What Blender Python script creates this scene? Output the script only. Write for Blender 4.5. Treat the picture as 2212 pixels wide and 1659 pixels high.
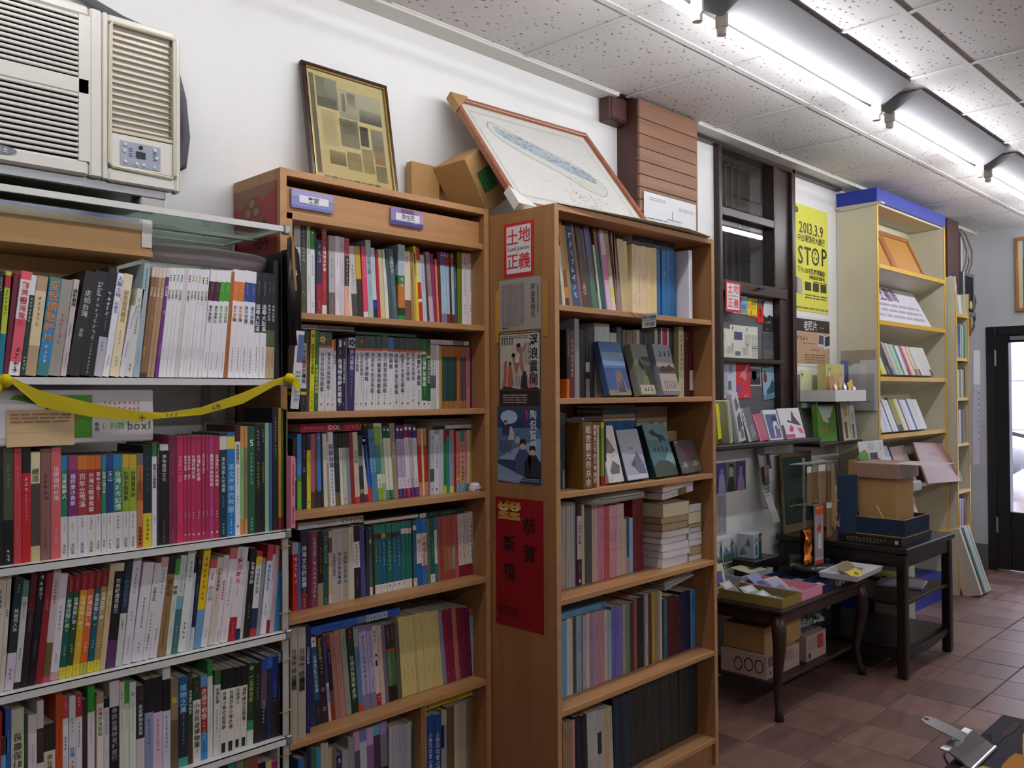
import bpy, math, random
from mathutils import Matrix, Vector, Euler
from math import radians as R, sin, cos, pi
# ------------------------------------------------------------------ reset
for o in list(bpy.data.objects): bpy.data.objects.remove(o)
S = bpy.context.scene
COL = S.collection
random.seed(7)
# ------------------------------------------------------------------ camera, world, exposure
CZ = 1.37
cd = bpy.data.cameras.new('camera'); cam = bpy.data.objects.new('camera', cd); COL.objects.link(cam)
yaw, pitch, roll = 0.795842979, 0.0121870195, -0.00612713968
fw = Vector((sin(yaw)*cos(pitch), cos(yaw)*cos(pitch), sin(pitch)))
rt = Vector((cos(yaw), -sin(yaw), 0)); up = rt.cross(fw)
r_ = rt*cos(roll)+up*sin(roll); u_ = -rt*sin(roll)+up*cos(roll)
m = Matrix((r_, u_, -fw)).transposed().to_4x4(); m.translation = (0, 0, CZ)
cam.matrix_world = m
cd.sensor_width = 36; cd.lens = 1882.067/2212*36; cd.clip_start = .02; cd.clip_end = 60
S.camera = cam
wd = bpy.data.worlds.new('daylight'); S.world = wd; wd.use_nodes = True
bgn = wd.node_tree.nodes['Background']; bgn.inputs[0].default_value = (.80, .82, 1, 1); bgn.inputs[1].default_value = 7.0
S.view_settings.view_transform = 'Standard'; S.view_settings.look = 'None'
S.view_settings.exposure = 0.12; S.view_settings.gamma = 1; S.view_settings.use_curve_mapping = False
S.cycles.use_denoising = True
S.cycles.max_bounces = 8; S.cycles.diffuse_bounces = 5; S.cycles.glossy_bounces = 3; S.cycles.transmission_bounces = 6; S.cycles.transparent_max_bounces = 8
S.cycles.sample_clamp_indirect = 6; S.cycles.caustics_reflective = False; S.cycles.caustics_refractive = False
TUBE = 44.0      # emission of the fluorescent tubes
# ------------------------------------------------------------------ colour
def lin(h):
    if isinstance(h, tuple): return h
    if len(h) == 3: h = ''.join(c*2 for c in h)
    o = []
    for i in (0, 2, 4):
        v = int(h[i:i+2], 16)/255
        o.append(v/12.92 if v <= .04045 else ((v+.055)/1.055)**2.4)
    return (o[0], o[1], o[2], 1)
# ------------------------------------------------------------------ materials
M = {}
def nodes(name):
    mt = bpy.data.materials.new(name); mt.use_nodes = True
    nt = mt.node_tree; b = nt.nodes['Principled BSDF']; M[name] = mt
    return nt, b
def N(nt, t, **kw):
    n = nt.nodes.new(t)
    for k, v in kw.items():
        if isinstance(k, str) and hasattr(n, k): setattr(n, k, v)
    return n
def plain(name, col, rough=.5, metal=0, spec=.5, var=0, scale=20, bump=0):
    nt, b = nodes(name)
    b.inputs['Base Color'].default_value = lin(col); b.inputs['Roughness'].default_value = rough
    b.inputs['Metallic'].default_value = metal; b.inputs['Specular IOR Level'].default_value = spec
    if var or bump:
        g = N(nt, 'ShaderNodeNewGeometry'); n = N(nt, 'ShaderNodeTexNoise'); n.inputs['Scale'].default_value = scale; n.inputs['Detail'].default_value = 4
        nt.links.new(g.outputs['Position'], n.inputs['Vector'])
        if var:
            mr = N(nt, 'ShaderNodeMapRange'); mr.inputs['From Min'].default_value = .25; mr.inputs['From Max'].default_value = .75
            mr.inputs['To Min'].default_value = 1-var; mr.inputs['To Max'].default_value = 1+var*.5
            mx = N(nt, 'ShaderNodeMix', data_type='RGBA', blend_type='MULTIPLY'); mx.inputs[0].default_value = 1
            mx.inputs[6].default_value = lin(col)
            nt.links.new(n.outputs[0], mr.inputs[0]); nt.links.new(mr.outputs[0], mx.inputs[7]); nt.links.new(mx.outputs[2], b.inputs['Base Color'])
        if bump:
            bp = N(nt, 'ShaderNodeBump'); bp.inputs['Strength'].default_value = bump; bp.inputs['Distance'].default_value = .003
            nt.links.new(n.outputs[0], bp.inputs['Height']); nt.links.new(bp.outputs[0], b.inputs['Normal'])
    return M[name]
def attr(name, rough, spec=.5, coat=0, metal=0):
    nt, b = nodes(name)
    a = N(nt, 'ShaderNodeAttribute'); a.attribute_name = 'col'
    nt.links.new(a.outputs['Color'], b.inputs['Base Color'])
    b.inputs['Roughness'].default_value = rough; b.inputs['Specular IOR Level'].default_value = spec
    b.inputs['Coat Weight'].default_value = coat; b.inputs['Metallic'].default_value = metal
attr('print', .42, .4); attr('matte', .8, .2); attr('satin', .35, .5); attr('gloss', .12, .5, .5); attr('metal', .3, .5, 0, 1)
def wood(name, ca, cb, axis, rough=.45, scale=9, stretch=.06, coat=0):
    nt, b = nodes(name)
    g = N(nt, 'ShaderNodeNewGeometry'); mp = N(nt, 'ShaderNodeMapping')
    sc = [1, 1, 1]; sc[axis] = stretch; mp.inputs['Scale'].default_value = sc
    n1 = N(nt, 'ShaderNodeTexNoise'); n1.inputs['Scale'].default_value = scale*4; n1.inputs['Detail'].default_value = 5; n1.inputs['Distortion'].default_value = .6
    cr = N(nt, 'ShaderNodeValToRGB'); cr.color_ramp.elements[0].position = .32; cr.color_ramp.elements[1].position = .68
    cr.color_ramp.elements[0].color = lin(ca); cr.color_ramp.elements[1].color = lin(cb)
    nt.links.new(g.outputs['Position'], mp.inputs[0]); nt.links.new(mp.outputs[0], n1.inputs['Vector']); nt.links.new(n1.outputs[0], cr.inputs[0]); nt.links.new(cr.outputs[0], b.inputs['Base Color'])
    b.inputs['Roughness'].default_value = rough; b.inputs['Coat Weight'].default_value = coat
    return M[name]
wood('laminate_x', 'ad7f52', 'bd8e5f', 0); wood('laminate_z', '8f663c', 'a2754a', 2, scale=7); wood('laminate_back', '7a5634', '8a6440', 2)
wood('dark_wood', '2a1a16', '3a2620', 0, .35); wood('dark_wood_z', '261815', '35231e', 2, .35); wood('plank_wood', '7a5640', '94694e', 0, .6, 6, .05)
wood('black_wood', '14100f', '221a18', 0, .3); wood('black_wood_z', '130f0e', '201816', 2, .3); wood('frame_wood', '8a5238', '9c6246', 0, .35)
wood('oak_frame', '9a6434', 'b07a44', 2, .4); wood('newspaper_frame', '2e1a14', '3c241c', 2, .25)
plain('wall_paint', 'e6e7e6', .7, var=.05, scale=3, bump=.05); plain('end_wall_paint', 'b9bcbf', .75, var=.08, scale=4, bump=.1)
plain('grid_metal', 'c9c9c8', .5); plain('trim_paint', 'd6d6ce', .55, var=.05, scale=8)
plain('rack_white', 'dcdcda', .4, var=.06, scale=40); plain('rack_grey', 'b4b2ac', .5, var=.12, scale=30)
plain('ac_plastic', 'd9d6cd', .28, var=.03, scale=10); plain('ac_beige', 'cdc4ae', .4); plain('ac_dark', '1f1b18', .6); plain('lamp_white', '86878a', .45)
plain('cardboard', 'a98455', .75, var=.10, scale=12); plain('kraft', 'b08a58', .75, var=.06, scale=15); plain('black_hole', '050505', .9)
plain('steel', 'c4c6ca', .22, 1, var=.05, scale=60); plain('grey_steel', '9a9c9e', .35, .8); plain('foam_grey', '5a5c60', .8)
plain('laminate_cream', 'cfcab2', .45, var=.05, scale=6); plain('display_blue', '2238a0', .45); plain('display_yellow', 'd8ac2c', .45)
plain('brown_paint', '4a2a24', .5, var=.12, scale=10, bump=.1); plain('door_black', '131216', .35); plain('grout', '93877f', .9, var=.2, scale=30)
plain('pages', 'd9d0bd', .85, var=.06, scale=300); plain('glass_edge', '7f9a90', .1)
nt, b = nodes('tube'); b.inputs['Base Color'].default_value = (0, 0, 0, 1); b.inputs['Emission Color'].default_value = (.98, .97, 1, 1); b.inputs['Emission Strength'].default_value = TUBE
def glass(name, col, rough=.01, tint=.96, f0=1.5):
    """thin sheet: see-through with a Fresnel reflection"""
    mt = bpy.data.materials.new(name); mt.use_nodes = True; M[name] = mt; nt = mt.node_tree
    nt.nodes.remove(nt.nodes['Principled BSDF']); out = nt.nodes['Material Output']
    t = N(nt, 'ShaderNodeBsdfTransparent'); c = lin(col); t.inputs[0].default_value = (c[0], c[1], c[2], 1)
    gl = N(nt, 'ShaderNodeBsdfGlossy'); gl.inputs['Roughness'].default_value = rough
    lw = N(nt, 'ShaderNodeLayerWeight'); lw.inputs['Blend'].default_value = .5; pw = N(nt, 'ShaderNodeMath', operation='POWER'); pw.inputs[1].default_value = 5; nt.links.new(lw.outputs['Facing'], pw.inputs[0]); fr = N(nt, 'ShaderNodeMath', operation='MULTIPLY_ADD'); fr.inputs[1].default_value = .9; fr.inputs[2].default_value = .045; nt.links.new(pw.outputs[0], fr.inputs[0]); mx = N(nt, 'ShaderNodeMixShader')
    nt.links.new(fr.outputs[0], mx.inputs[0]); nt.links.new(t.outputs[0], mx.inputs[1]); nt.links.new(gl.outputs[0], mx.inputs[2]); nt.links.new(mx.outputs[0], out.inputs['Surface'])
glass('pane_glass', 'ffffff'); glass('shelf_glass', 'dfeee6'); glass('clear_plastic', 'f4f4f4', .12)
# thin wrapping film: mostly see-through with a sheen
nt, b = nodes('film'); b.inputs['Base Color'].default_value = lin('e8e6ea'); b.inputs['Roughness'].default_value = .15; b.inputs['Alpha'].default_value = .32
n = N(nt, 'ShaderNodeTexNoise'); n.inputs['Scale'].default_value = 60; bp = N(nt, 'ShaderNodeBump'); bp.inputs['Strength'].default_value = .6; bp.inputs['Distance'].default_value = .004
nt.links.new(n.outputs[0], bp.inputs['Height']); nt.links.new(bp.outputs[0], b.inputs['Normal'])
nt, b = nodes('bubble_film'); b.inputs['Base Color'].default_value = lin('a79aa2'); b.inputs['Roughness'].default_value = .2; b.inputs['Alpha'].default_value = .8
v = N(nt, 'ShaderNodeTexVoronoi'); v.inputs['Scale'].default_value = 130; bp = N(nt, 'ShaderNodeBump'); bp.inputs['Strength'].default_value = .7; bp.inputs['Distance'].default_value = .004
nt.links.new(v.outputs[0], bp.inputs['Height']); nt.links.new(bp.outputs[0], b.inputs['Normal'])
# fissured mineral-fibre ceiling tile
nt, b = nodes('ceiling_tile')
g = N(nt, 'ShaderNodeNewGeometry'); mp = N(nt, 'ShaderNodeMapping'); mp.inputs['Scale'].default_value = (28, 62, 1); mp.inputs['Rotation'].default_value = (0, 0, .5)
v = N(nt, 'ShaderNodeTexVoronoi'); v.inputs['Scale'].default_value = 1; v.inputs['Randomness'].default_value = 1; v.voronoi_dimensions = '2D'
n0 = N(nt, 'ShaderNodeTexNoise'); n0.inputs['Scale'].default_value = 14; va = N(nt, 'ShaderNodeVectorMath', operation='MULTIPLY_ADD')
va.inputs[1].default_value = (.03, .03, 0)
nt.links.new(g.outputs['Position'], n0.inputs['Vector']); nt.links.new(n0.outputs['Color'], va.inputs[0]); nt.links.new(g.outputs['Position'], va.inputs[2])
nt.links.new(va.outputs[0], mp.inputs[0]); nt.links.new(mp.outputs[0], v.inputs['Vector'])
sp = N(nt, 'ShaderNodeSeparateColor'); nt.links.new(v.outputs['Color'], sp.inputs[0])
gt = N(nt, 'ShaderNodeMath', operation='MULTIPLY_ADD'); gt.inputs[1].default_value = .55; gt.inputs[2].default_value = -.30; nt.links.new(sp.outputs[0], gt.inputs[0])
lt = N(nt, 'ShaderNodeMath', operation='LESS_THAN'); nt.links.new(v.outputs['Distance'], lt.inputs[0]); nt.links.new(gt.outputs[0], lt.inputs[1])
mx = N(nt, 'ShaderNodeMix', data_type='RGBA'); mx.inputs[6].default_value = lin('d2d0cf'); mx.inputs[7].default_value = lin('86807c')
nt.links.new(lt.outputs[0], mx.inputs[0]); nt.links.new(mx.outputs[2], b.inputs['Base Color']); b.inputs['Roughness'].default_value = .9
bp = N(nt, 'ShaderNodeBump'); bp.inputs['Strength'].default_value = .25; bp.inputs['Distance'].default_value = .002; bp.invert = True
nt.links.new(lt.outputs[0], bp.inputs['Height']); nt.links.new(bp.outputs[0], b.inputs['Normal'])
# terracotta floor tile, each tile a slightly different tone
nt, b = nodes('floor_tile')
oi = N(nt, 'ShaderNodeObjectInfo'); cr = N(nt, 'ShaderNodeValToRGB')
cr.color_ramp.elements[0].color = lin('6c504c'); cr.color_ramp.elements[1].color = lin('8c6a60')
e = cr.color_ramp.elements.new(.5); e.color = lin('7c5e56')
g = N(nt, 'ShaderNodeNewGeometry'); n1 = N(nt, 'ShaderNodeTexNoise'); n1.inputs['Scale'].default_value = 7; n1.inputs['Detail'].default_value = 6
mp = N(nt, 'ShaderNodeMapping'); mp.inputs['Scale'].default_value = (1, 3, 1)
nt.links.new(g.outputs['Position'], mp.inputs[0]); nt.links.new(mp.outputs[0], n1.inputs['Vector'])
mr = N(nt, 'ShaderNodeMapRange'); mr.inputs['From Min'].default_value = .3; mr.inputs['From Max'].default_value = .7; mr.inputs['To Min'].default_value = .75; mr.inputs['To Max'].default_value = 1.12
mx = N(nt, 'ShaderNodeMix', data_type='RGBA', blend_type='MULTIPLY'); mx.inputs[0].default_value = 1
nt.links.new(oi.outputs['Random'], cr.inputs[0]); nt.links.new(cr.outputs[0], mx.inputs[6]); nt.links.new(n1.outputs[0], mr.inputs[0]); nt.links.new(mr.outputs[0], mx.inputs[7]); nt.links.new(mx.outputs[2], b.inputs['Base Color'])
mr2 = N(nt, 'ShaderNodeMapRange'); mr2.inputs['To Min'].default_value = .28; mr2.inputs['To Max'].default_value = .5; nt.links.new(n1.outputs[0], mr2.inputs[0]); nt.links.new(mr2.outputs[0], b.inputs['Roughness'])
bp = N(nt, 'ShaderNodeBump'); bp.inputs['Strength'].default_value = .25; bp.inputs['Distance'].default_value = .004; nt.links.new(n1.outputs[0], bp.inputs['Height']); nt.links.new(bp.outputs[0], b.inputs['Normal'])
# ------------------------------------------------------------------ mesh building
class MB:
    def __init__(s): s.v = []; s.f = []; s.c = []; s.sm = False
    def quad(s, a, b, c, d, col='fff'):
        n = len(s.v); s.v += [a, b, c, d]; s.f.append((n, n+1, n+2, n+3)); s.c.append(lin(col)); return s
    def poly(s, pts, col='fff'):
        n = len(s.v); s.v += list(pts); s.f.append(tuple(range(n, n+len(pts)))); s.c.append(lin(col)); return s
    def mesh(s, vs, fs, col='fff'):
        n = len(s.v); s.v += list(vs); c = lin(col)
        for f in fs: s.f.append(tuple(i+n for i in f)); s.c.append(c)
        return s
    def box(s, x0, y0, z0, x1, y1, z1, col='fff', bev=0):
        if bev:
            b = min(bev, (x1-x0)/2.1, (y1-y0)/2.1, (z1-z0)/2.1); vs = []; idx = {}
            for i, X in enumerate((x0, x1)):
                for j, Y in enumerate((y0, y1)):
                    for k, Z in enumerate((z0, z1)):
                        sx, sy, sz = (b if not i else -b), (b if not j else -b), (b if not k else -b)
                        for a, p in enumerate(((X, Y+sy, Z+sz), (X+sx, Y, Z+sz), (X+sx, Y+sy, Z))):
                            idx[i, j, k, a] = len(vs); vs.append(p)
            fs = []
            for i in (0, 1):
                q = [idx[i, j, k, 0] for j, k in ((0, 0), (0, 1), (1, 1), (1, 0))]; fs.append(q if not i else q[::-1])
                q = [idx[j, i, k, 1] for j, k in ((0, 0), (1, 0), (1, 1), (0, 1))]; fs.append(q if not i else q[::-1])
                q = [idx[j, k, i, 2] for j, k in ((0, 0), (0, 1), (1, 1), (1, 0))]; fs.append(q if not i else q[::-1])
            for a in (0, 1):
                for c in (0, 1):
                    fs.append([idx[a, c, 0, 0], idx[a, c, 1, 0], idx[a, c, 1, 1], idx[a, c, 0, 1]])
                    fs.append([idx[a, 0, c, 0], idx[a, 1, c, 0], idx[a, 1, c, 2], idx[a, 0, c, 2]])
                    fs.append([idx[0, a, c, 1], idx[1, a, c, 1], idx[1, a, c, 2], idx[0, a, c, 2]])
                    for k in (0, 1): fs.append([idx[a, c, k, 0], idx[a, c, k, 1], idx[a, c, k, 2]])
            return s.mesh(vs, fs, col)
        vs = [(x0, y0, z0), (x1, y0, z0), (x1, y1, z0), (x0, y1, z0), (x0, y0, z1), (x1, y0, z1), (x1, y1, z1), (x0, y1, z1)]
        return s.mesh(vs, [(0, 3, 2, 1), (4, 5, 6, 7), (0, 1, 5, 4), (1, 2, 6, 5), (2, 3, 7, 6), (3, 0, 4, 7)], col)
    def tube(s, pts, r, n=8, col='fff', caps=True):
        pts = [Vector(p) for p in pts]; rs = r if isinstance(r, (list, tuple)) else [r]*len(pts); b = len(s.v)
        for i, p in enumerate(pts):
            t = (pts[min(i+1, len(pts)-1)]-pts[max(i-1, 0)]).normalized()
            a = t.cross(Vector((0, 0, 1))) if abs(t.z) < .9 else t.cross(Vector((1, 0, 0)))
            a.normalize(); c = t.cross(a)
            for k in range(n):
                q = p+(a*cos(2*pi*k/n)+c*sin(2*pi*k/n))*rs[i]; s.v.append(tuple(q))
        cl = lin(col)
        for i in range(len(pts)-1):
            for k in range(n):
                s.f.append((b+i*n+k, b+i*n+(k+1) % n, b+(i+1)*n+(k+1) % n, b+(i+1)*n+k)); s.c.append(cl)
        if caps:
            s.f.append(tuple(b+k for k in range(n))[::-1]); s.c.append(cl); e = b+(len(pts)-1)*n
            s.f.append(tuple(e+k for k in range(n))); s.c.append(cl)
        return s
    def lathe(s, prof, n=24, col='fff', center=(0, 0, 0)):
        b = len(s.v); cl = lin(col)
        for r, z in prof:
            for k in range(n): s.v.append((center[0]+r*cos(2*pi*k/n), center[1]+r*sin(2*pi*k/n), center[2]+z))
        for i in range(len(prof)-1):
            for k in range(n): s.f.append((b+i*n+k, b+i*n+(k+1) % n, b+(i+1)*n+(k+1) % n, b+(i+1)*n+k)); s.c.append(cl)
        s.f.append(tuple(b+k for k in range(n))[::-1]); s.c.append(cl)
        e = b+(len(prof)-1)*n; s.f.append(tuple(e+k for k in range(n))); s.c.append(cl)
        return s
    def prism(s, poly, z0, z1, col='fff', axis='z'):
        n = len(poly); P = lambda a, b, c: (a, b, c) if axis == 'z' else ((a, c, b) if axis == 'y' else (c, a, b))
        vs = [P(x, y, z0) for x, y in poly]+[P(x, y, z1) for x, y in poly]
        fs = [tuple(range(n))[::-1], tuple(range(n, 2*n))]+[(i, (i+1) % n, n+(i+1) % n, n+i) for i in range(n)]
        return s.mesh(vs, fs, col)
    def me(s, name, mats):
        d = bpy.data.meshes.new(name); d.from_pydata(s.v, [], s.f)
        a = d.attributes.new('col', 'FLOAT_COLOR', 'FACE')
        flat = [x for c in s.c for x in c]; a.data.foreach_set('color', flat)
        for q in (mats if isinstance(mats, (list, tuple)) else [mats]): d.materials.append(M[q])
        if s.sm: d.polygons.foreach_set('use_smooth', [True]*len(d.polygons))
        return d
    def build(s, name, mat='matte', parent=None, loc=(0, 0, 0), rot=(0, 0, 0)):
        return link(name, s.me(name, mat), parent, loc, rot)
def link(name, data, parent=None, loc=(0, 0, 0), rot=(0, 0, 0)):
    o = bpy.data.objects.new(name, data); COL.objects.link(o); o.location = loc; o.rotation_euler = rot
    if parent: o.parent = parent
    return o
def tag(o, label, cat, group=None):
    o['label'] = label; o['category'] = cat
    if group: o['group'] = group
    return o
def thing(name, label, cat, loc=(0, 0, 0), rot=(0, 0, 0), group=None): return tag(link(name, None, None, loc, rot), label, cat, group)
def struct(o): o['kind'] = 'structure'; return o
def bx(*a, **k): return MB().box(*a, **k)
# ------------------------------------------------------------------ lettering: glyph outlines cached as meshes
GL = {}
def prime(chars):
    for ch in chars:
        if ch in GL: continue
        c = bpy.data.curves.new('glyph', 'FONT'); c.body = ch; c.size = 1; c.resolution_u = 2; c.fill_mode = 'FRONT'; c.offset = .012
        o = bpy.data.objects.new('glyph', c); COL.objects.link(o); GL[ch] = o
    dg = bpy.context.evaluated_depsgraph_get()
    for ch in list(GL):
        o = GL[ch]
        if isinstance(o, tuple): continue
        me = bpy.data.meshes.new_from_object(o.evaluated_get(dg))
        vs = [(v.co.x, v.co.y) for v in me.vertices]; fs = [tuple(p.vertices) for p in me.polygons]
        cur = o.data; bpy.data.objects.remove(o); bpy.data.curves.remove(cur); bpy.data.meshes.remove(me)
        if vs:
            x0 = min(v[0] for v in vs); x1 = max(v[0] for v in vs); y0 = min(v[1] for v in vs); y1 = max(v[1] for v in vs)
        else: x0 = x1 = y0 = y1 = 0
        GL[ch] = (vs, fs, x0, x1, y0, y1)
SHAPES = {'◆': [[(0, -.5), (.35, 0), (0, .5), (-.35, 0)]], '●': [[(.4*cos(a*pi/5), .4*sin(a*pi/5)) for a in range(10)]], '▲': [[(-.4, -.35), (.4, -.35), (0, .4)]],
 '◤': [[(-.35, -.45), (-.1, -.1), (.35, .45), (-.35, .45)], [(-.3, -.5), (.3, -.5), (.3, -.44), (-.3, -.44)]], '▮': [[(-.4, -.9), (.4, -.9), (.4, .9), (-.4, .9)]],
 '◻': [[(-.4, -.4), (.4, -.4), (.4, .4), (-.4, .4)]], '◣': [[(-.4, -.5), (.5, .5), (.0, .45)]], '^': [[(-.45, -.3), (-.3, -.3), (0, .2), (0, .4)], [(.45, -.3), (.3, -.3), (0, .2), (0, .4)]],
 'v': [[(-.45, .3), (-.3, .3), (0, -.2), (0, -.4)], [(.45, .3), (.3, .3), (0, -.2), (0, -.4)]],
 '♟': [[(.3*cos(a*pi/4), .35+.2*sin(a*pi/4)) for a in range(8)], [(-.4, -.5), (.4, -.5), (.15, .2), (-.15, .2)]],
 '○': [[(cos(a)*.45, sin(a)*.45), (cos(b)*.45, sin(b)*.45), (cos(b)*.3, sin(b)*.3), (cos(a)*.3, sin(a)*.3)] for a, b in [(k*pi/5, (k+1)*pi/5) for k in range(10)]],
 '✿': [[(.33*cos(k*1.2566)+.24*cos(a*pi/3), .33*sin(k*1.2566)+.24*sin(a*pi/3)) for a in range(6)] for k in range(5)]}
SHAPES['◯'] = SHAPES['○']; SHAPES['◉'] = SHAPES['○']+[[(.15*cos(a*pi/4), .15*sin(a*pi/4)) for a in range(8)]]
class Pr:
    """flat print on a plane x (right), z (up), facing -y"""
    def __init__(s, y=-.0006): s.m = MB(); s.y = y
    def poly(s, pts, col, lift=0): s.m.poly([(a, s.y-lift, b) for a, b in pts], col); return s
    def rect(s, x0, z0, x1, z1, col, lift=0): return s.poly([(x0, z0), (x1, z0), (x1, z1), (x0, z1)], col, lift)
    def glyph(s, ch, cx, cz, size, col, rot=0, lift=.0004):
        ca, sa = cos(rot), sin(rot); y = s.y-lift
        if ch in SHAPES:
            for pl in SHAPES[ch]: s.m.poly([(cx+(a*ca-b*sa)*size, y, cz+(a*sa+b*ca)*size) for a, b in pl], col)
            return
        if ch == '~':
            for k in range(5):
                a = random.uniform(-.42, 0); b = random.uniform(-.4, .32); w = random.uniform(.3, .5) if k else .12; h = .08 if k else random.uniform(.5, .75)
                if not k: b = -h/2; a = random.uniform(-.2, .1)
                pts = [(a, b), (a+w, b), (a+w, b+h), (a, b+h)]
                s.m.poly([(cx+(p*ca-q*sa)*size, y, cz+(p*sa+q*ca)*size) for p, q in pts], col)
            return
        if ch not in GL: prime({ch})
        vs, fs, x0, x1, y0, y1 = GL[ch]
        if not vs: return
        mxs = (x0+x1)/2; mzs = .36
        if ord(ch) > 0x2000: mzs = (y0+y1)/2
        s.m.mesh([(cx+((a-mxs)*ca-(b-mzs)*sa)*size, y, cz+((a-mxs)*sa+(b-mzs)*ca)*size) for a, b in vs], fs, col)
    def adv(s, ch): return .98 if ord(ch) > 0x2000 or ch == '~' else (max(.28, GL[ch][3]-GL[ch][2]+.09) if ch in GL and GL[ch][0] else .3)
    def line(s, txt, x, z, size, col, rot=0, lift=.0004, center=False):
        """horizontal text starting at x (baseline middle z)"""
        tw = sum(s.adv(c) for c in txt)*size; d = -tw/2 if center else 0
        for c in txt:
            a = s.adv(c)*size; s.glyph(c, x+(d+a/2)*cos(rot), z+(d+a/2)*sin(rot), size, col, rot, lift); d += a
        return s
    def col(s, txt, x, z, size, col, step=1.06, lift=.0004):
        """vertical text running down from z"""
        for i, c in enumerate(txt): s.glyph(c, x, z-size*(.5+i*step), size, col, 0, lift)
        return s
    def build(s, name='print', mat='print', parent=None): return s.m.build(name, mat, parent)
# ------------------------------------------------------------------ books: kind, x, width (0.1 mm), height, lean, forward, colours, texts
NAMEC = [('black', '141416'), ('black', '26262a'), ('charcoal', '3c3c3e'), ('grey', '7c7c7c'), ('light grey', 'a8a8a8'), ('pale grey', 'c6c6c6'), ('white', 'e4e2e6'), ('white', 'd8d8d8'), ('cream', 'd8ceb0'), ('cream', 'd0c07e'), ('beige', 'b8a888'), ('tan', 'a08660'), ('brown', '74521e'), ('brown', '6a5038'), ('dark brown', '3a2620'), ('maroon', '4c1c20'), ('maroon', '6b2030'), ('red', 'b02028'), ('red', 'c8302a'), ('crimson', 'b03060'), ('pink', 'd8708c'), ('pale pink', 'd4a8b0'), ('salmon', 'd88070'), ('dusty pink', 'a8706a'), ('orange', 'd07028'), ('yellow', 'e0cc22'), ('ochre', 'b08a2c'), ('olive', '6a6a30'), ('lime green', '8ab03a'), ('green', '4f9a3a'), ('green', '2f7f4a'), ('dark green', '1f4a34'), ('dark green', '2c312e'), ('pale green', 'c0d0b4'), ('teal', '1f6a6c'), ('turquoise', '3f9aa0'), ('pale blue', 'a8c4d4'), ('sky blue', '6a9cd0'), ('blue', '2a68b8'), ('dark blue', '1f4a86'), ('navy', '1c2446'), ('purple', '4a2a72'), ('lilac', '9a8ab0'), ('violet', '6c6ab4'), ('slate', '4f5f68'), ('blue grey', '8a9aa8'), ('mauve', '8a7080')]
NAMEC = [(n, lin(h)) for n, h in NAMEC]
def cname(h):
    c = lin(h); f = lambda v: v**.4545
    return min(NAMEC, key=lambda q: sum((f(a)-f(b))**2 for a, b in zip(c[:3], q[1][:3])))[0]
O1 = 'zeroth first second third fourth fifth sixth seventh eighth ninth tenth eleventh twelfth thirteenth fourteenth fifteenth sixteenth seventeenth eighteenth nineteenth'.split()
O2 = {2: ('twentieth', 'twenty'), 3: ('thirtieth', 'thirty'), 4: ('fortieth', 'forty'), 5: ('fiftieth', 'fifty')}
def ordn(i): return O1[i] if i < 20 else (O2[i//10][0] if i % 10 == 0 else O2[i//10][1]+'-'+O1[i % 10])
KN = {'P': ('paperback_book', 'paperback'), 'H': ('hardcover_book', 'hardcover'), 'B': ('booklet', 'booklet'), 'G': ('field_guide', 'field guide'), 'J': ('journal_volume', 'journal')}
SHELF = {'1': 'top shelf', '2': 'second shelf', '3': 'third shelf', '4': 'fourth shelf', '5': 'fifth shelf', '6': 'sixth shelf'}
CASE = {'white': ('white rack', 'brown bookcase'), 'mid': ('recessed bookcase', 'white rack'), 'right': ('projecting bookcase', 'postered panel')}
def parse_cols(c):
    p = c.split('/'); bands = []
    for q in p[1:]:
        k, v = q.split(':')
        if k[0] == 't': a, b = 100-float(k[1:]), 100
        elif k[0] == 'b': a, b = 0, float(k[1:])
        else:
            a, b = k[1:].split('-'); a, b = 100-float(b), 100-float(a)
        bands.append((k[0], a/100, b/100, v))
    return p[0], bands
def strips(base, bands):
    cuts = sorted({0, 1}|{x for _, a, b, _ in bands for x in (a, b)}); out = []
    for a, b in zip(cuts, cuts[1:]):
        md = (a+b)/2; col = base
        for _, p, q, v in bands:
            if p <= md <= q: col = v
        out.append((a, b, col))
    return out
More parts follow.
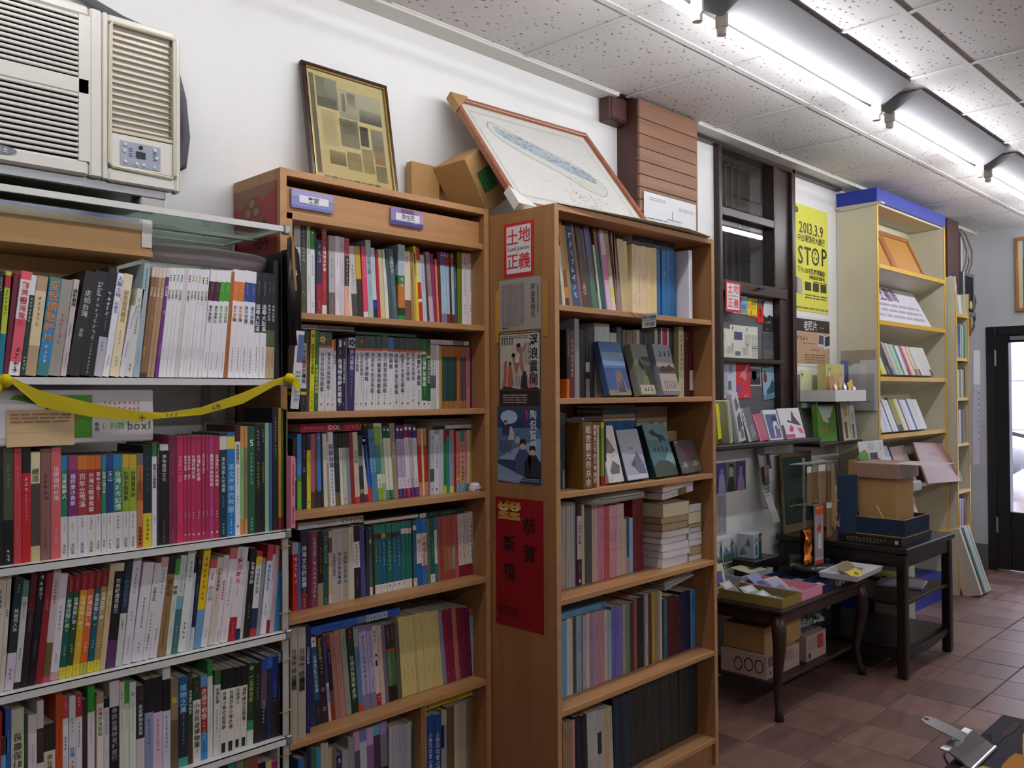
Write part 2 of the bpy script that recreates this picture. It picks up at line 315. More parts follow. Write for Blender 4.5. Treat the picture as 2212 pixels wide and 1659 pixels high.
def cover_mesh(w, h, d, base, bands, hard, solid):
    """spine at y=0 facing the room, boards running back; U-shaped shell with real thickness"""
    m = MB(); t = .0024 if hard else .0007; t = min(t, w*.2); st = strips(base, bands); bul = .0016 if hard and w > .012 else .0006
    nb = 3
    for a, b, c in st:
        za, zb = a*h, b*h
        xs = [(0, bul), (w*.2, bul*.3), (w*.5, 0), (w*.8, bul*.3), (w, bul)] if hard else [(0, bul), (w*.12, 0), (w*.88, 0), (w, bul)]
        for (xa, ya), (xb, yb) in zip(xs, xs[1:]): m.quad((xa, ya, za), (xb, yb, za), (xb, yb, zb), (xa, ya, zb), c)
        c2 = c if b-a > .3 or not solid else c
        m.quad((0, d, za), (0, bul, za), (0, bul, zb), (0, d, zb), c2); m.quad((w, bul, za), (w, d, za), (w, d, zb), (w, bul, zb), c2)
    if solid:
        i = .003 if hard else .0008
        m.quad((0, bul, h), (w, bul, h), (w, d, h), (0, d, h), 'd9d0bd'); m.quad((0, d, 0), (w, d, 0), (w, bul, 0), (0, bul, 0), base); m.quad((w, d, 0), (0, d, 0), (0, d, h), (w, d, h), 'd9d0bd')
    else:
        m.quad((t, bul+t, 0), (t, d, 0), (t, d, h), (t, bul+t, h), 'cfc8b8'); m.quad((w-t, d, 0), (w-t, bul+t, 0), (w-t, bul+t, h), (w-t, d, h), 'cfc8b8'); m.quad((w-t, bul+t, 0), (t, bul+t, 0), (t, bul+t, h), (w-t, bul+t, h), base)
        for z, fl in ((0, 1), (h, 0)):
            for q in (((0, bul, z), (t, bul+t, z), (t, d, z), (0, d, z)), ((w-t, bul+t, z), (w, bul, z), (w, d, z), (w-t, d, z)), ((0, bul, z), (w, bul, z), (w-t, bul+t, z), (t, bul+t, z))):
                m.quad(*(q if not fl else q[::-1]), st[0][2] if fl else st[-1][2])
        m.quad((0, d, 0), (0, d, h), (t, d, h), (t, d, 0), base); m.quad((w-t, d, 0), (w-t, d, h), (w, d, h), (w, d, 0), base)
    return m, t
def spine_text(w, h, texts):
    p = Pr(-.0003)
    for t in texts:
        q = t.split(':'); z0 = h*(1-float('0'+q[0] if q[0][0] == '.' else q[0])); s = q[1]; col = q[2]; fz = float(q[3]) if len(q) > 3 else .72
        if s[0] == '~': s = '~'*int(s[1:])
        size = min(fz*w, .026)
        if fz <= .5 and size < .0042: size = min(.0042, w*.72)
        ascii_ = all(ord(c) < 128 and c not in '~^v' for c in s)
        if ascii_ and s.isdigit() and len(s) <= 2:
            p.line(s, w/2, z0-size/2, size*1.25, col, center=True)
        elif ascii_:
            tw = sum(p.adv(c) for c in s)*size; p.line(s, w/2, z0, size, col, -pi/2)
        else:
            room = z0-h*.02; n = len(s); step = 1.06
            if n*step*size > room and n: size = room/(n*step)
            p.col(s, w/2, z0, size, col, step)
    return p
ROWY = {'white1': (1.975, 1.414), 'white2': (1.975, 1.030), 'white3': (1.975, .775), 'white4': (1.975, .510), 'white5': (1.975, .250),
 'mid1': (2.068, 1.591), 'mid2': (2.068, 1.327), 'mid3': (2.068, 1.061), 'mid4': (2.068, .790), 'mid5': (2.068, .465), 'mid6': (2.068, .150),
 'right1': (1.815, 1.640), 'right2': (1.815, 1.358), 'right3': (1.815, 1.074), 'right4': (1.815, .754), 'right5': (1.805, .421), 'right6': (1.800, .100)}
TOPS = {}
def bookrow(row, txt):
    Y0, Z0 = ROWY[row]; case = ''.join(c for c in row if c.isalpha()); sh = row[-1]; cn, end = CASE[case]; grp = 'books on the %s of the %s' % (SHELF[sh], cn)
    L = [l.split(' ') for l in txt.strip().split('\n')]; n = len(L); TOPS[row] = []
    for i, q in enumerate(L):
        k = q[0]; x = int(q[1])/1000; w = int(q[2])/1e4; h = int(q[3])/1000; a = float(q[4]); p = int(q[5])/1000
        base, bands = parse_cols(q[6]); texts = [t for t in q[7:] if t]
        if abs(a) < 1.2: a = 0
        if w < .0118 and k == 'P': k = 'B'  # slim paperbacks regrouped here with the true booklets
        hard = k == 'H'; d = {'P': .148, 'H': .165, 'B': .145, 'G': .150, 'J': .165}[k]
        if case == 'right': d += .02
        nm, kn = KN[k]; solid = Z0+h > CZ+.02
        mb, t = cover_mesh(w, h, d, base, bands, hard, solid)
        y = Y0-p
        o = mb.build(nm, 'print'); al = R(a)
        if a > 0: o.matrix_world = Matrix.Translation((x+w*cos(al)+.0002, y, Z0+.0003)) @ Matrix.Rotation(al, 4, 'Y') @ Matrix.Translation((-w, 0, 0))
        else: o.matrix_world = Matrix.Translation((x+.0002, y, Z0+.0003)) @ Matrix.Rotation(al, 4, 'Y')
        if not solid:
            e = .003 if hard else .0012
            MB().box(t*1.05, t*1.3+.0007, e, w-t*1.05, d-(.003 if hard else .0005), h-e).build('page_block', 'pages', o)
        if texts:
            pr = spine_text(w, h, texts)
            if pr.m.f: pr.m.build('title_lettering', 'print', o)['kind'] = 'stuff'
        c = cname(base); ft = ''
        for kind, p0, p1, v in bands:
            if p1-p0 > .09 and cname(v) != c:
                ft = ' with %s %s' % (cname(v), {'t': 'head', 'b': 'foot', 'm': 'panel'}[kind]); break
        idx = n-i if case == 'white' else i+1
        tail = ', %s book from %s, %s of %s' % (ordn(idx), end, SHELF[sh], cn)
        lab = c+' '+kn+ft+tail
        if len(lab.split()) > 16: lab = c+' '+kn+tail
        tag(o, lab, 'book', grp)
        xs = x+(h*sin(al) if a else 0); TOPS[row].append((min(x, xs), max(x+w, xs+w), Z0+h*cos(al)+(w*sin(abs(al)))))
def top_at(row, x0, x1): return max([t for a, b, t in TOPS[row] if b > x0 and a < x1]+[0])+.001
def flatbook(row, x0, x1, th, base, label, segs=(), texts=(), d=.14, y=None, z=None, pages_front=False, nm='paperback_book', p=0):
    """a book lying on its side on top of the standing ones, spine to the room; segs: (x fraction from, to, colour); texts: (x fraction, text, colour, size fraction)"""
    Y0, Z0 = ROWY[row]; w = x1-x0; y = Y0+.004 if y is None else y; z = top_at(row, x0, x1) if z is None else z; t = .0022 if nm[0] == 'h' else .001
    m = MB(); m.box(0, 0, 0, w, d, t, base); m.box(0, 0, th-t, w, d, th, base)
    if not pages_front:
        m.box(0, 0, t, w, .001, th-t, base)
    o = tag(m.build(nm, 'print', None, (x0, y, z)), label, 'book', 'books lying flat on standing ones')
    MB().box(.0015, (.0015 if pages_front else .0012), t*1.02, w-.0015, d-.001, th-t*1.02).build('page_block', 'pages', o)
    if segs or texts:
        pr = Pr(-.0003)
        for a, b, c in segs: pr.rect(a*w, t*.3, b*w, th-t*.3, c)
        for a, s, c, f in texts: pr.line('~'*int(s[1:]) if s[0] == '~' else s, a*w, th/2, f*th, c)
        pr.m.build('title_lettering', 'print', o)
    return o
# ------------------------------------------------------------------ setting
WY = 2.26; CH = 2.608; EX = 7.4
m = MB(); m.box(-2.6, -3.2, -.12, 9.6, 2.6, -.006); floor = struct(m.build('floor', 'grout'))
tm = bx(.0015, .0015, -.02, .2555, .2555, 0, bev=.0025).me('tile', 'floor_tile'); k = 0
for i in range(0, 26):
    for j in range(-2, 9):
        x = 1.86+i*.2493; y = -.098+j*.2665
        if x+y*.15 < 2.2 or y > 2.05 or x > 7.2: continue
        o = link('tile', tm, floor, (x, y, -.0005*((i*7+j*3) % 3))); o.scale = (.965, 1.033, 1)
m = MB()
for i in range(-16, 26):
    for j in range(-12, 9):
        x = 1.86+i*.2493; y = -.098+j*.2665
        if not (i < 0 or j < -2 or x+y*.15 < 2.2 or y > 2.05 or x > 7.2): continue
        m.box(x+.002, y+.002, -.02, x+.247, y+.264, -.0005)
m.build('tile', 'floor_tile', floor)['kind'] = 'stuff'
m = MB(); m.box(-2.6, -3.2, CH+.012, EX+.2, 2.5, CH+.06); ceiling = struct(m.build('ceiling', 'trim_paint'))
X0, XP, YP = 2.927, .6245, .637; ybars = [1.695-YP*k for k in range(0, 8)]
tm = bx(0, 0, 0, XP-.006, YP-.006, .012).me('tile', 'ceiling_tile'); tm2 = bx(0, 0, 0, XP-.006, 2.18-1.695-.006, .012).me('tile', 'ceiling_tile')
for i in range(-9, 8):
    x = X0+i*XP
    if x > EX-.2: continue
    link('tile', tm2, ceiling, (x+.003, 1.698, CH+.001+.0004*((i*5) % 3)))
    for j, yb in enumerate(ybars[1:]): link('tile', tm, ceiling, (x+.003, yb+.003, CH+.001+.0004*((i*3+j*5) % 3)))
for yb in ybars: bx(-2.6, yb-.011, CH-.004, EX, yb+.011, CH+.0005).build('grid_bar', 'grid_metal', ceiling)
for i in range(-8, 8):
    x = X0+i*XP
    if x < EX: bx(x-.009, -3.2, CH-.0035, x+.009, 2.185, CH+.0005).build('grid_bar', 'grid_metal', ceiling)
m = MB(); m.box(-2.6, 2.18, CH-.012, 2.87, 2.262, CH+.012, bev=.002); m.box(-2.6, 2.176, CH-.004, 2.87, 2.184, CH+.012)
struct(m.build('trim_1', 'trim_paint'))
m = MB(); m.box(3.42, 2.15, CH-.014, EX, 2.262, CH+.012, bev=.002); m.box(3.42, 2.146, CH-.004, EX, 2.154, CH+.012)
struct(m.build('trim_2', 'trim_paint'))
struct(bx(3.42, 2.222, CH-.032, 5.1, 2.262, CH-.0145).build('trim_3', 'dark_wood'))
# wall with the window opening
m = MB(); m.box(-2.6, WY, -.1, 3.735, 2.5, CH+.05); m.box(4.49, WY, -.1, EX+.2, 2.5, CH+.05); m.box(3.735, WY, -.1, 4.49, 2.5, 1.10)
wall = struct(m.build('wall_back', 'wall_paint'))
struct(bx(-2.8, -3.2, -.1, -2.6, 2.5, CH+.05).build('wall_left', 'wall_paint')); struct(bx(-2.6, -3.4, -.1, EX+.2, -3.2, CH+.05).build('wall_front', 'wall_paint'))
m = MB(); m.box(EX, 2.095, -.1, EX+.2, 2.26, CH+.05); m.box(EX, -3.2, -.1, EX+.2, 1.15, CH+.05); m.box(EX, 1.15, 1.87, EX+.2, 2.095, CH+.05)
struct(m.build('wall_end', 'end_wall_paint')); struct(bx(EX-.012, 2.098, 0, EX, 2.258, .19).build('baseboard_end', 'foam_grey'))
# window: dark sash over pasted-up board, dim space behind
win = struct(bx(3.70, 2.492, 1.06, 4.52, 2.51, 2.66).build('window_1', 'black_hole'))
def wpart(name, mat, *b, bev=.004): return bx(*b, bev=bev).build(name, mat, win)
for b in ((3.722, 2.225, 1.11, 3.747, 2.30, 2.60), (4.27, 2.225, 1.88, 4.335, 2.30, 2.575), (4.335, 2.245, 1.11, 4.47, 2.30, 2.575), (4.468, 2.222, 1.11, 4.505, 2.30, 2.60), (3.747, 2.225, 2.572, 4.47, 2.30, 2.602), (3.747, 2.228, 2.242, 4.27, 2.295, 2.285), (3.747, 2.222, 1.872, 4.40, 2.295, 1.93), (3.747, 2.224, 1.522, 4.37, 2.295, 1.545), (4.325, 2.226, 1.11, 4.37, 2.295, 1.872)):
    wpart('sash_rail' if b[3]-b[0] > b[5]-b[2] else 'sash_stile', 'dark_wood' if b[3]-b[0] > b[5]-b[2] else 'dark_wood_z', *b)
wpart('pane', 'pane_glass', 3.745, 2.262, 1.925, 4.272, 2.268, 2.245, bev=0); wpart('pane', 'pane_glass', 3.745, 2.262, 2.28, 4.272, 2.268, 2.575, bev=0)
for k in range(7): wpart('window_bar', 'brown_paint', 3.80+k*.068, 2.40, 1.93, 3.808+k*.068, 2.408, 2.60, bev=0)
wpart('blind_board', 'foam_grey', 3.745, 2.268, 1.10, 4.33, 2.28, 1.875, bev=0)
m = MB(); m.tube([(4.08, 2.22, 1.905), (4.08, 2.20, 1.905)], .006); m.tube([(4.05, 2.203, 1.905), (4.11, 2.203, 1.908)], .005); m.build('latch', 'black_wood', win)
struct(bx(3.40, 2.085, 1.108, 4.50, 2.262, 1.134, bev=.006).build('window_sill_1', 'black_wood'))
# plank-faced pillar beside the window
pil = MB().box(2.955, 2.155, 0, 3.39, WY+.02, CH-.004).build('trim_4', 'brown_paint'); struct(pil)
zb = [2.098, 2.13, 2.180, 2.233, 2.286, 2.342, 2.398, 2.455, 2.52, 2.60]
for z0, z1 in zip(zb, zb[1:]): bx(2.952, 2.141, z0+.0012, 3.392, 2.154, z1-.0012, bev=.0015).build('plank', 'plank_wood', pil)
for k in range(3): bx(2.952, 2.141, 2.098-(k+1)*.055+.0012, 3.392, 2.154, 2.098-k*.055-.0012, bev=.0015).build('plank', 'plank_wood', pil)
jb = thing('junction_box', 'dark brown junction box on the wall beside the plank pillar top', 'box', (2.83, 2.2, 2.50))
bx(0, 0, 0, .12, .059, .105, bev=.006).build('body', 'brown_paint', jb); bx(.01, -.004, .01, .11, 0, .095, bev=.002).build('cover', 'brown_paint', jb)
# dark column with fuse box near the door
col = struct(bx(6.56, 2.10, 0, 6.80, WY+.02, CH-.004).build('trim_5', 'brown_paint'))
struct(bx(6.81, 2.18, 1.99, 7.10, WY, CH-.004).build('trim_6', 'brown_paint'))
fb = thing('fuse_box', 'grey metal fuse box with open lid under hanging cables', 'fuse box', (6.84, 2.08, 1.93))
bx(0, 0, 0, .24, .1, .32, bev=.004).build('body', 'grey_steel', fb); bx(.03, -.002, .03, .2, 0, .29).build('opening', 'black_hole', fb)
bx(.05, -.012, .05, .08, -.001, .16, bev=.002).build('breaker', 'foam_grey', fb); m = MB(); m.lathe([(.03, 0), (.03, .004)], 12, 'c8c46a'); m.build('sticker', 'matte', fb, (.13, -.004, .08), (R(90), 0, 0))
for k, (a, b_) in enumerate(((.02, .06), (.09, -.03), (.15, .04))):
    m = MB(); m.tube([(6.86+a, 2.10, 2.25), (6.86+a+.02, 2.08, 2.33), (6.86+a+b_, 2.085, 2.42), (6.86+a+b_*.4, 2.12, 2.55), (6.86+a, 2.16, 2.60)], .008, 6, '8a8078')
    tag(m.build('power_cable', 'matte'), ['grey cable rising from fuse box, closest to dark column', 'middle grey cable rising from the fuse box', 'grey cable rising from fuse box, closest to end wall'][k], 'cable')
m = MB(); m.tube([(7.09, 2.10, 2.12), (7.12, 2.09, 2.05), (7.11, 2.1, 1.98), (7.17, 2.11, 1.92), (7.15, 2.11, 1.86), (7.08, 2.12, 1.80), (7.0, 2.13, 1.79)], .011, 6, '5a544e')
tag(m.build('conduit', 'matte'), 'dark bent conduit running from fuse box to small brown box', 'conduit')
m = MB(); m.box(6.93, 2.1, 1.79, 7.06, 2.2, 1.92, '7a5236', .003); tag(m.build('junction_box', 'matte'), 'small brown wooden box mounted under the grey fuse box', 'box')
# door with glass to the street
door = struct(bx(EX+.06, 1.16, 0, EX+.07, 1.17, .01).build('door_1', 'door_black'))
for b in ((2.03, 2.098, 0, 1.87), (1.94, 2.03, .012, 1.80), (1.15, 1.24, .012, 1.80)): bx(EX-.01, b[0], b[2], EX+.07, b[1], b[3], bev=.004).build('stile', 'door_black', door)
for b in ((1.80, 1.87), (1.745, 1.80), (.012, .452)): bx(EX+.001, 1.15 if b[0] > 1.75 else 1.24, b[0], EX+.06, 2.04 if b[0] > 1.75 else 1.94, b[1], bev=.004).build('rail', 'door_black', door)
bx(EX+.03, 1.238, .45, EX+.036, 1.942, 1.748).build('pane', 'pane_glass', door)
for z in (.29, 1.57):
    m = MB(); m.tube([(EX-.014, 2.03, z), (EX-.014, 2.03, z+.12)], .008, 8); m.build('hinge', 'grey_steel', door)
m = MB(); m.box(EX+.005-.03, 1.80, 1.76, EX+.005, 1.93, 1.79, bev=.004); m.build('door_closer', 'grey_steel', door)
# street outside: paving, pale wall across, parked scooter
struct(bx(7.6, -4, -.3, 13, 5, -.03).build('pavement', 'end_wall_paint'))
fac = bx(12, -5, -.1, 12.3, 6, 3.4).build('facade', 'end_wall_paint'); struct(fac)
for z in (.9, 1.5): bx(11.95, .5, z, 12, 4.4, z+.35, bev=.01).build('awning_band', 'grey_steel', fac)
sc = thing('scooter', 'parked white and grey scooter seen through the door glass', 'scooter', (8.75, 2.22, -.03))
m = MB(); m.sm = True
for px in (-.55, .55):
    q = MB(); q.tube([(px+.2*cos(a), 0, .21+.2*sin(a)) for a in [k*pi/10 for k in range(21)]], .05, 8, '1a1a1c'); q.lathe([(.15, -.02), (.15, .02)], 14, '8a8a90'); q.build('wheel', 'matte', sc)
m.tube([(-.6, 0, .55), (-.35, 0, .62), (-.05, 0, .55), (.1, 0, .32), (.4, 0, .3), (.55, 0, .6), (.62, 0, .9)], [.1, .17, .16, .12, .12, .13, .08], 10, 'dcdce4'); m.build('body', 'gloss', sc)
m = MB(); m.sm = True; m.tube([(-.62, 0, .74), (-.4, 0, .80), (-.1, 0, .77), (.02, 0, .74)], [.08, .13, .13, .06], 10, '77777c'); m.build('seat', 'matte', sc)
m = MB(); m.tube([(.56, -.3, 1.02), (.60, 0, .95), (.56, .3, 1.02)], .018, 8, '2a2a2c'); m.build('handlebar', 'matte', sc)
for y in (-.25, .25):
    m = MB(); m.tube([(.57, y, 1.0), (.52, y*1.15, 1.2)], .008, 6, '2a2a2c'); m.box(.48, y*1.15-.05, 1.18, .50, y*1.15+.05, 1.26, 'e0e4ea', .006); m.build('mirror', 'gloss', sc)
# ------------------------------------------------------------------ fluorescent battens
def batten(x0, x1, yc, label, n):
    t = thing('fluorescent_lamp', label, 'lamp', (x0, yc, CH-.006), group='fluorescent lamps in rows under the ceiling'); L = x1-x0
    m = MB(); pr = [(-.118, 0), (-.118, -.004), (0, -.070), (.014, -.070), (.118, -.006), (.118, 0)]
    m.prism(pr, 0, L, axis='x'); m.build('reflector', 'lamp_white', t)
    for x in (.012, L-.012):
        m = MB(); m.box(x-.009, -.006, -.105, x+.009, .034, -.060, 'cfc8bc', .004); m.lathe([(.015, 0), (.016, .02)], 12, 'cfc8bc', (x, .014, -.126)); m.build('socket', 'satin', t)
    m = MB(); m.tube([(.026, .014, -.104), (L-.026, .014, -.104)], .0135, 10); m.sm = True; m.build('tube', 'tube', t)
NM = ['beyond the frame at the near end', 'above the air conditioner side', 'over the projecting bookcase', 'over the window', 'over the blue-topped display shelf', 'near the street door']
for k in range(-1, 5):
    x0 = 2.36+1.33*(k-1); x1 = min(x0+1.215, EX-.05)
    batten(x0, x1, 1.392, 'white ceiling batten with lit tube in first row, '+NM[k+1], k)
for k in range(-1, 5): batten(2.0+1.33*(k-1), 2.0+1.33*(k-1)+1.215, -1.35, 'white ceiling batten with lit tube in second row, number %s from the side wall' % ordn(k+2), k)  # unseen second row behind the camera, added for more light
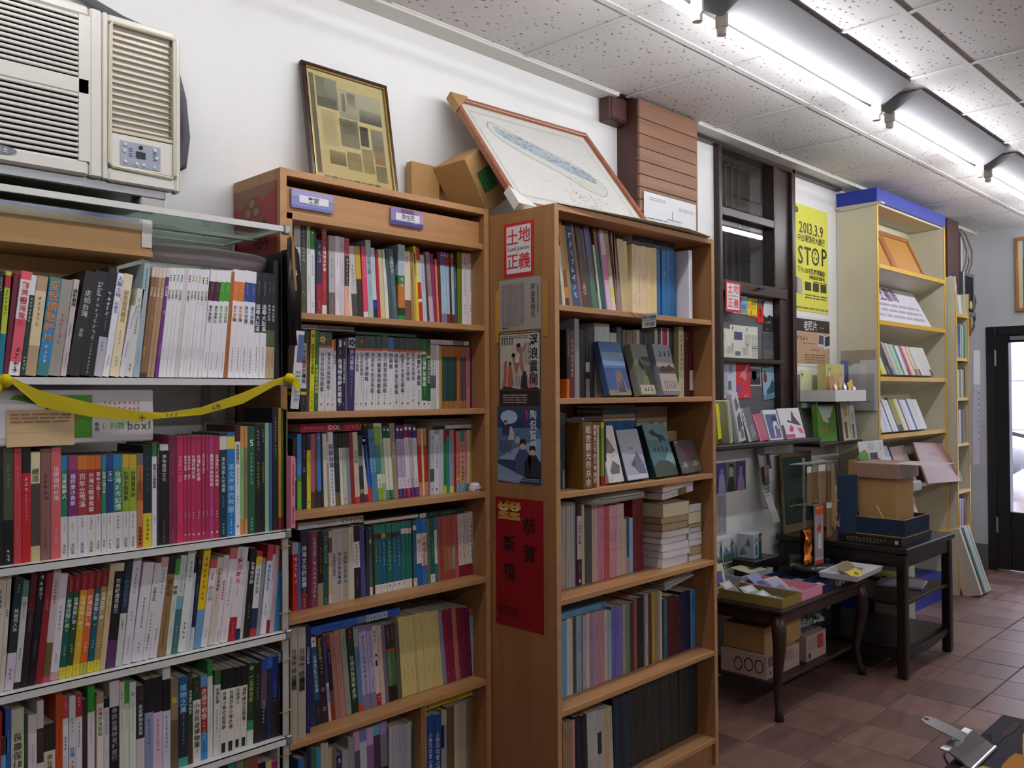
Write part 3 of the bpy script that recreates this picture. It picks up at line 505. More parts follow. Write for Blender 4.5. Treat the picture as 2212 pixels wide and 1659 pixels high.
BOOKS = {  # some plain entries stand in for shaded gaps and neighbours' cover sides
'white1': '''
P 520 78 212 3.9 0 222/b30:0a7a92 .05:~5:ddd
P 529 103 214 4.5 0 b4c83c/b40:0a7a92/m4-16:b03040 .17:~7:444
P 540 91 210 5.6 0 6b2035 
P 550 203 217 6.6 0 e0606f/m8-46:eae6e6/b13:e9e4e4 .1:翻滾吧:d0455a .25:台灣電影:d0455a .72:~4:8a2a3a .87:~3:333
P 571 101 211 6.1 0 1f3d33/t20:e4e6ee .22:~7:ddd .8:~4:ddd
P 581 206 210 6.5 0 b59a7c/m15-70:dccba4 .2:~6:a08a68:.5
P 603 219 210 7.3 0 2a86c0/t10:4a8a8a/b14:3a7f84 .04:愛恨情愁錄片:e08a28:.95 .68:~2:dfe8f0:.5 .78:~2:fff:.45
P 625 228 207 7.6 0 9c9690 .35:~7:c06a72:.4
P 649 113 210 7.6 0 c4bab8 .1:攝影臺灣:333:.8 .45:~5:444:.5 .75:~7:555:.4
P 661 260 230 10.0 0 2c2a2c .18:走拍台灣:c8c8c8:.55 .55:黃春:aaa:.35
P 688 281 232 8.4 0 26262a .1:Salud:bbb:.5 .25:~8:bbb:.4 .6:~4:888:.3 .75:~7:ccc:.3
P 717 175 243 7.7 0 1e222c/b36:b9b9c6 .22:~5:eee:.6 .4:~7:999:.35 .68:~3:444:.4
P 735 135 233 8.4 0 eae8f0 .03:人與土地:5b6ea6:.85 .28:阮義忠:6a7ab0:.6 .8:~4:888:.4
P 750 194 232 8.2 0 e6dab6 .16:想見看見聽見:a8916a:.6 .55:~4:a8916a:.4 .8:~3:a8916a:.4
P 770 123 162 10.3 0 dcdae0 .1:~6:a8a0c0:.5 .5:~6:555:.5
P 783 169 201 8.4 0 d4d6cf .1:~4:c4c6bf .35:~5:555:.4 .85:~2:333:.5
P 801 143 260 6.0 0 a3b6be .04:~8:5a6a78:.45 .4:~5:c8d4d8:.5 .75:~6:6a7a84:.4
P 816 72 254 6.9 0 8a6247/t9:d9c4b8/b4:444 .18:台中鄉圖:e8d8c0:.7 .72:~6:e8d8c0:.4
P 823 81 254 7.0 0 8f6a4a/t9:d9c4b8/b4:444 .18:台中鄉圖:e8d8c0:.7 .45:2:d8b040:.8
P 832 76 253 6.9 0 b09070/t9:dccabc .18:台中鄉圖:e8d8c0:.7 .42:3:d05a90:.8
P 840 85 254 6.9 0 b09070/t9:dccabc .18:台中鄉圖:e8d8c0:.7 .42:4:d05a90:.8
P 850 86 254 6.7 0 6a2f86/t8:d8ccdc .16:台中鄉圖:e8dcc0:.7 .39:5:e8d840:.9 .68:~8:d8c0e0:.4
P 859 87 256 6.2 0 e8e5e8 .06:◆◆◆:4a9a6a:.6 .2:台中鄉圖6:555:.6 .72:~7:999:.4
P 868 81 256 6.1 0 ece9ec .06:◆◆◆:222:.6 .2:台中鄉圖6:555:.6 .72:~7:999:.4
P 877 82 257 6.0 0 ebe9ea .06:◆◆◆:3a62a8:.6 .2:台中鄉圖7:555:.6 .72:~7:999:.4
P 886 95 257 5.9 0 ece9ec .06:◆◆◆:3a4f98:.6 .2:台中鄉圖7:555:.6 .72:~7:999:.4
P 896 89 258 5.8 0 d8d2d2 .72:~7:999:.4
P 906 96 258 5.7 0 ebe9ec .06:◆◆◆:902040:.6 .2:台中鄉圖8:555:.6 .72:~7:999:.4
P 916 78 259 5.6 0 e8e6e9 .06:◆◆◆:6aa050:.6 .2:台中鄉圖9:555:.6 .72:~7:999:.4
P 924 78 259 5.5 0 ecebee .06:◆◆◆:7ab060:.6 .2:台中鄉圖9:555:.6 .72:~7:999:.4
P 933 85 259 5.3 0 e9e7ea .06:◆◆◆:d89a40:.6 .2:台中鄉圖10:555:.6 .72:~7:999:.4
P 942 93 259 5.2 0 ecebee .07:◆◆◆:222:.6 .2:台中鄉圖10:555:.6 .72:~7:999:.4
P 952 97 260 5.1 0 e9e7ec .07:◆◆◆:4a2060:.6 .2:台中鄉圖11:555:.6 .72:~7:999:.4
P 962 137 261 5.7 0 eceaf0/m11-29:4a1f2e .13:~4:b09aa0:.35 .33:臺中鄉圖:555:.6 .46:12:444:.6 .76:~8:777:.4
P 977 129 261 5.5 0 eceaf0/m11-29:4a1f2e .13:~4:b09aa0:.35 .33:臺中鄉圖:555:.6 .46:12:444:.6 .76:~8:777:.4
P 990 133 262 5.4 0 eceaf0/m11-29:46a02c .13:~4:d0e8c0:.35 .33:臺中鄉圖:8ac070:.6 .46:13:444:.6 .76:~8:777:.4
P 1004 135 263 5.1 0 eceaf0/m11-29:46a02c .13:~4:d0e8c0:.35 .33:臺中鄉圖:8ac070:.6 .46:13:444:.6 .76:~8:777:.4
P 1018 105 260 4.7 0 a8622c 
P 1029 155 267 4.0 0 eceaf0/m11-29:d87a30 .13:~4:f0d8c0:.35 .33:臺中鄉圖:d88a50:.6 .45:14:444:.6 .72:~9:777:.4
P 1045 150 266 3.8 0 eceaf0/m11-29:d87a30 .13:~4:f0d8c0:.35 .33:臺中鄉圖:d88a50:.6 .45:14:444:.6 .72:~9:777:.4
P 1061 162 267 3.4 0 eceaf0/m11-29:2f4590 .13:~4:c0c8e0:.35 .33:臺中鄉圖:6a7ab0:.6 .46:15:444:.6 .72:~9:777:.4
P 1078 168 266 3.0 0 eceaf0/m11-29:2f4590 .13:~4:c0c8e0:.35 .33:臺中鄉圖:6a7ab0:.6 .46:15:444:.6 .72:~9:777:.4
P 1095 166 266 2.5 0 1c2028/b43:eceaf0 .08:~6:aaa:.35 .3:追尋大肚溪:e8e8f0:.8 .7:~9:888:.4
P 1113 165 266 2.2 0 1c2028/b43:eceaf0 .08:~6:aaa:.35 .3:追尋大肚溪:e8e8f0:.8 .7:~9:888:.4
P 1130 121 266 1.9 0 1c2028/m54-70:515c40/b30:b8a078 .08:~6:aaa:.35 .3:再尋大肚溪:bbb:.65 .74:~8:554:.4
P 1142 122 265 1.8 0 1c2028/m54-70:515c40/b30:b8a078 .08:~6:aaa:.35 .3:再尋大肚溪:bbb:.65 .74:~8:554:.4
H 1155 162 301 1.0 0 131316 
H 1176 30 324 0.7 0 17171a 
H 1195 30 333 0.5 0 141416 
''',
'white2': '''
P 528 127 240 0.0 0 1c1c1c 
P 541 178 239 0.0 0 47503a/b38:131313 .15:~6:9aa084:.45 .87:~3:e8e8e8:.5
P 560 143 236 0.0 0 c0404a .15:~9:e0a0a0:.4 .7:~5:e0a0a0:.4
P 575 170 236 0.0 0 c02028/t22:1e1a1c .25:~3:f0e0e0:.6 .4:~9:e0b0b0:.35
P 592 172 227 0.0 0 4a4540/t29:ddd3ac/b14:c9b98c .15:絕活:443:.8
P 610 201 232 0.0 0 8a5f5a .22:~5:5a2a2a:.55 .7:~6:6a4040:.35
P 631 191 234 0.0 0 d4656a .17:法國裡的台灣:f0d8d8:.6 .72:~5:f0d0d0:.35
P 650 135 216 0.0 0 2a7a5a/t14:2f7fae/b40:d9d8d6 .18:花東築夢人:e8f0e8:.75 .62:~5:777:.4 .87:玉山社:333:.5
P 665 175 215 0.0 0 7a2f72/t14:9a3f6a/b40:d9d8d6 .18:福爾摩沙音樂:e8d8e8:.62 .66:~3:777:.35 .87:玉山社:333:.5
P 683 199 214 0.0 0 9c3a3c/t14:c8782f/b40:dad8e0 .18:百年立霧溪:e8d8d0:.7 .62:~3:777:.35 .87:玉山社:333:.5
P 703 166 213 0.0 0 9c3038/t14:c8682f/b40:d9d6d2 .17:台灣古戰場風雲:e8d8d0:.7 .62:~4:777:.4 .87:玉山社:333:.5
P 720 120 213 0.0 0 9c3038/t14:c8682f/b40:d9d8d6 .17:黃金之島:e8d8d0:.8 .36:~4:d8b0a0:.45 .62:~3:777:.4 .87:玉山社:333:.5
P 733 102 213 0.0 0 2f7f62/t14:2f7f9e/b40:d9d8d6 .17:台灣土地日本:d8e8e0:.75 .62:~5:777:.4 .87:玉山社:333:.5
P 744 137 213 0.0 0 1e3f7e/t14:244a86/b40:d9d8d6 .17:玉山:d8e0f0:.8 .62:~4:777:.4 .87:~3:333:.5
P 758 197 213 0.0 0 2c8066/t14:2f7fae/b40:d6d4d0 .17:台灣城市記憶:d8ece4:.7 .62:~4:777:.4 .87:玉山社:333:.5
P 778 141 212 0.0 0 8aa83a/t14:c8a83a/b40:d4d2d4 .17:台灣生態漫畫:3a4a20:.75 .62:~5:777:.4 .87:玉山社:333:.5
P 793 163 211 0.0 0 9aae34/t14:c8a82f/b40:d9d8d6 .17:台灣賞鳥誌:3a4a20:.7 .62:~5:777:.4 .87:玉山社:333:.5
P 810 138 212 0.0 0 c07a50/t12:6a6a6a/m30-50:9a5a3a/b22:c8703a .14:~6:4a2a20:.6 .77:台灣得寶家:3a2018:.6
P 824 192 230 0.0 0 1f2a2a/b33:d8c430 .1:~7:3a6a6a:.6 .72:~5:222:.5
P 844 108 234 0.0 0 e0e0e6/t13:2f7f3a/b8:d0d4d4 .2:臺灣文化藏寶圖:444:.7 .7:~3:555:.5
P 855 65 235 0.0 0 2c2c3c .05:~9:ccc:.6
P 862 197 230 0.0 0 17171c/t6:d8d8d8 .1:博物館與文化:c8c8c8:.5 .75:~7:999:.35
P 883 184 251 0.0 0 7a2848 .18:~6:b06a80:.4 .85:~4:c08090:.4
P 902 154 247 0.0 0 c8305a .18:台灣登山一百年:e89ab0:.55 .7:~4:e8a0b0:.4
P 918 85 246 0.0 0 b03058 .18:看見老台灣:f0dce0:.8 .36:續篇:f0dce0:.7 .72:~3:f0dce0:.5 .92:▲:f0dce0:.6
P 927 82 246 0.0 0 b03058 .18:看見老台灣:f0dce0:.8 .36:續篇:f0dce0:.7 .72:~3:f0dce0:.5 .92:▲:f0dce0:.6
P 936 119 247 0.0 0 b83258 .18:台灣民間故事:f4e4e8:.75 .72:~3:f0dce0:.5 .92:▲:f0dce0:.6
P 948 133 247 0.0 0 b03060 .18:台灣歷史故事:f4e4e8:.75 .72:~3:f0dce0:.5 .92:▲:f0dce0:.6
P 962 94 246 0.0 0 a83058 .17:我的口袋旅人朋友:f0dce0:.6 .72:~3:f0dce0:.5 .92:▲:f0dce0:.6
P 972 85 246 0.0 0 a83050 .18:~7:e0b0a0:.6 .72:~3:f0dce0:.5
P 981 123 247 0.0 0 b43c7c .18:臺灣百年前的足跡:f4e4f0:.75 .7:~3:f0dce0:.5 .92:▲:f0dce0:.6
P 994 131 245 0.0 0 a8304a .18:台灣蒸汽火車速寫:f0dce0:.7 .72:~3:f0dce0:.5 .92:▲:f0dce0:.6
P 1008 184 251 0.0 0 16384e/m3-16:d8d4cc .23:淡水河系人文地景:d8e0e4:.55 .6:~4:8aa:.4 .86:~4:c8d8e0:.5
P 1027 204 252 0.0 0 2178c0/m4-16:e0c84a .3:淡北海岸的甦醒:a8d4f0:.8 .75:~4:a8d0f0:.4 .85:~4:d8ecf8:.45
P 1048 136 269 0.0 0 e6e6ea/t15:4a1f22 .17:全島要變化:333:.7 .38:~5:d8a030:.6 .64:~3:555:.5 .9:▲:333:.6
P 1062 101 267 0.0 0 8aba7a/t20:d09a5a/b14:c88a50 .3:~9:3a5a38:.5
P 1073 84 266 0.0 0 8a7a4a/t20:d0945a/b14:c88a50 .3:~9:3a3a28:.5
P 1082 194 265 0.0 0 1f5a40 .12:5:f0f0f0:.9 .24:~8:c8dcd0:.5 .85:~4:d8e8e0:.5
P 1102 159 269 0.0 0 1a201c .05:~6:ccc:.5 .35:~8:c8b83a:.5
P 1118 105 270 0.0 0 16181a .05:~6:ccc:.5 .35:~8:d8c83a:.6
P 1129 106 272 0.0 0 8aba9a 
P 1140 88 272 0.0 0 3a5f8a 
P 1150 165 310 0.0 0 1b1f2e .08:~9:bbb:.4 .3:~5:9aaa5a:.4
P 1167 85 310 0.0 0 b88f2c/b10:8a2a22 .1:~8:4a3a10:.6
P 1178 30 310 0.0 0 4f7a32/b10:8a2a22 .2:~8:c8e0a0:.6
P 1188 30 306 0.0 0 1c2a24 
''',
'white3': '''
P 514 197 231 3.5 0 cfc6b8 .1:~6:444:.5
P 534 83 237 3.6 0 d3c8b6 .3:吃朋友:444:.6 .62:~4:555:.35
P 543 160 226 5.2 0 20302f/b33:d6c8d8 .05:~3:ccc:.4 .28:民話完人未:d0d8d8:.55 .8:~3:222:.5
P 560 117 218 4.8 0 c6ccc6/t15:5f8a7a/b6:2b2230 .2:懷念山海:8a9a94:.7 .62:~4:333:.5
P 572 131 230 5.3 0 2a1a1c/t33:5a1420 .35:~7:a09090:.4
P 586 132 230 5.6 0 16141a .02:~4:eee:.8 .14:~3:eee:.6 .6:~6:888:.4
P 600 134 227 5.8 0 8e1f2a .2:~5:d89090:.45
P 614 135 232 5.7 0 c9b8c0/b35:6b5a2a/b5:c03a72 .1:~7:9a2a5a:.5
P 628 163 222 5.4 0 dad6dc/b8:c8a0a4 .3:~6:888:.5 .75:~3:666:.4
P 645 131 214 5.5 0 135c4e/t17:8e1a22/b11:e0d038 .03:~5:d89a9a:.4 .22:台灣民間傳奇:e0e8e4:.75 .52:◆:e8d040:.4 .68:~3:d0e0d8:.5 .9:~4:443:.6
P 659 122 216 5.5 0 2c4a26/t17:8e1a22/b11:e0d038 .03:~5:d89a9a:.4 .22:台灣民間傳奇:e0e8e4:.75 .52:◆:e8d040:.4 .68:~3:d0e0d8:.5 .9:~4:443:.6
P 672 137 217 5.6 0 d8a828/t17:9a1a22/b11:e0d038 .03:~5:d89a9a:.4 .22:台灣民間傳奇:f0e4b8:.75 .52:◆:e8e0c0:.4 .68:~3:f0e8c8:.5 .9:~4:443:.6
P 686 149 216 5.6 0 d8642c/t17:9a1a22/b11:b8c040 .03:~5:d89a9a:.4 .22:台灣民間傳奇:f0dcc8:.75 .52:◆:e86030:.4 .68:~3:f0dcc8:.5 .9:~4:443:.6
P 702 123 217 5.6 0 0f5a6c/t17:8e1a22/b11:e0d038 .03:~5:d89a9a:.4 .22:台灣民間傳奇:d8e8ec:.75 .52:◆:e8c040:.4 .68:~3:d0e0d8:.5 .9:~4:443:.6
P 715 127 218 5.6 0 a88a5a/t17:8e1a22/b11:e0d038 .03:~5:d89a9a:.4 .22:台灣民間傳奇:f0e8d8:.75 .52:◆:e8c040:.4 .68:~3:f0e8d8:.5 .9:~4:443:.6
P 728 120 229 6.0 0 ccb88e .3:~8:8a6a3a:.5
P 741 207 228 5.4 0 171418/t8:cfc8a0/b26:5a2f62 .15:在島嶼遇見自己:d8d8d8:.5
P 762 138 229 5.8 0 ccd0c6/t50:16303f .13:一個湖泊的祕密:5a7a9a:.7 .56:陳煥文:666:.5
P 777 183 235 6.4 0 d8d6de .1:~6:999:.5 .5:~3:5aa0d0:.4 .75:~5:999:.4
P 796 245 220 7.7 0 dcd9df .35:~9:444:.3 .8:~3:666:.3
P 821 150 216 8.1 0 dedbe1 .25:愛情生活:444:.5 .5:~8:444:.5 .75:~4:555:.5
P 837 170 227 7.6 0 dbd7dc/t10:d8a0a4 .12:~7:555:.45 .7:~4:777:.4
P 854 194 224 7.6 0 94744a/t17:1c1c22 .22:蜻蜓記:5a4428:.65 .5:~8:6a5438:.35 .75:~5:5a4428:.35
P 875 119 219 6.6 0 ccd8ca/t17:4f9a2f .28:呼喚:333:.85 .42:~6:8a9a88:.45 .7:~4:666:.4
P 887 151 225 6.5 0 3f6f72/t42:c4d4d2/m42-55:7aa8c0 .2:~5:9ab0a8:.5 .72:~6:c0d0d0:.4
P 903 195 233 6.8 0 dbe1dc .1:~5:8ac0a0:.5 .7:~4:666:.5
P 923 81 225 5.7 0 c9cdd8/t20:22242a .25:~5:5a6a9a:.6 .6:~3:777:.5
P 932 82 218 6.1 0 1f2440/b24:c8ccd2 .04:~2:ddd:.6 .3:~8:9aa0c0:.4
P 941 177 238 6.8 0 e6c622/b38:6a9cc8 .1:~8:c83a2a:.7
P 959 166 205 7.5 0 e2dcde/t10:d05a5a .15:2666:c03a3a:.5 .3:綠目標:9a9a9a:.7 .8:~3:666:.4
P 977 161 208 7.1 0 d3c6b8 .12:幻本台灣漫夢:6a6058:.55 .42:~5:8a8078:.35
P 993 129 211 7.4 0 dfdbdf .04:~4:555:.4 .28:●●●●●●●:c85a5a:.5 .85:~4:444:.5
P 1007 199 226 7.5 0 e4dce0/t12:d07070 .3:~7:aaa:.5 .85:~4:d0a0a0:.5
P 1028 185 226 7.2 0 e2dade/b25:a81e28 .02:~3:222:.4 .12:舊日時光:c82a34:.8 .42:~4:777:.35 .8:~4:d8a0a0:.4
P 1047 117 223 6.5 0 dadadc/b12:1f2450 .25:~6:777:.5
P 1059 83 188 5.6 0 b9b9b4 
P 1068 173 218 5.8 0 1a1a1c .15:台灣地方誌:dcdcdc:.6 .62:~5:999:.4
P 1086 164 207 5.7 0 dadae0/t6:c02a30/m6-16:d8c82a/b33:1f3450/b9:b82a38 .2:發現島嶼台灣:777:.6
P 1103 96 190 5.7 0 8c8c92 
P 1114 159 220 6.4 0 dedee4/t18:c83850 .22:漫遊台灣文字:4a7ac0:.65 .65:~4:444:.5
P 1130 87 217 6.1 0 d0c8cc/t10:a8202a/b15:8a1e20 .2:~7:333:.7
P 1140 125 215 5.2 0 b8a0b0 .6:~5:555:.5
P 1153 164 208 4.3 0 3a7fb0/t28:6a4a42 .35:~8:1f4a6a:.4
P 1170 30 197 3.5 0 6b5a48 
''',
'white4': '''
P 524 90 225 1.8 0 a02820 
P 533 115 172 1.9 0 2f3a38/m20-45:5aa0d0/m45-70:4f9a4a 
P 545 104 230 0.9 0 3355a0 .2:~8:9ab8e8:.5
P 556 234 224 0.6 0 c6ccb0 .22:長壽保健:444a38:.75
P 580 57 210 0.5 0 3a4f2a 
P 587 166 205 0.0 0 dacfd3 .3:~6:999:.4
P 604 127 230 0.6 0 d4cfd0/m25-56:3a332e 
P 617 222 178 0.4 0 d3cab4/t32:2a2424 .36:奇台灣:4a4438:.5
P 640 139 236 0.0 0 c04c20 .3:~8:7a3a20:.5 .65:~4:f0a080:.4
P 654 106 225 0.0 0 dfdbdf/t20:c84450 .03:~3:f0dada:.5 .36:~4:222:.7 .55:~6:777:.4
P 666 136 224 0.0 0 d3d5d7 .2:~4:8a9aa0:.6 .48:台灣:3a72b0:.8 .6:~2:c85040:.7
P 680 130 226 0.0 0 e0dce1/t22:b83040 .03:~3:f0dada:.5 .26:~7:4a72b8:.6
P 693 104 210 0.0 0 3a2a2a 
P 704 146 237 0.7 0 dbd9d7/t24:2f9a2f .28:~8:999:.5
P 720 30 212 0.6 0 8a6a4a 
P 723 143 217 0.8 0 dfddd9/t11:b09a7a/b14:dacc22 .14:台灣:d04a3a:.7 .24:野鳥圖鑑:6a9a4a:.7
P 738 113 201 0.7 0 d4d0d6/t10:1a1a1e/b14:9a1a20 .14:我的野鳥朋友:9a9aa0:.7 .55:~4:8a8a90:.4
P 750 203 235 0.6 0 1c1c1c/t24:dcd6d8 .25:尋找台灣特有種旅行:a8a8a8:.6
P 771 110 229 0.4 0 d6d0bc .08:~3:444:.6 .3:~7:9aa090:.5
P 782 99 229 0.0 0 cddfcc/t22:3a9a3a/b9:4a8a7a .25:~7:8aa890:.6
P 793 142 223 0.0 0 d7e1d3 .1:◉:5a6a5a:.6 .25:~7:8aa8a0:.5
P 808 186 211 0.4 0 2a2a2c/b44:c9c4c3 .05:~2:c03a3a:.6 .2:走在夢想的里程:d8d8d8:.5
P 827 191 221 0.5 0 8a8fb4/t34:1e1c20 .4:~6:5a5f90:.5
P 846 210 221 0.5 0 d2bace/t36:1a1a20 .42:~7:a8809a:.5
P 868 182 240 0.8 0 c9c9d9/t12:e0dce0/m12-42:17151a .46:~8:6a6a8a:.5
P 887 174 207 0.8 0 6a5540/t45:8f7d5c .2:傑:e0c830:.8 .5:~6:3a2c20:.4
P 905 229 207 0.8 0 1f2a38/t33:1f5f90/b10:3a9a8a .08:植物之美:a8d4f0:.7 .4:~9:8a9aaa:.35
P 928 108 216 0.8 0 2a3a2c/b35:4a3a2a .05:~2:d04a3a:.6 .2:沒有牆壁的教室:c8d0c0:.7
P 940 191 199 0.9 0 dad4c8/t27:1f3f22 .04:~2:d04a3a:.6 .3:小市民遊博物館:333:.75 .72:~5:555:.35
P 959 161 200 1.1 0 922c2a/t14:6a9cd0/b32:3f8ac4 .16:走過汗疤路:f0d8d0:.85 .5:~6:f0d0c8:.5 .78:~3:1a4a7a:.5
P 976 129 230 1.1 0 dcdfdc/t16:2f8a3a .3:~7:c090b0:.5 .55:~6:888:.5
P 990 154 203 1.3 0 d3d5d3/t17:3a6a3a .2:台灣記憶:444:.6 .45:~7:777:.5
P 1006 180 201 1.5 0 dcd8cc/t24:16141a .26:台灣小學世紀風華:443:.6 .9:▮:222:.7
P 1024 186 200 1.5 0 dcd8cc/t24:16141a .26:台灣百年小學故事:443:.6 .9:▮:222:.7
P 1043 153 199 1.6 0 dcd8cc/t24:16141a .26:放眼國父:443:.6 .6:~5:776:.3 .9:▮:222:.7
P 1059 169 198 1.6 0 dcd8cc/t24:16141a .26:福爾摩沙愛情書:443:.65 .6:~5:776:.3 .9:▮:222:.7
P 1077 174 201 1.6 0 1f3a22/m70-82:3a8a5a/b18:d0d6d2 .04:◉:d8e0c8:.6 .16:黑瓦與老樹:a8b85a:.7 .5:~3:7a8a5a:.4
P 1095 177 197 1.6 0 22201f .15:~7:8a8078:.5
P 1113 160 203 1.6 0 5a4a58/t15:2a4f9a/b40:1f1c20 .5:~7:c8c8c8:.5
P 1130 143 206 1.4 0 20284a/t15:2f6ab8 
P 1144 164 202 1.5 0 1e2f78/b50:2a1f24 .3:~6:6a8ad8:.5
P 1161 80 209 1.4 0 2a2430/t12:a8c8d8 .4:~8:b8b0b0:.5
P 1174 30 210 1.2 0 3a1e22 .1:~6:8a5a52:.4 .5:~5:c0b0a8:.5
''',
'white5': '''
B 959 227 233 0.0 0 2a4a4a 
B 982 231 232 0.0 0 cfc8c0 
B 1006 200 231 0.0 0 1c1a20 
B 1027 238 240 0.0 0 2f7f82 
B 1051 171 239 0.0 0 7a8a5a 
B 1069 246 234 0.0 0 7a5a42 
B 1094 140 230 0.0 0 b03a3a 
B 1108 197 207 0.0 0 16141a 
B 1129 162 206 0.0 0 cdbd8e 
B 1146 164 199 0.0 0 a82a7a 
B 1162 69 240 0.0 0 d8d4d0/b30:3a6a42 
B 1174 30 230 0.0 0 1c1c1c 
''',
'mid1': '''
P 1271 203 273 0.0 0 c6caca .3:~9:4a6a8a:.5
P 1292 177 271 0.0 0 4a5240 .1:~9:c8ccb8:.6 .75:~2:b8bca8:.5 .9:~3:9aa08a:.4
P 1311 105 271 0.0 0 e0e4e3 .2:~9:888:.5 .6:~7:888:.5
P 1322 138 239 0.0 0 e2e8ec/t24:2f9a3a .03:●:c8e8b0:.5 .3:~8:667:.5 .85:~2:333:.5
P 1336 52 240 0.0 0 1e2433 .05:~9:ccc:.6
P 1342 173 212 0.0 0 a01e3a/t58:2a2c4a .05:~3:a8b0d0:1 .8:~3:d89aa0:.4
P 1360 148 260 0.0 0 b02430/t11:d8a8b0/b12:e2dcda .25:台灣地名故事:f0e0e0:.75 .6:~6:e8c8c8:.4
P 1375 67 227 0.0 0 1f2a2a .1:~9:888:.5
P 1382 204 228 0.0 0 bab0b4/b30:6f625f .25:~6:999:.5 .78:~5:c8bcb8:.4
P 1403 152 229 0.0 0 e4dde6 .15:~7:d08ab8:.5 .6:~7:888:.4
P 1419 150 228 0.0 0 d2c7d2 .08:~3:333:.5 .3:~8:aaa:.5
P 1435 162 227 0.0 0 e8b49a/t22:c9485a/m22-60:3a3030 .25:~9:d8c8c8:.6 .65:~4:c08a70:.4
P 1452 91 139 -3.3 0 e0d8d0 
P 1461 203 207 -3.8 0 4a4a4a/t66:c9c2c0 .25:~6:8a8484:.5
P 1482 180 208 -3.6 0 3a2a20/t45:c8a82a 
P 1501 161 210 -2.6 0 e0406a/b10:e0d8d4 .1:~8:f0b0c0:.5
P 1518 184 231 -2.8 0 aabcc0 .2:在地之歌:5a6a78:.7 .5:~6:8a9aa0:.4
P 1537 135 210 -3.2 0 c8d6de/m72-85:2430a0/b15:1c2030 .15:~9:8aa0c0:.5
P 1551 114 205 -2.7 0 b0202c .4:~6:d08080:.4
P 1563 163 208 -3.9 0 d2c49c 
P 1580 131 210 -3.3 0 e2e2d2 .1:~5:777:.5 .5:~4:888:.4
P 1594 151 214 -5.7 0 3f545a 
P 1609 171 215 -5.2 0 4f6a72 .1:後龍好庄:c0d0d8:.7 .5:~7:9ab0b8:.5
P 1627 254 232 -0.8 0 1f3a22/t40:b0c4d4/m40-52:3f7a3a/m52-82:c07830/b8:2f8a3a .14:~6:dce8f4:.6
P 1653 246 214 -1.5 0 ddd4bc/b31:7a4f42 .06:~2:8a8068:.5
P 1678 92 213 -1.5 0 a88a3a .2:~7:5a4418:.7
P 1688 96 211 -1.6 0 bda262 
P 1698 105 234 -3.3 0 e8d522 .08:~9:554a10:.7 .6:~4:887a20:.5
P 1709 137 231 -3.4 0 c8302a/m17-46:e4e0de/m68-72:e4e0de .2:~6:333:.5
P 1724 162 210 -3.8 0 bccfd7 .15:~9:6a8a9a:.5
P 1741 91 210 -4.0 0 5a3a4a 
P 1750 181 222 -4.8 0 c4b4c0/t62:9c8088 .15:~7:d0c0c8:.4
P 1769 109 218 -4.5 0 92306a .3:~7:d8a0c0:.4
P 1781 93 203 -3.1 0 dc7e5e .3:~5:f0c0a0:.4
P 1791 85 228 -2.2 0 6a2a22 
P 1800 119 228 -1.9 0 a8c8d8/t18:7a4f9a/b15:8a7a9a .03:●:eee:.6 .22:~8:5a7a98:.5
P 1812 107 229 -1.9 0 a8c8d8/t18:7a4f9a/b15:8a7a9a .03:●:eee:.6 .22:~8:5a7a98:.5
P 1824 108 228 -1.9 0 a8c8d8/t18:9a2f30/b15:6a3a2a .03:●:eee:.6 .22:~8:5a7a98:.5
P 1835 79 228 -1.7 0 5a2a20 
P 1844 105 229 -1.7 0 a8c8d8/t18:b0562a/b15:6a3a2a .03:●:eee:.6 .22:~8:5a7a98:.5
P 1855 106 192 -2.2 0 3f5a66 .1:~8:c0d0d8:.6
P 1866 185 238 -0.4 0 6a7a1a 
P 1885 253 237 -0.4 0 e4e4e4/t15:d8c0c2 .04:~2:c83a40:.6 .24:~9:888:.35 .7:~3:b04a6a:.4
P 1911 207 238 0.0 0 e4e4e4/t15:d8c0c2 .04:~2:c83a40:.6 .24:~9:888:.35 .7:~3:b04a6a:.4
P 1932 54 235 0.0 0 e4e4e4/t15:d8c0c2 .04:~2:c83a40:.6 .24:~9:888:.35 .7:~3:b04a6a:.4
P 1953 30 221 0.0 0 8fa9c4 .3:~5:5a6a8a:.5
P 1968 30 240 0.4 0 1f2226 
P 1979 30 257 0.5 0 bcc0c0 .4:~5:777:.5
P 1992 30 256 0.5 0 cdcdca .2:~9:333:.6
''',
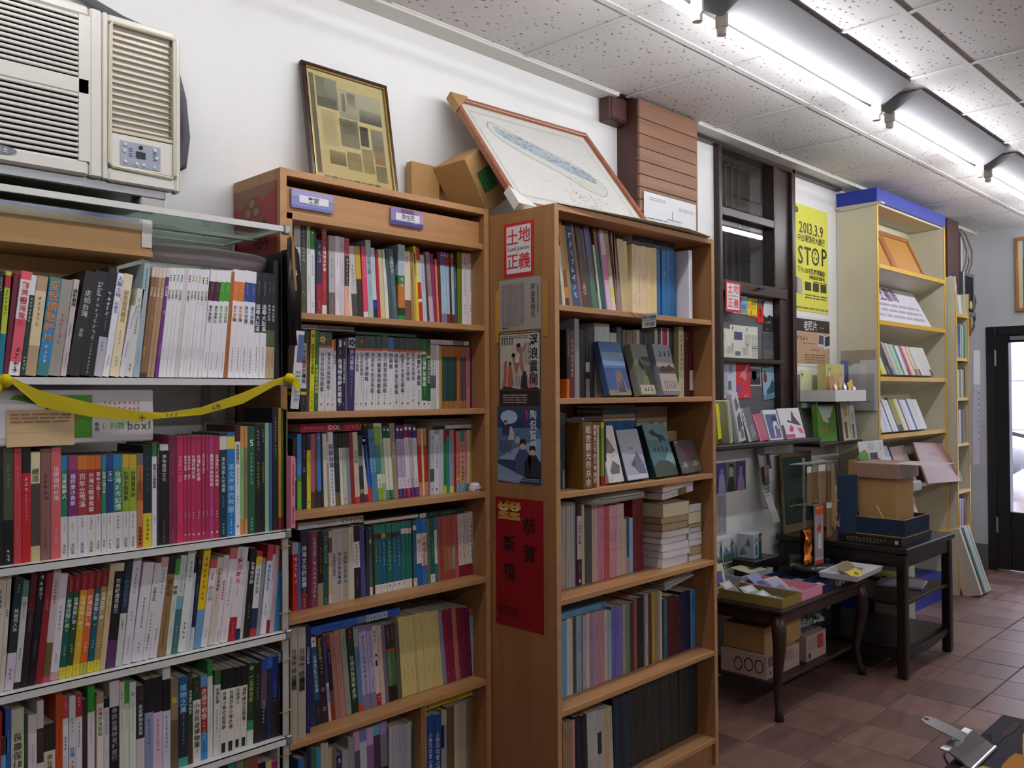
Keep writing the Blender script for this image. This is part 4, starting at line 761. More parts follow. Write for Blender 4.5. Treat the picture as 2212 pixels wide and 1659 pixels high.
'mid2': '''
G 1289 186 225 1.2 0 22262e/m17-72:dcdcd8/m76-80:d8c030 .19:食蟲植物:444:.7 .36:觀賞栽培:b04a4a:.7 .54:圖鑑:444:.7 .84:~2:4a90c0:.5
G 1308 76 218 1.0 0 5a4444 
G 1317 141 224 1.7 0 dcd820 .05:◉:222:.7 .17:植物保護色主圖鑑:554a10:.7 .75:~3:665a10:.5 .86:~3:333:.6
G 1331 136 222 1.7 0 2f6a3a .27:●:d03a3a:.7 .42:對身體有益植物:d8d860:.8 .85:~3:a8c8a0:.5
G 1345 209 219 1.6 0 d8dade/t17:4a5a5a/m17-20:d06a3a .05:✿:e0c840:.9 .25:台灣民俗植物圖鑑:667:.62 .7:~3:888:.4 .9:◤:333:.4
G 1367 198 219 1.5 0 d8dade/t17:4a5650/m17-20:d06a3a .25:臺灣藥用植物圖鑑:667:.62 .72:~3:888:.4 .9:◤:333:.4
G 1387 94 199 1.2 0 d4d0ca/t10:d8a030 .2:~6:d88040:.7 .9:●:b04a3a:.6
G 1397 81 202 1.0 0 d3d7e0/t17:b83a2a .22:台灣果實:3a5aa0:.8
G 1406 176 203 1.2 0 1c2448 .04:▮:d8d8e0:.6 .17:♟:d05a2a:.5 .27:台灣特色野花圖鑑:f0f0f4:.85 .9:◤:ddd:.4
G 1424 103 202 1.2 0 1c2448 .04:▮:c8c8d0:.6 .27:台灣稻穀作物圖鑑:b8c0d8:.8 .9:◤:ddd:.4
G 1435 73 205 1.0 0 6a605e 
G 1443 225 208 1.4 0 3a2766/t14:d8d4e0 .02:✿:4a2a7a:.9 .17:野花圖鑑:c8c0e0:.6 .4:~9:a098c8:.4
G 1466 137 215 1.6 0 d6d8dc/t17:3f5a50/m17-20:d06a3a .23:台灣竹圖鑑:667:.75 .72:~5:888:.4 .9:◤:333:.5
G 1480 159 215 1.6 0 d6d8dc/t17:4a5a4a/m17-20:d06a3a .05:✿:c85a3a:.7 .23:蔬菜野菜圖鑑:667:.65 .55:~7:999:.4 .9:◤:333:.5
G 1497 189 216 1.6 0 d8dade/t17:3f5244/m17-20:d06a3a .22:蝴蝶食草圖鑑:445:.7 .7:~4:888:.35 .9:◤:333:.5
G 1516 231 215 1.4 0 dadce0/t17:42584e/m17-20:d06a3a .22:景觀樹木觀賞圖鑑:778:.6 .75:~4:888:.35 .9:◤:333:.4
G 1540 216 216 1.4 0 dadce2/t17:3f5048/m17-20:d06a3a .22:室內觀賞植物圖鑑:445:.66 .75:~4:888:.35 .9:◤:333:.4
G 1562 215 218 1.5 0 dadce2/t17:4a6054/m17-20:d06a3a .22:室內觀賞植物圖鑑:667:.66 .75:~4:888:.35 .9:◤:333:.4
G 1584 210 215 1.3 0 dadce4/t17:4a6fc0/m17-20:c86a4a .22:蘭圖鑑:556:.7 .7:~4:888:.35 .9:◤:333:.4
G 1606 232 215 1.1 0 d6d6d8/t17:3f463f/m17-20:d06a3a .22:景觀喬木賞花圖鑑:556:.62 .72:~4:888:.35 .88:◤:333:.45
G 1630 212 215 1.1 0 d6d6da/t17:4a4f52/m17-20:d06a3a .22:觀賞灌木賞花圖鑑:556:.65 .72:~4:888:.35 .9:◤:333:.5
G 1652 195 216 1.0 0 d8d8dc/t17:42564a/m17-20:d06a3a .2:野草野花圖鑑:667:.7 .72:~4:888:.4 .9:◤:333:.5
G 1672 205 215 1.0 0 d8d6dc/t17:5a4f4c/m17-20:d06a3a .2:觀葉植物圖鑑:778:.65 .66:~4:888:.4 .86:◤:333:.45
G 1693 224 216 1.0 0 d8d6d8/t17:4a5a44/m17-20:d06a3a .22:果實種子圖鑑:445:.68 .72:~4:888:.4 .9:◤:333:.5
G 1716 198 215 0.9 0 1f6a3a/m18-22:d8e0c8/b12:dcdcd8 .04:~5:d8c860:.5 .24:台灣野菜圖鑑:e8f0e0:.75 .7:~3:a8c8a8:.4 .91:◤:333:.5
G 1736 156 201 0.9 0 1f5a36/m18-22:d8e0c8/b12:dcdcd8 .04:~4:d8c860:.5 .24:台灣野菜圖鑑:a8c0a8:.75 .91:◤:333:.5
G 1752 210 200 0.8 0 c4c8c4/m48-68:5a5f60 .2:~6:888:.5
G 1774 126 199 0.9 0 dce0e4 .2:~9:5a7ab0:.5 .6:~5:888:.5
G 1787 118 197 0.4 0 c8903a 
G 1800 119 197 0.4 0 2c4f46/t17:a86a3a/b12:a06a3a 
G 1812 120 197 0.4 0 2a4a44/t17:b06f3f/b12:a87040 
G 1825 121 197 0.4 0 284842/t17:a86a3a/b12:a06a3a 
G 1837 109 197 0.4 0 2c4f46/t17:b06f3f/b12:a06a3a 
G 1849 114 197 0.4 0 2a3f3a/t17:a86a3a/b12:a87040 
G 1861 145 197 0.4 0 b8622a/b12:a87040 
G 1876 124 197 0.4 0 4a4a46/t17:a86a3a/b12:a06a3a 
G 1889 125 197 0.4 0 54504a/t17:b06f3f/b12:a06a3a 
G 1902 162 197 0.4 0 c06a7a .3:~8:8a3a4a:.5
G 1919 150 195 0.4 0 2a1a3a .3:~6:a090b0:.4 .85:~2:ddd:.5
G 1934 30 197 0.4 0 6a5f7a 
P 1948 30 199 0.4 0 1c2430 
G 1959 30 210 0.4 0 c8cbd1/b23:4f9f2a .2:~5:888:.4
''',
'mid3': '''
P 1265 136 194 0.0 0 252b30 .28:四五年級的台灣:c8ccd0:.6 .7:~6:888:.35
P 1279 131 206 0.0 0 4a94dc/m55-63:4a8a4a/b37:6ac03a .2:~3:a8d0f0:.5
P 1293 151 204 0.0 0 16181e .2:~3:aaa:.5 .45:LA:c8ccd0:.6
P 1309 121 205 -0.7 0 e4d02a/t22:2a2c3a .3:~8:8a7a18:.6 .9:◤:333:.5
P 1321 138 204 -1.1 0 b0607a/b22:4a3f3a 
P 1336 74 203 -1.1 0 6a5a4a/b25:3a302a 
P 1344 124 205 -1.4 0 3f84d8/b22:2a2c33 .04:●:a8c8e8:.7
P 1357 66 199 -1.5 0 2a2624/t10:1a1a1a 
P 1364 118 203 -1.6 0 dadad4 .2:~5:999:.5 .6:~6:888:.4
P 1376 66 203 -1.6 0 a8a070/m10-40:d8d4c0 
P 1384 180 207 -2.5 0 e2e4ec .16:探險台灣:4a4a92:.9 .5:~9:555:.6
P 1402 175 202 -2.6 0 2b2a2c/b18:6a5a42 .2:沙發客:6a6a6a:.8 .4:~7:666:.4
P 1420 99 202 -2.6 0 dbe2d6/t20:20221f .05:~4:777:.6 .22:~6:6a7a8a:.6
P 1431 120 201 -2.6 0 bbcaaa/t20:20221f .05:~4:777:.6 .22:~6:5a6a4a:.6 .9:●:d05a4a:.6
P 1443 124 201 -2.7 0 8a8aa2/t20:22222a .25:~7:b0b0c0:.5
P 1456 122 202 -2.7 0 922632 
P 1469 168 204 -2.8 0 cdc4ac/b9:c83e36 .25:大人味:6a5a48:.75 .6:~3:8a7a68:.4
P 1487 135 193 -2.8 0 2f3a42/m30-45:7a8a96/m80-86:9a8a3a 
P 1501 136 191 -2.7 0 dadce1/t13:3a2242/b12:8a1f32 .15:台灣廟宇:333:.75 .75:~5:777:.5
P 1515 147 189 -7.5 0 2b62c0/b22:c83e2a .02:●:c8d8f0:.7 .1:~9:a8c4f0:.4
P 1530 199 211 -4.6 0 4f84b0/m40-60:7aa8d0 .12:✿:3a5a7a:.5 .3:~6:34506e:.5
P 1551 176 228 -4.7 0 8ab03a/m28-66:3f8a8a/m66-84:d8e0cc/t4:d0dcc0 .72:~3:777:.5
P 1569 115 227 -4.8 0 9ab48a/t4:d8e0d0/m66-78:d8dcb0 .25:~7:5a6a4a:.5
P 1581 116 218 -4.3 0 dce4d4/t16:1f5a42/b13:3f8a72 .03:◻:e8e8e8:.6 .2:~9:8a9a88:.4 .88:~3:d8e8e0:.6
P 1594 132 217 -4.4 0 dce4d4/t16:1f5a42/b13:1f7042 .03:◻:e8e8e8:.6 .2:~9:8a9a88:.4 .88:~3:d8e8e0:.6
P 1607 190 226 -4.2 0 a08874 .04:~3:b89a60:.6 .25:吃掉記憶:d8ccc0:.6
P 1627 142 218 -3.7 0 b4acc8/t18:4a2a78/b13:4a2a78/m72-87:e0dce4 .03:◻:e8e8e8:.7 .22:~6:6a5a8a:.5 .74:~3:444:.5 .88:~4:e0d8f0:.6
P 1642 132 217 -3.7 0 b4acc8/t18:4a2a78/b13:4a2a78/m72-87:e0dce4 .03:◻:e8e8e8:.7 .22:~6:6a5a8a:.5 .74:~3:444:.5 .88:~4:e0d8f0:.6
P 1656 160 221 -3.4 0 e4dade/t18:9a1f2a/b13:a82430 .03:◻:e8e8e8:.7 .22:~6:8a6a72:.5 .74:~3:444:.5 .88:~4:f0d8d8:.6
P 1672 158 220 -3.5 0 c0b8c8/t18:4a2a78/b13:4a2a78 .03:◻:e8e8e8:.7 .22:~6:6a5a8a:.5 .74:~3:444:.5 .88:~4:e0d8f0:.6
P 1689 155 218 -3.4 0 e2dee4/t18:4a2a78/b13:5a3488 .03:◻:e8e8e8:.7 .22:~6:7a6a9a:.5 .74:~3:444:.5 .88:~4:e0d8f0:.6
P 1705 137 207 -2.5 0 b83028/t25:d08060/b20:d08070 .1:~3:b85a40:.4
P 1719 82 206 -2.3 0 e0d094 
P 1728 127 207 -2.3 0 b83028/t25:d08060/b20:d08070 .1:~3:b85a40:.4
P 1741 71 201 -0.5 0 8a847e 
P 1749 157 201 0.0 0 cdcfd6/m60-80:5a5a60 .1:✿:7a7a88:.5 .2:~6:888:.5 .9:◤:333:.5
P 1765 204 201 0.0 0 dee1e8/t7:a0a4ac .22:~7:556:.5 .9:◤:333:.5
P 1786 172 201 0.4 0 cacdd8 .2:~3:999:.4
P 1804 115 201 0.0 0 2f843a/t20:a82a32/b12:c8d43a .25:~7:88c088:.5
P 1816 108 181 0.4 0 2f9494 
P 1828 181 199 0.4 0 a4a4b8/t20:c08a9a/b11:d8dc4a .25:~6:5a5a78:.5
P 1846 101 198 0.4 0 9a2a2a/b10:6a5a2a 
P 1857 166 193 0.7 0 dc8a6e/m75-82:d8d030/b14:9a9ac0 .3:~7:d8504a:.9
P 1874 181 193 0.9 0 cfa090/t18:3a948e/b14:7ab4b8 .2:~7:c8504a:.9 .6:~4:333:.6
P 1893 108 193 0.9 0 d88a80/b14:6aa0b4 .2:~7:b83a40:.8 .6:~4:333:.6
P 1904 113 196 0.9 0 e0c4b4/b12:b85a68 .15:~6:885a50:.6
P 1916 123 194 1.0 0 9a9a3a .3:~5:5a5a1a:.6
P 1929 85 194 0.4 0 3a4f3a/t20:a08a80 
P 1943 30 198 0.4 0 b8a88a 
P 1958 30 198 0.4 0 3074b8/t23:7a5a5a 
''',
'mid4': '''
P 1263 179 184 0.0 0 b0262a/t17:a4a4a8 .2:~5:f0d0d0:.8 .48:~6:6a1a1a:.5
P 1281 75 182 0.0 0 2f70ac 
P 1289 207 215 0.0 0 2b2140/b20:8a2026 .2:排灣文化的詮釋:dcd8e8:.75 .7:~3:a8a0b8:.4 .86:~3:e0c8c8:.5
P 1311 108 208 0.0 0 5a1a22 
P 1322 199 207 0.6 0 7e3e58 .08:九族神話與傳說:d8b0c4:.5 .4:~8:d8c8d0:.6
P 1343 172 207 0.0 0 17150f/b30:9a8468 .22:~8:c8782a:.5
P 1360 167 202 0.0 0 1f4f48 .05:~2:9ac8a8:.5 .18:部落文學選:6aa08a:.6 .9:~2:c8d8d0:.5
P 1378 103 203 0.0 0 c8a884/m10-30:6a4a3a/b12:d8c4b4 
P 1389 134 205 0.0 0 bab2aa .05:◣:444:.3 .32:台灣原住民禮俗:2f4f7a:.66 .78:~4:555:.4
P 1403 202 205 -0.5 0 bcb4b2 .05:◣:444:.3 .32:原住民歌謠舞蹈:2f4f7a:.6 .78:~4:555:.4
P 1423 201 205 -0.5 0 b4a898 .05:◣:333:.3 .32:台灣原住民祭儀:3a5a6a:.6 .78:~4:555:.4
P 1444 200 206 -0.9 0 cdc6ac .1:~5:8a8468:.4
P 1465 224 207 -2.0 0 1e1a28/m22-58:d8d4d4 .25:~9:334:.4 .7:~4:888:.35
P 1488 163 205 -1.7 0 4a4a8a 
P 1505 136 191 -1.0 0 3a3230 
P 1519 98 198 -1.8 0 2f6f6a/m18-24:c8a8b0/b12:dcd8d2 .4:~6:8ab8b0:.5
P 1529 77 202 -1.7 0 4a1a1e 
P 1538 131 202 -1.7 0 1f6a52/t13:2f7f72/m13-20:5a2a3a/b13:e0dcd6 .25:~7:9ad8b8:.6 .9:◤:333:.4
P 1551 133 201 -1.8 0 1c5f7a/t13:2f7f72/m13-20:3a2a2a/b13:e0dcd6 .25:~7:8ac4d8:.6 .9:◤:333:.4
P 1565 159 200 -1.8 0 1c5f7a/t13:2f7f72/m13-20:c8885a/b13:e0dcd6 .25:~7:8ac4d8:.6 .9:◤:333:.4
P 1582 202 200 -1.6 0 1f6a56/t13:2f7f72/m13-20:4a4a1a/b13:e0dcd6 .25:~7:9ad8b8:.6 .9:◤:333:.4
P 1603 148 199 -1.4 0 1c627c/t13:2f7f72/m13-20:1f3a2a/b13:e0dcd6 .25:~7:8ac4d8:.6 .9:◤:333:.4
P 1618 176 199 -1.4 0 1c627c/t13:2f7f72/m13-20:5a2a4a/b13:e0dcd6 .25:~7:8ac4d8:.6 .9:◤:333:.4
P 1636 170 200 -1.2 0 1f7268/t10:2f8070/m10-18:d8d4d0/b13:e0dcd6 .25:~5:5ab0a0:.5 .9:◤:333:.4
P 1654 102 199 -1.2 0 1f7268/t10:2f8070/m10-18:d8d4d0/b13:e0dcd6 .25:~5:5ab0a0:.5 .9:◤:333:.4
P 1665 103 199 -1.2 0 1f7268/t10:2f8070/m10-18:d8c0cc/b13:e0dcd6 .25:~5:5ab0a0:.5 .9:◤:333:.4
P 1675 56 200 -1.2 0 3a1a20 
P 1682 131 200 -1.2 0 1c6a7c/m8-15:d8d4d0/b12:e0dcd6 .5:~5:6ab0c0:.5 .9:◤:333:.5
P 1695 188 202 -1.4 0 e2d6d8/t22:1f6fb8/b33:1f5fa0 .3:命:d05a6a:.8 .4:~3:c8a0a8:.6
P 1715 206 201 -1.4 0 dcd0cc/t22:2a80c4/b28:2f74b0 .26:大陸塔孔之歌:a84a52:.8 .6:~3:888:.4
P 1736 123 199 -1.5 0 6a6a62 
P 1749 177 199 -1.7 0 1f624a/b13:e0dcd6 .05:●:c05a6a:.6 .3:~7:8ac4a8:.5 .91:◤:333:.4
P 1767 117 201 -1.7 0 d4d0d4/t20:2a78bc/b28:2a6aa8 .3:~5:999:.5
P 1779 126 200 -1.3 0 9a6248 .2:~4:6a3a2a:.5
P 1793 110 200 -1.3 0 a83048/t50:a85a4a/b14:a04a42 .55:~6:e0a0a0:.5
P 1804 119 200 -1.3 0 9a6f3a/t50:b8604a/b14:a04a42 .55:~6:e0c0a0:.5
P 1817 120 200 -1.3 0 bc6632/t50:b85a4a/b14:a04a42 .55:~6:e0c0a0:.5
P 1829 104 200 -1.3 0 8a7a72/t50:a85a52/b14:a04a42 .55:~6:c0b0a0:.5
P 1840 105 200 -1.3 0 a89a7a/t50:b06060/b14:a04a42 .55:~6:e0d0b0:.5
P 1851 161 199 -1.8 0 b85e66 .3:~7:8a2a3a:.5
P 1868 145 200 -3.3 0 d8d0c4/b18:8a2032 .1:~3:b05a5a:.5 .3:~7:c86a8a:.7 .62:~3:555:.4
P 1883 159 200 -3.3 0 d8d0c4/b18:8a2032 .1:~3:b05a5a:.5 .3:~7:d08a4a:.7 .62:~3:555:.4
P 1900 143 201 -3.1 0 d8d0c4/b18:8a2032 .1:~3:b05a5a:.5 .2:~8:4a8ab8:.7 .62:~3:555:.4
P 1915 207 203 -2.8 0 d8d0c4/b18:8a2032 .1:~3:b05a5a:.5 .2:~8:3a6aa8:.7 .62:~3:555:.4
P 1936 30 201 -2.1 0 d8d0c4/b18:8a2032 .1:~3:b05a5a:.5 .2:~7:4a4a6a:.7 .62:~3:555:.4
P 1951 30 201 -1.9 0 d8d0c4/b18:8a2032 .1:~3:b05a5a:.5 .2:~7:5a5a6a:.7 .62:~3:555:.4
''',
'mid5': '''
H 1226 210 295 1.1 50 aca694 .18:台灣霧峰林家:4a4840:.75 .47:▮:4a4840:.8
H 1248 247 292 1.1 50 aca694 .18:台灣霧峰林家:4a4840:.75 .47:▮:4a4840:.8
P 1286 122 287 0.8 30 1c2060 .2:日日的離島:c8d0e8:.7 .78:~5:8a94c0:.4
P 1318 178 247 -3.5 0 20304a 
P 1336 164 243 -4.1 0 1c2338/t11:dcd4d0/m11-72:1f5480 .03:●:c03a3a:.5 .2:台灣族群:c8e0f0:.7 .38:多元文化論:c8e0f0:.7 .8:~3:888:.4
P 1353 231 247 -4.4 0 2a1a1e .04:Southland:c8b03a:.6 .25:~5:aaa:.4 .6:◯:bbb:.5 .82:◯:bbb:.5
P 1377 92 240 -4.9 0 c4b8bc/t55:3a3a78/m60-78:8a92c0 .06:~8:9a98c8:.6
P 1387 126 241 -4.9 0 6a4a38/t17:7e2824/m17-66:20182a/b19:8e2c24 .06:▲:d8b0a0:.4 .2:~5:b8a8b0:.5
P 1400 147 243 -5.1 0 a8706a .1:~8:7a4a44:.45
P 1416 182 248 -5.3 0 b07a72 .08:~9:7a4a44:.35 .5:~6:7a4a44:.35
P 1435 184 247 -5.1 0 8f9486 .1:~4:5a6058:.5 .85:S:4a4f4a:.6
P 1454 242 246 -4.8 0 142a1c .02:~2:d04a3a:.6 .32:台灣民族運動倉庫:b8c8a8:.62 .75:~3:5a9a5a:.4
P 1479 161 240 -4.9 0 5a7aa4/t22:9a9a9a/b9:c04a32 .25:~8:34507a:.4
P 1495 266 239 -4.6 0 7f779e/m5-82:aaa4c4 .1:~9:55507a:.5 .65:~4:55507a:.4
P 1523 191 235 -4.6 0 7f779e/m5-82:aaa4c4 .1:~9:55507a:.5 .65:~4:55507a:.4
P 1542 160 235 -4.4 0 cdbcb4/b15:a02434 .05:~3:333:.75 .35:●:2a1a1a:.6 .45:▮:4a2a2a:.6 .88:~2:e8d0d0:.5
P 1559 147 232 -4.4 0 c4b0a4 .1:~6:8a7a70:.4
P 1574 130 230 -4.3 0 6f6478 
P 1588 146 230 -3.9 0 5a7a4a/t32:3a302a/m32-36:b83a2a/b20:1a1a1a .05:~5:aaa:.5 .4:~7:88b070:.5
P 1603 151 230 -3.8 0 3f6a3a/t32:3a302a/m32-36:b83a2a/b20:1a1a1a .05:~5:aaa:.5 .4:~7:88b070:.5
P 1619 164 231 -3.6 0 5a544c 
P 1636 273 242 -4.3 0 d0c07e .06:~3:776a40:.25 .3:~5:776a40:.22 .65:~7:776a40:.22
P 1664 297 240 -4.6 0 d0c07e .06:~3:776a40:.25 .3:~5:776a40:.22 .65:~7:776a40:.22
P 1695 88 240 -4.9 0 bfae70 
P 1704 239 242 -5.1 0 d0c07e .06:~3:776a40:.25 .3:~5:776a40:.22 .65:~7:776a40:.22
P 1729 267 240 -5.1 0 d0c07e .06:~3:776a40:.25 .3:~5:776a40:.22 .65:~7:776a40:.22
P 1756 205 238 -5.3 0 d0c07e .06:~3:776a40:.25 .3:~5:776a40:.22 .65:~7:776a40:.22
P 1777 199 238 -5.3 0 d0c07e .06:~3:776a40:.25 .3:~5:776a40:.22 .65:~7:776a40:.22
P 1798 160 233 -5.5 0 8a86a4 
P 1815 170 233 -5.2 0 8e2246 .85:~2:e0a0b8:.5
P 1832 180 232 -5.0 0 862044 .85:~2:e0a0b8:.5
P 1851 182 230 -4.9 0 b07262 .4:~6:7a3a3a:.3
P 1870 158 228 -4.6 0 7e2446 
P 1886 159 226 -4.4 0 76203e 
P 1903 187 224 -4.1 0 6a1f3a 
P 1922 152 211 -3.6 0 8fa2b6/t9:b04a52 .1:~6:5a6a80:.4
P 1945 30 217 -3.6 0 a4947a 
P 1963 30 215 -3.2 0 9a8a70/t10:4a3420 
P 1981 30 215 -2.5 0 2a1a14 .1:~4:c8b8a0:.4
P 1994 30 214 -1.5 0 bcac84 
P 2006 30 214 -0.5 0 bcb474 
''',
'mid6': '''
P 1279 202 239 0.0 0 3a6eb0 
P 1300 50 249 0.0 0 5a4a3a 
P 1305 126 269 0.0 0 26224a 
P 1318 163 256 0.0 0 3f6a4a 
P 1335 139 252 0.0 0 2f9eb4 
P 1350 124 262 0.0 0 c4baa4 .2:~4:888:.3
P 1363 111 258 0.0 0 c4baa4 .2:~4:888:.3
P 1374 122 241 -0.4 0 bcac94 
P 1387 143 234 -0.4 0 7a6a5a 
P 1402 168 213 0.0 0 3a2f6a .05:♟:e8e0f0:.6
P 1420 207 221 0.0 0 a4a0a4 
P 1441 234 250 0.0 0 9a9698 
P 1465 220 264 -1.8 0 b49cc4/t22:c8a0b8/m22-50:5a4f66/m50-64:131015 .53:5:f0f0f0:.75
P 1487 240 263 -1.8 0 8c98c8/t14:7a84c0/m14-50:c8ccd8/m50-64:131015 .53:2:f0f0f0:.75
P 1512 237 262 -1.9 0 c4a8c0/t20:c8acc8/m20-50:8a6a9a/m50-64:131015 .53:1:f0f0f0:.75
P 1536 225 263 -1.9 0 7a9cc8/t12:6ab0c8/m12-50:4a3a5a/m50-64:131015 .53:4:f0f0f0:.75
P 1560 243 264 -1.9 0 b09cc8/t14:a090c0/m14-50:8a7a8a/m50-64:131015 .53:3:f0f0f0:.75
P 1585 105 241 -0.6 0 bdbdbd 
P 1596 275 241 -0.7 0 adafbc .1:~6:777:.25
P 1624 203 236 -0.8 0 a8a8b4 .1:~6:777:.25
P 1645 109 234 -0.6 0 b0b0b4 .1:~6:777:.25
P 1656 129 237 -0.6 0 c4c4c4 
P 1670 192 237 0.0 0 2f6a72/t8:8a8a84 .15:~4:5aa0a8:.4
P 1717 114 251 0.4 0 c48e94/m35-60:c8b8a8 
P 1729 280 234 0.4 0 1f4f94 .05:~7:6a92c8:.3 .22:人格及社會心理學:d8e4f4:.55
P 1757 313 230 0.4 0 1f4f94 .05:~7:6a92c8:.3 .22:人格及社會心理學:d8e4f4:.55
P 1789 102 238 0.4 0 bcac8c/m20-50:2a2420 
P 1800 94 235 0.4 0 9aa4b8/t20:c8c0a8 
P 1810 314 241 0.4 0 6a5a48 
P 1842 164 240 0.4 0 ccbc9c .1:~6:777:.4
P 1859 192 242 0.4 0 bcac94 .1:~6:777:.35
P 1879 142 240 0.4 0 acaca4 
P 1893 169 239 0.4 0 8a7454 
P 1911 237 241 0.4 0 7e694c 
P 1935 30 237 0.4 0 7a6548 
P 1962 30 241 0.5 0 aca084 .1:~4:776:.4
P 1987 30 249 0.5 0 aca444 
P 2000 30 249 0.5 0 9e988e 
''',
'right1': '''
P 2087 142 200 -7.2 0 cdd4c4 .6:~5:888:.4
P 2102 190 278 -7.9 0 c88a2a/b13:5a2a1e/m55-75:8a4a20 
P 2121 175 269 -8.8 0 a0855c 
P 2140 329 280 -9.1 0 24344c/b30:3a5a88 .1:~8:c8d4e0:.8
P 2174 179 280 -10.7 0 80645c 
P 2193 256 280 -9.6 0 5a443e/t40:4a3630 .1:~8:a89890:.5 .68:品○:c8c0b8:.7
P 2219 184 269 -10.4 0 464a44 .1:~9:b8b8b0:.4
P 2238 262 280 -9.7 0 4f7a62/t30:62629a/m30-60:5a6068 
P 2266 82 262 -10.7 0 3a2228/b25:4a7a60 .1:~5:c05a6a:.6
P 2275 100 225 -9.7 0 ccd6cc .3:~6:8a9a90:.5
P 2285 195 280 -9.5 0 1f5f4c/t25:6a5030 .3:~5:5aa88a:.5
P 2306 93 280 -8.8 0 7a5f90 
P 2316 263 280 -9.7 0 dcc0d4/m30-60:c878a0 .2:~4:e090b8:.6
P 2343 205 280 -9.4 0 e4dcbc/t55:a8957a/m68-80:dcd860 .15:~5:444:.5
P 2364 110 279 -4.8 0 8a7470 
P 2376 200 280 -8.8 0 9e8480 .3:~9:7a5a5a:.4
P 2397 176 260 -6.5 0 cdbd94 
P 2415 177 260 -6.7 0 cdbd94 
P 2434 202 256 -7.1 0 dcd0a0 
P 2434 223 247 0.7 15 e4d3a8 .1:~8:776a40:.3 .7:~5:776a40:.3
P 2457 325 245 0.8 15 e4cfaa .1:~7:444:.2 .4:~8:333:.25 .75:~5:444:.2
P 2490 301 247 0.8 15 e4cfaa .1:~7:444:.2 .4:~8:444:.25 .75:~5:444:.2
P 2521 247 246 0.8 15 e4cc92 .15:~6:887a50:.2 .6:~6:887a50:.2
P 2546 161 247 0.8 15 e0c88e .4:~7:887a50:.3
P 2563 157 248 0.8 15 e4cc92 
H 2579 249 247 0.8 15 2064a4 .08:~8:a8c4dc:.35 .6:~5:a8c4dc:.3
H 2619 75 253 0.8 5 123a68 
H 2613 319 248 0.8 15 206cac .08:~4:88b0d8:.3 .3:文人:a8c8e0:.35 .7:~5:a8c4dc:.25
H 2645 282 250 0.8 15 206cac .06:~6:a8c4dc:.3 .6:~6:a8c4dc:.25
H 2674 286 251 0.8 15 1e649c .06:~6:a8c4dc:.3 .6:~6:a8c4dc:.25
H 2715 218 252 0.9 62 e0e0e8 .2:~9:555:.5 .6:~7:999:.4
P 2834 30 280 0.9 0 5a4632 
H 2849 30 280 0.9 10 806c48 .12:~3:b8a060:.3 .45:▮:3a7aa0:.4
P 2884 30 270 0.9 10 72b0b8 .08:東南亞誌:2a5060:.7 .5:~6:8a9a9a:.5
H 2843 30 280 1.0 85 bcb4a4 
''',
'right2': '''
H 2023 125 211 0.6 70 1c1a1c/b28:d06a1e .1:~8:c8c0b8:.6
P 2053 241 210 0.6 55 5a2826 .12:~8:c8b8b8:.6
H 2090 230 249 0.6 45 948f96 .9:~1:ccc:.4
H 2149 313 220 0.6 15 1a1c1e 
P 2199 182 223 0.6 0 26282c/m48-62:c8c8c4/b28:8a8a90 .2:~3:888:.4
H 2218 258 221 0.7 0 3f3f42 
P 2251 203 247 0.7 -5 c4c4c6 .2:~5:777:.3
P 2272 188 247 0.7 -5 d8d8da .1:~6:999:.25 .5:~3:555:.4
P 2291 165 247 0.7 -5 d4d4d6 .1:~6:999:.25 .5:~3:555:.4
P 2308 227 247 0.7 -5 d8d8da .5:~3:777:.4
H 2334 362 219 0.7 -5 ccc8b8 
H 2373 252 240 0.7 -5 4e5e56 
H 2402 251 233 0.7 -5 5a645e 
P 2427 328 232 0.7 -5 8a6a4c/m50-70:2a2c4a 
P 2461 216 235 0.7 -5 8a765c .2:~5:4a3a2a:.4
P 2483 176 235 0.8 -5 bcb4a6 
H 2501 268 230 0.8 -5 2a2620 
H 2529 310 227 0.8 -5 243e30 .2:~3:8aa890:.3
H 2560 310 228 0.8 -5 223a2c .2:~3:8aa890:.3
P 2592 186 248 0.8 -5 b4b2aa 
P 2611 197 252 0.8 -5 1c1a1c .1:~8:d8d8d8:.5
P 2631 89 251 0.8 -5 e2e2e0 
H 2641 286 252 0.8 -5 b4203e 
P 2670 116 251 0.8 -5 d0d0cc 
H 2682 292 253 0.8 -5 3a302a 
H 2712 322 257 0.8 -5 5a543a 
P 2715 323 258 0.9 15 c8c898 .1:~8:555:.5 .8:~3:666:.4
H 2755 399 250 0.9 10 4e1c22 .1:●:b03a40:.4 .3:~5:9a7070:.3
H 2796 237 246 0.9 10 4a181e/m60-90:d0c4c4 .1:~4:8a6060:.5
''',
'right3': '''
P 2040 156 238 0.6 20 2e3a3e .6:~5:8a9aa0:.5
P 2056 115 238 0.6 20 7f9498/t75:3a4a50 .5:~4:c8ccc8:.5
P 2068 93 234 0.6 20 1c1c1a .2:~8:b8b8b0:.5
H 2090 249 206 0.6 10 4c2a2a 
P 2104 551 175 0.6 20 bca888 .3:~9:8a7a5a:.4
H 2081 444 208 0.6 85 74521e .04:組合觀光的共命:e8dcd8:.85 .58:~9:d8c8a8:.45
H 2138 201 205 0.7 75 80401e .03:帝國大亡下的日本:ecdcdc:.85 .75:論述:ecdcdc:.85
P 2184 116 196 0.7 55 c8be98 .1:~5:a8a078:.3
P 2221 114 205 0.7 35 8a2a26/t50:b8b0a8 
H 2208 146 205 0.7 55 7ea02c/t9:d8d020/b15:a42428 .15:~8:4a6a1a:.5
P 2229 102 204 0.7 50 2a2a32/b14:a42428 .1:~8:8a8ab0:.4
''',
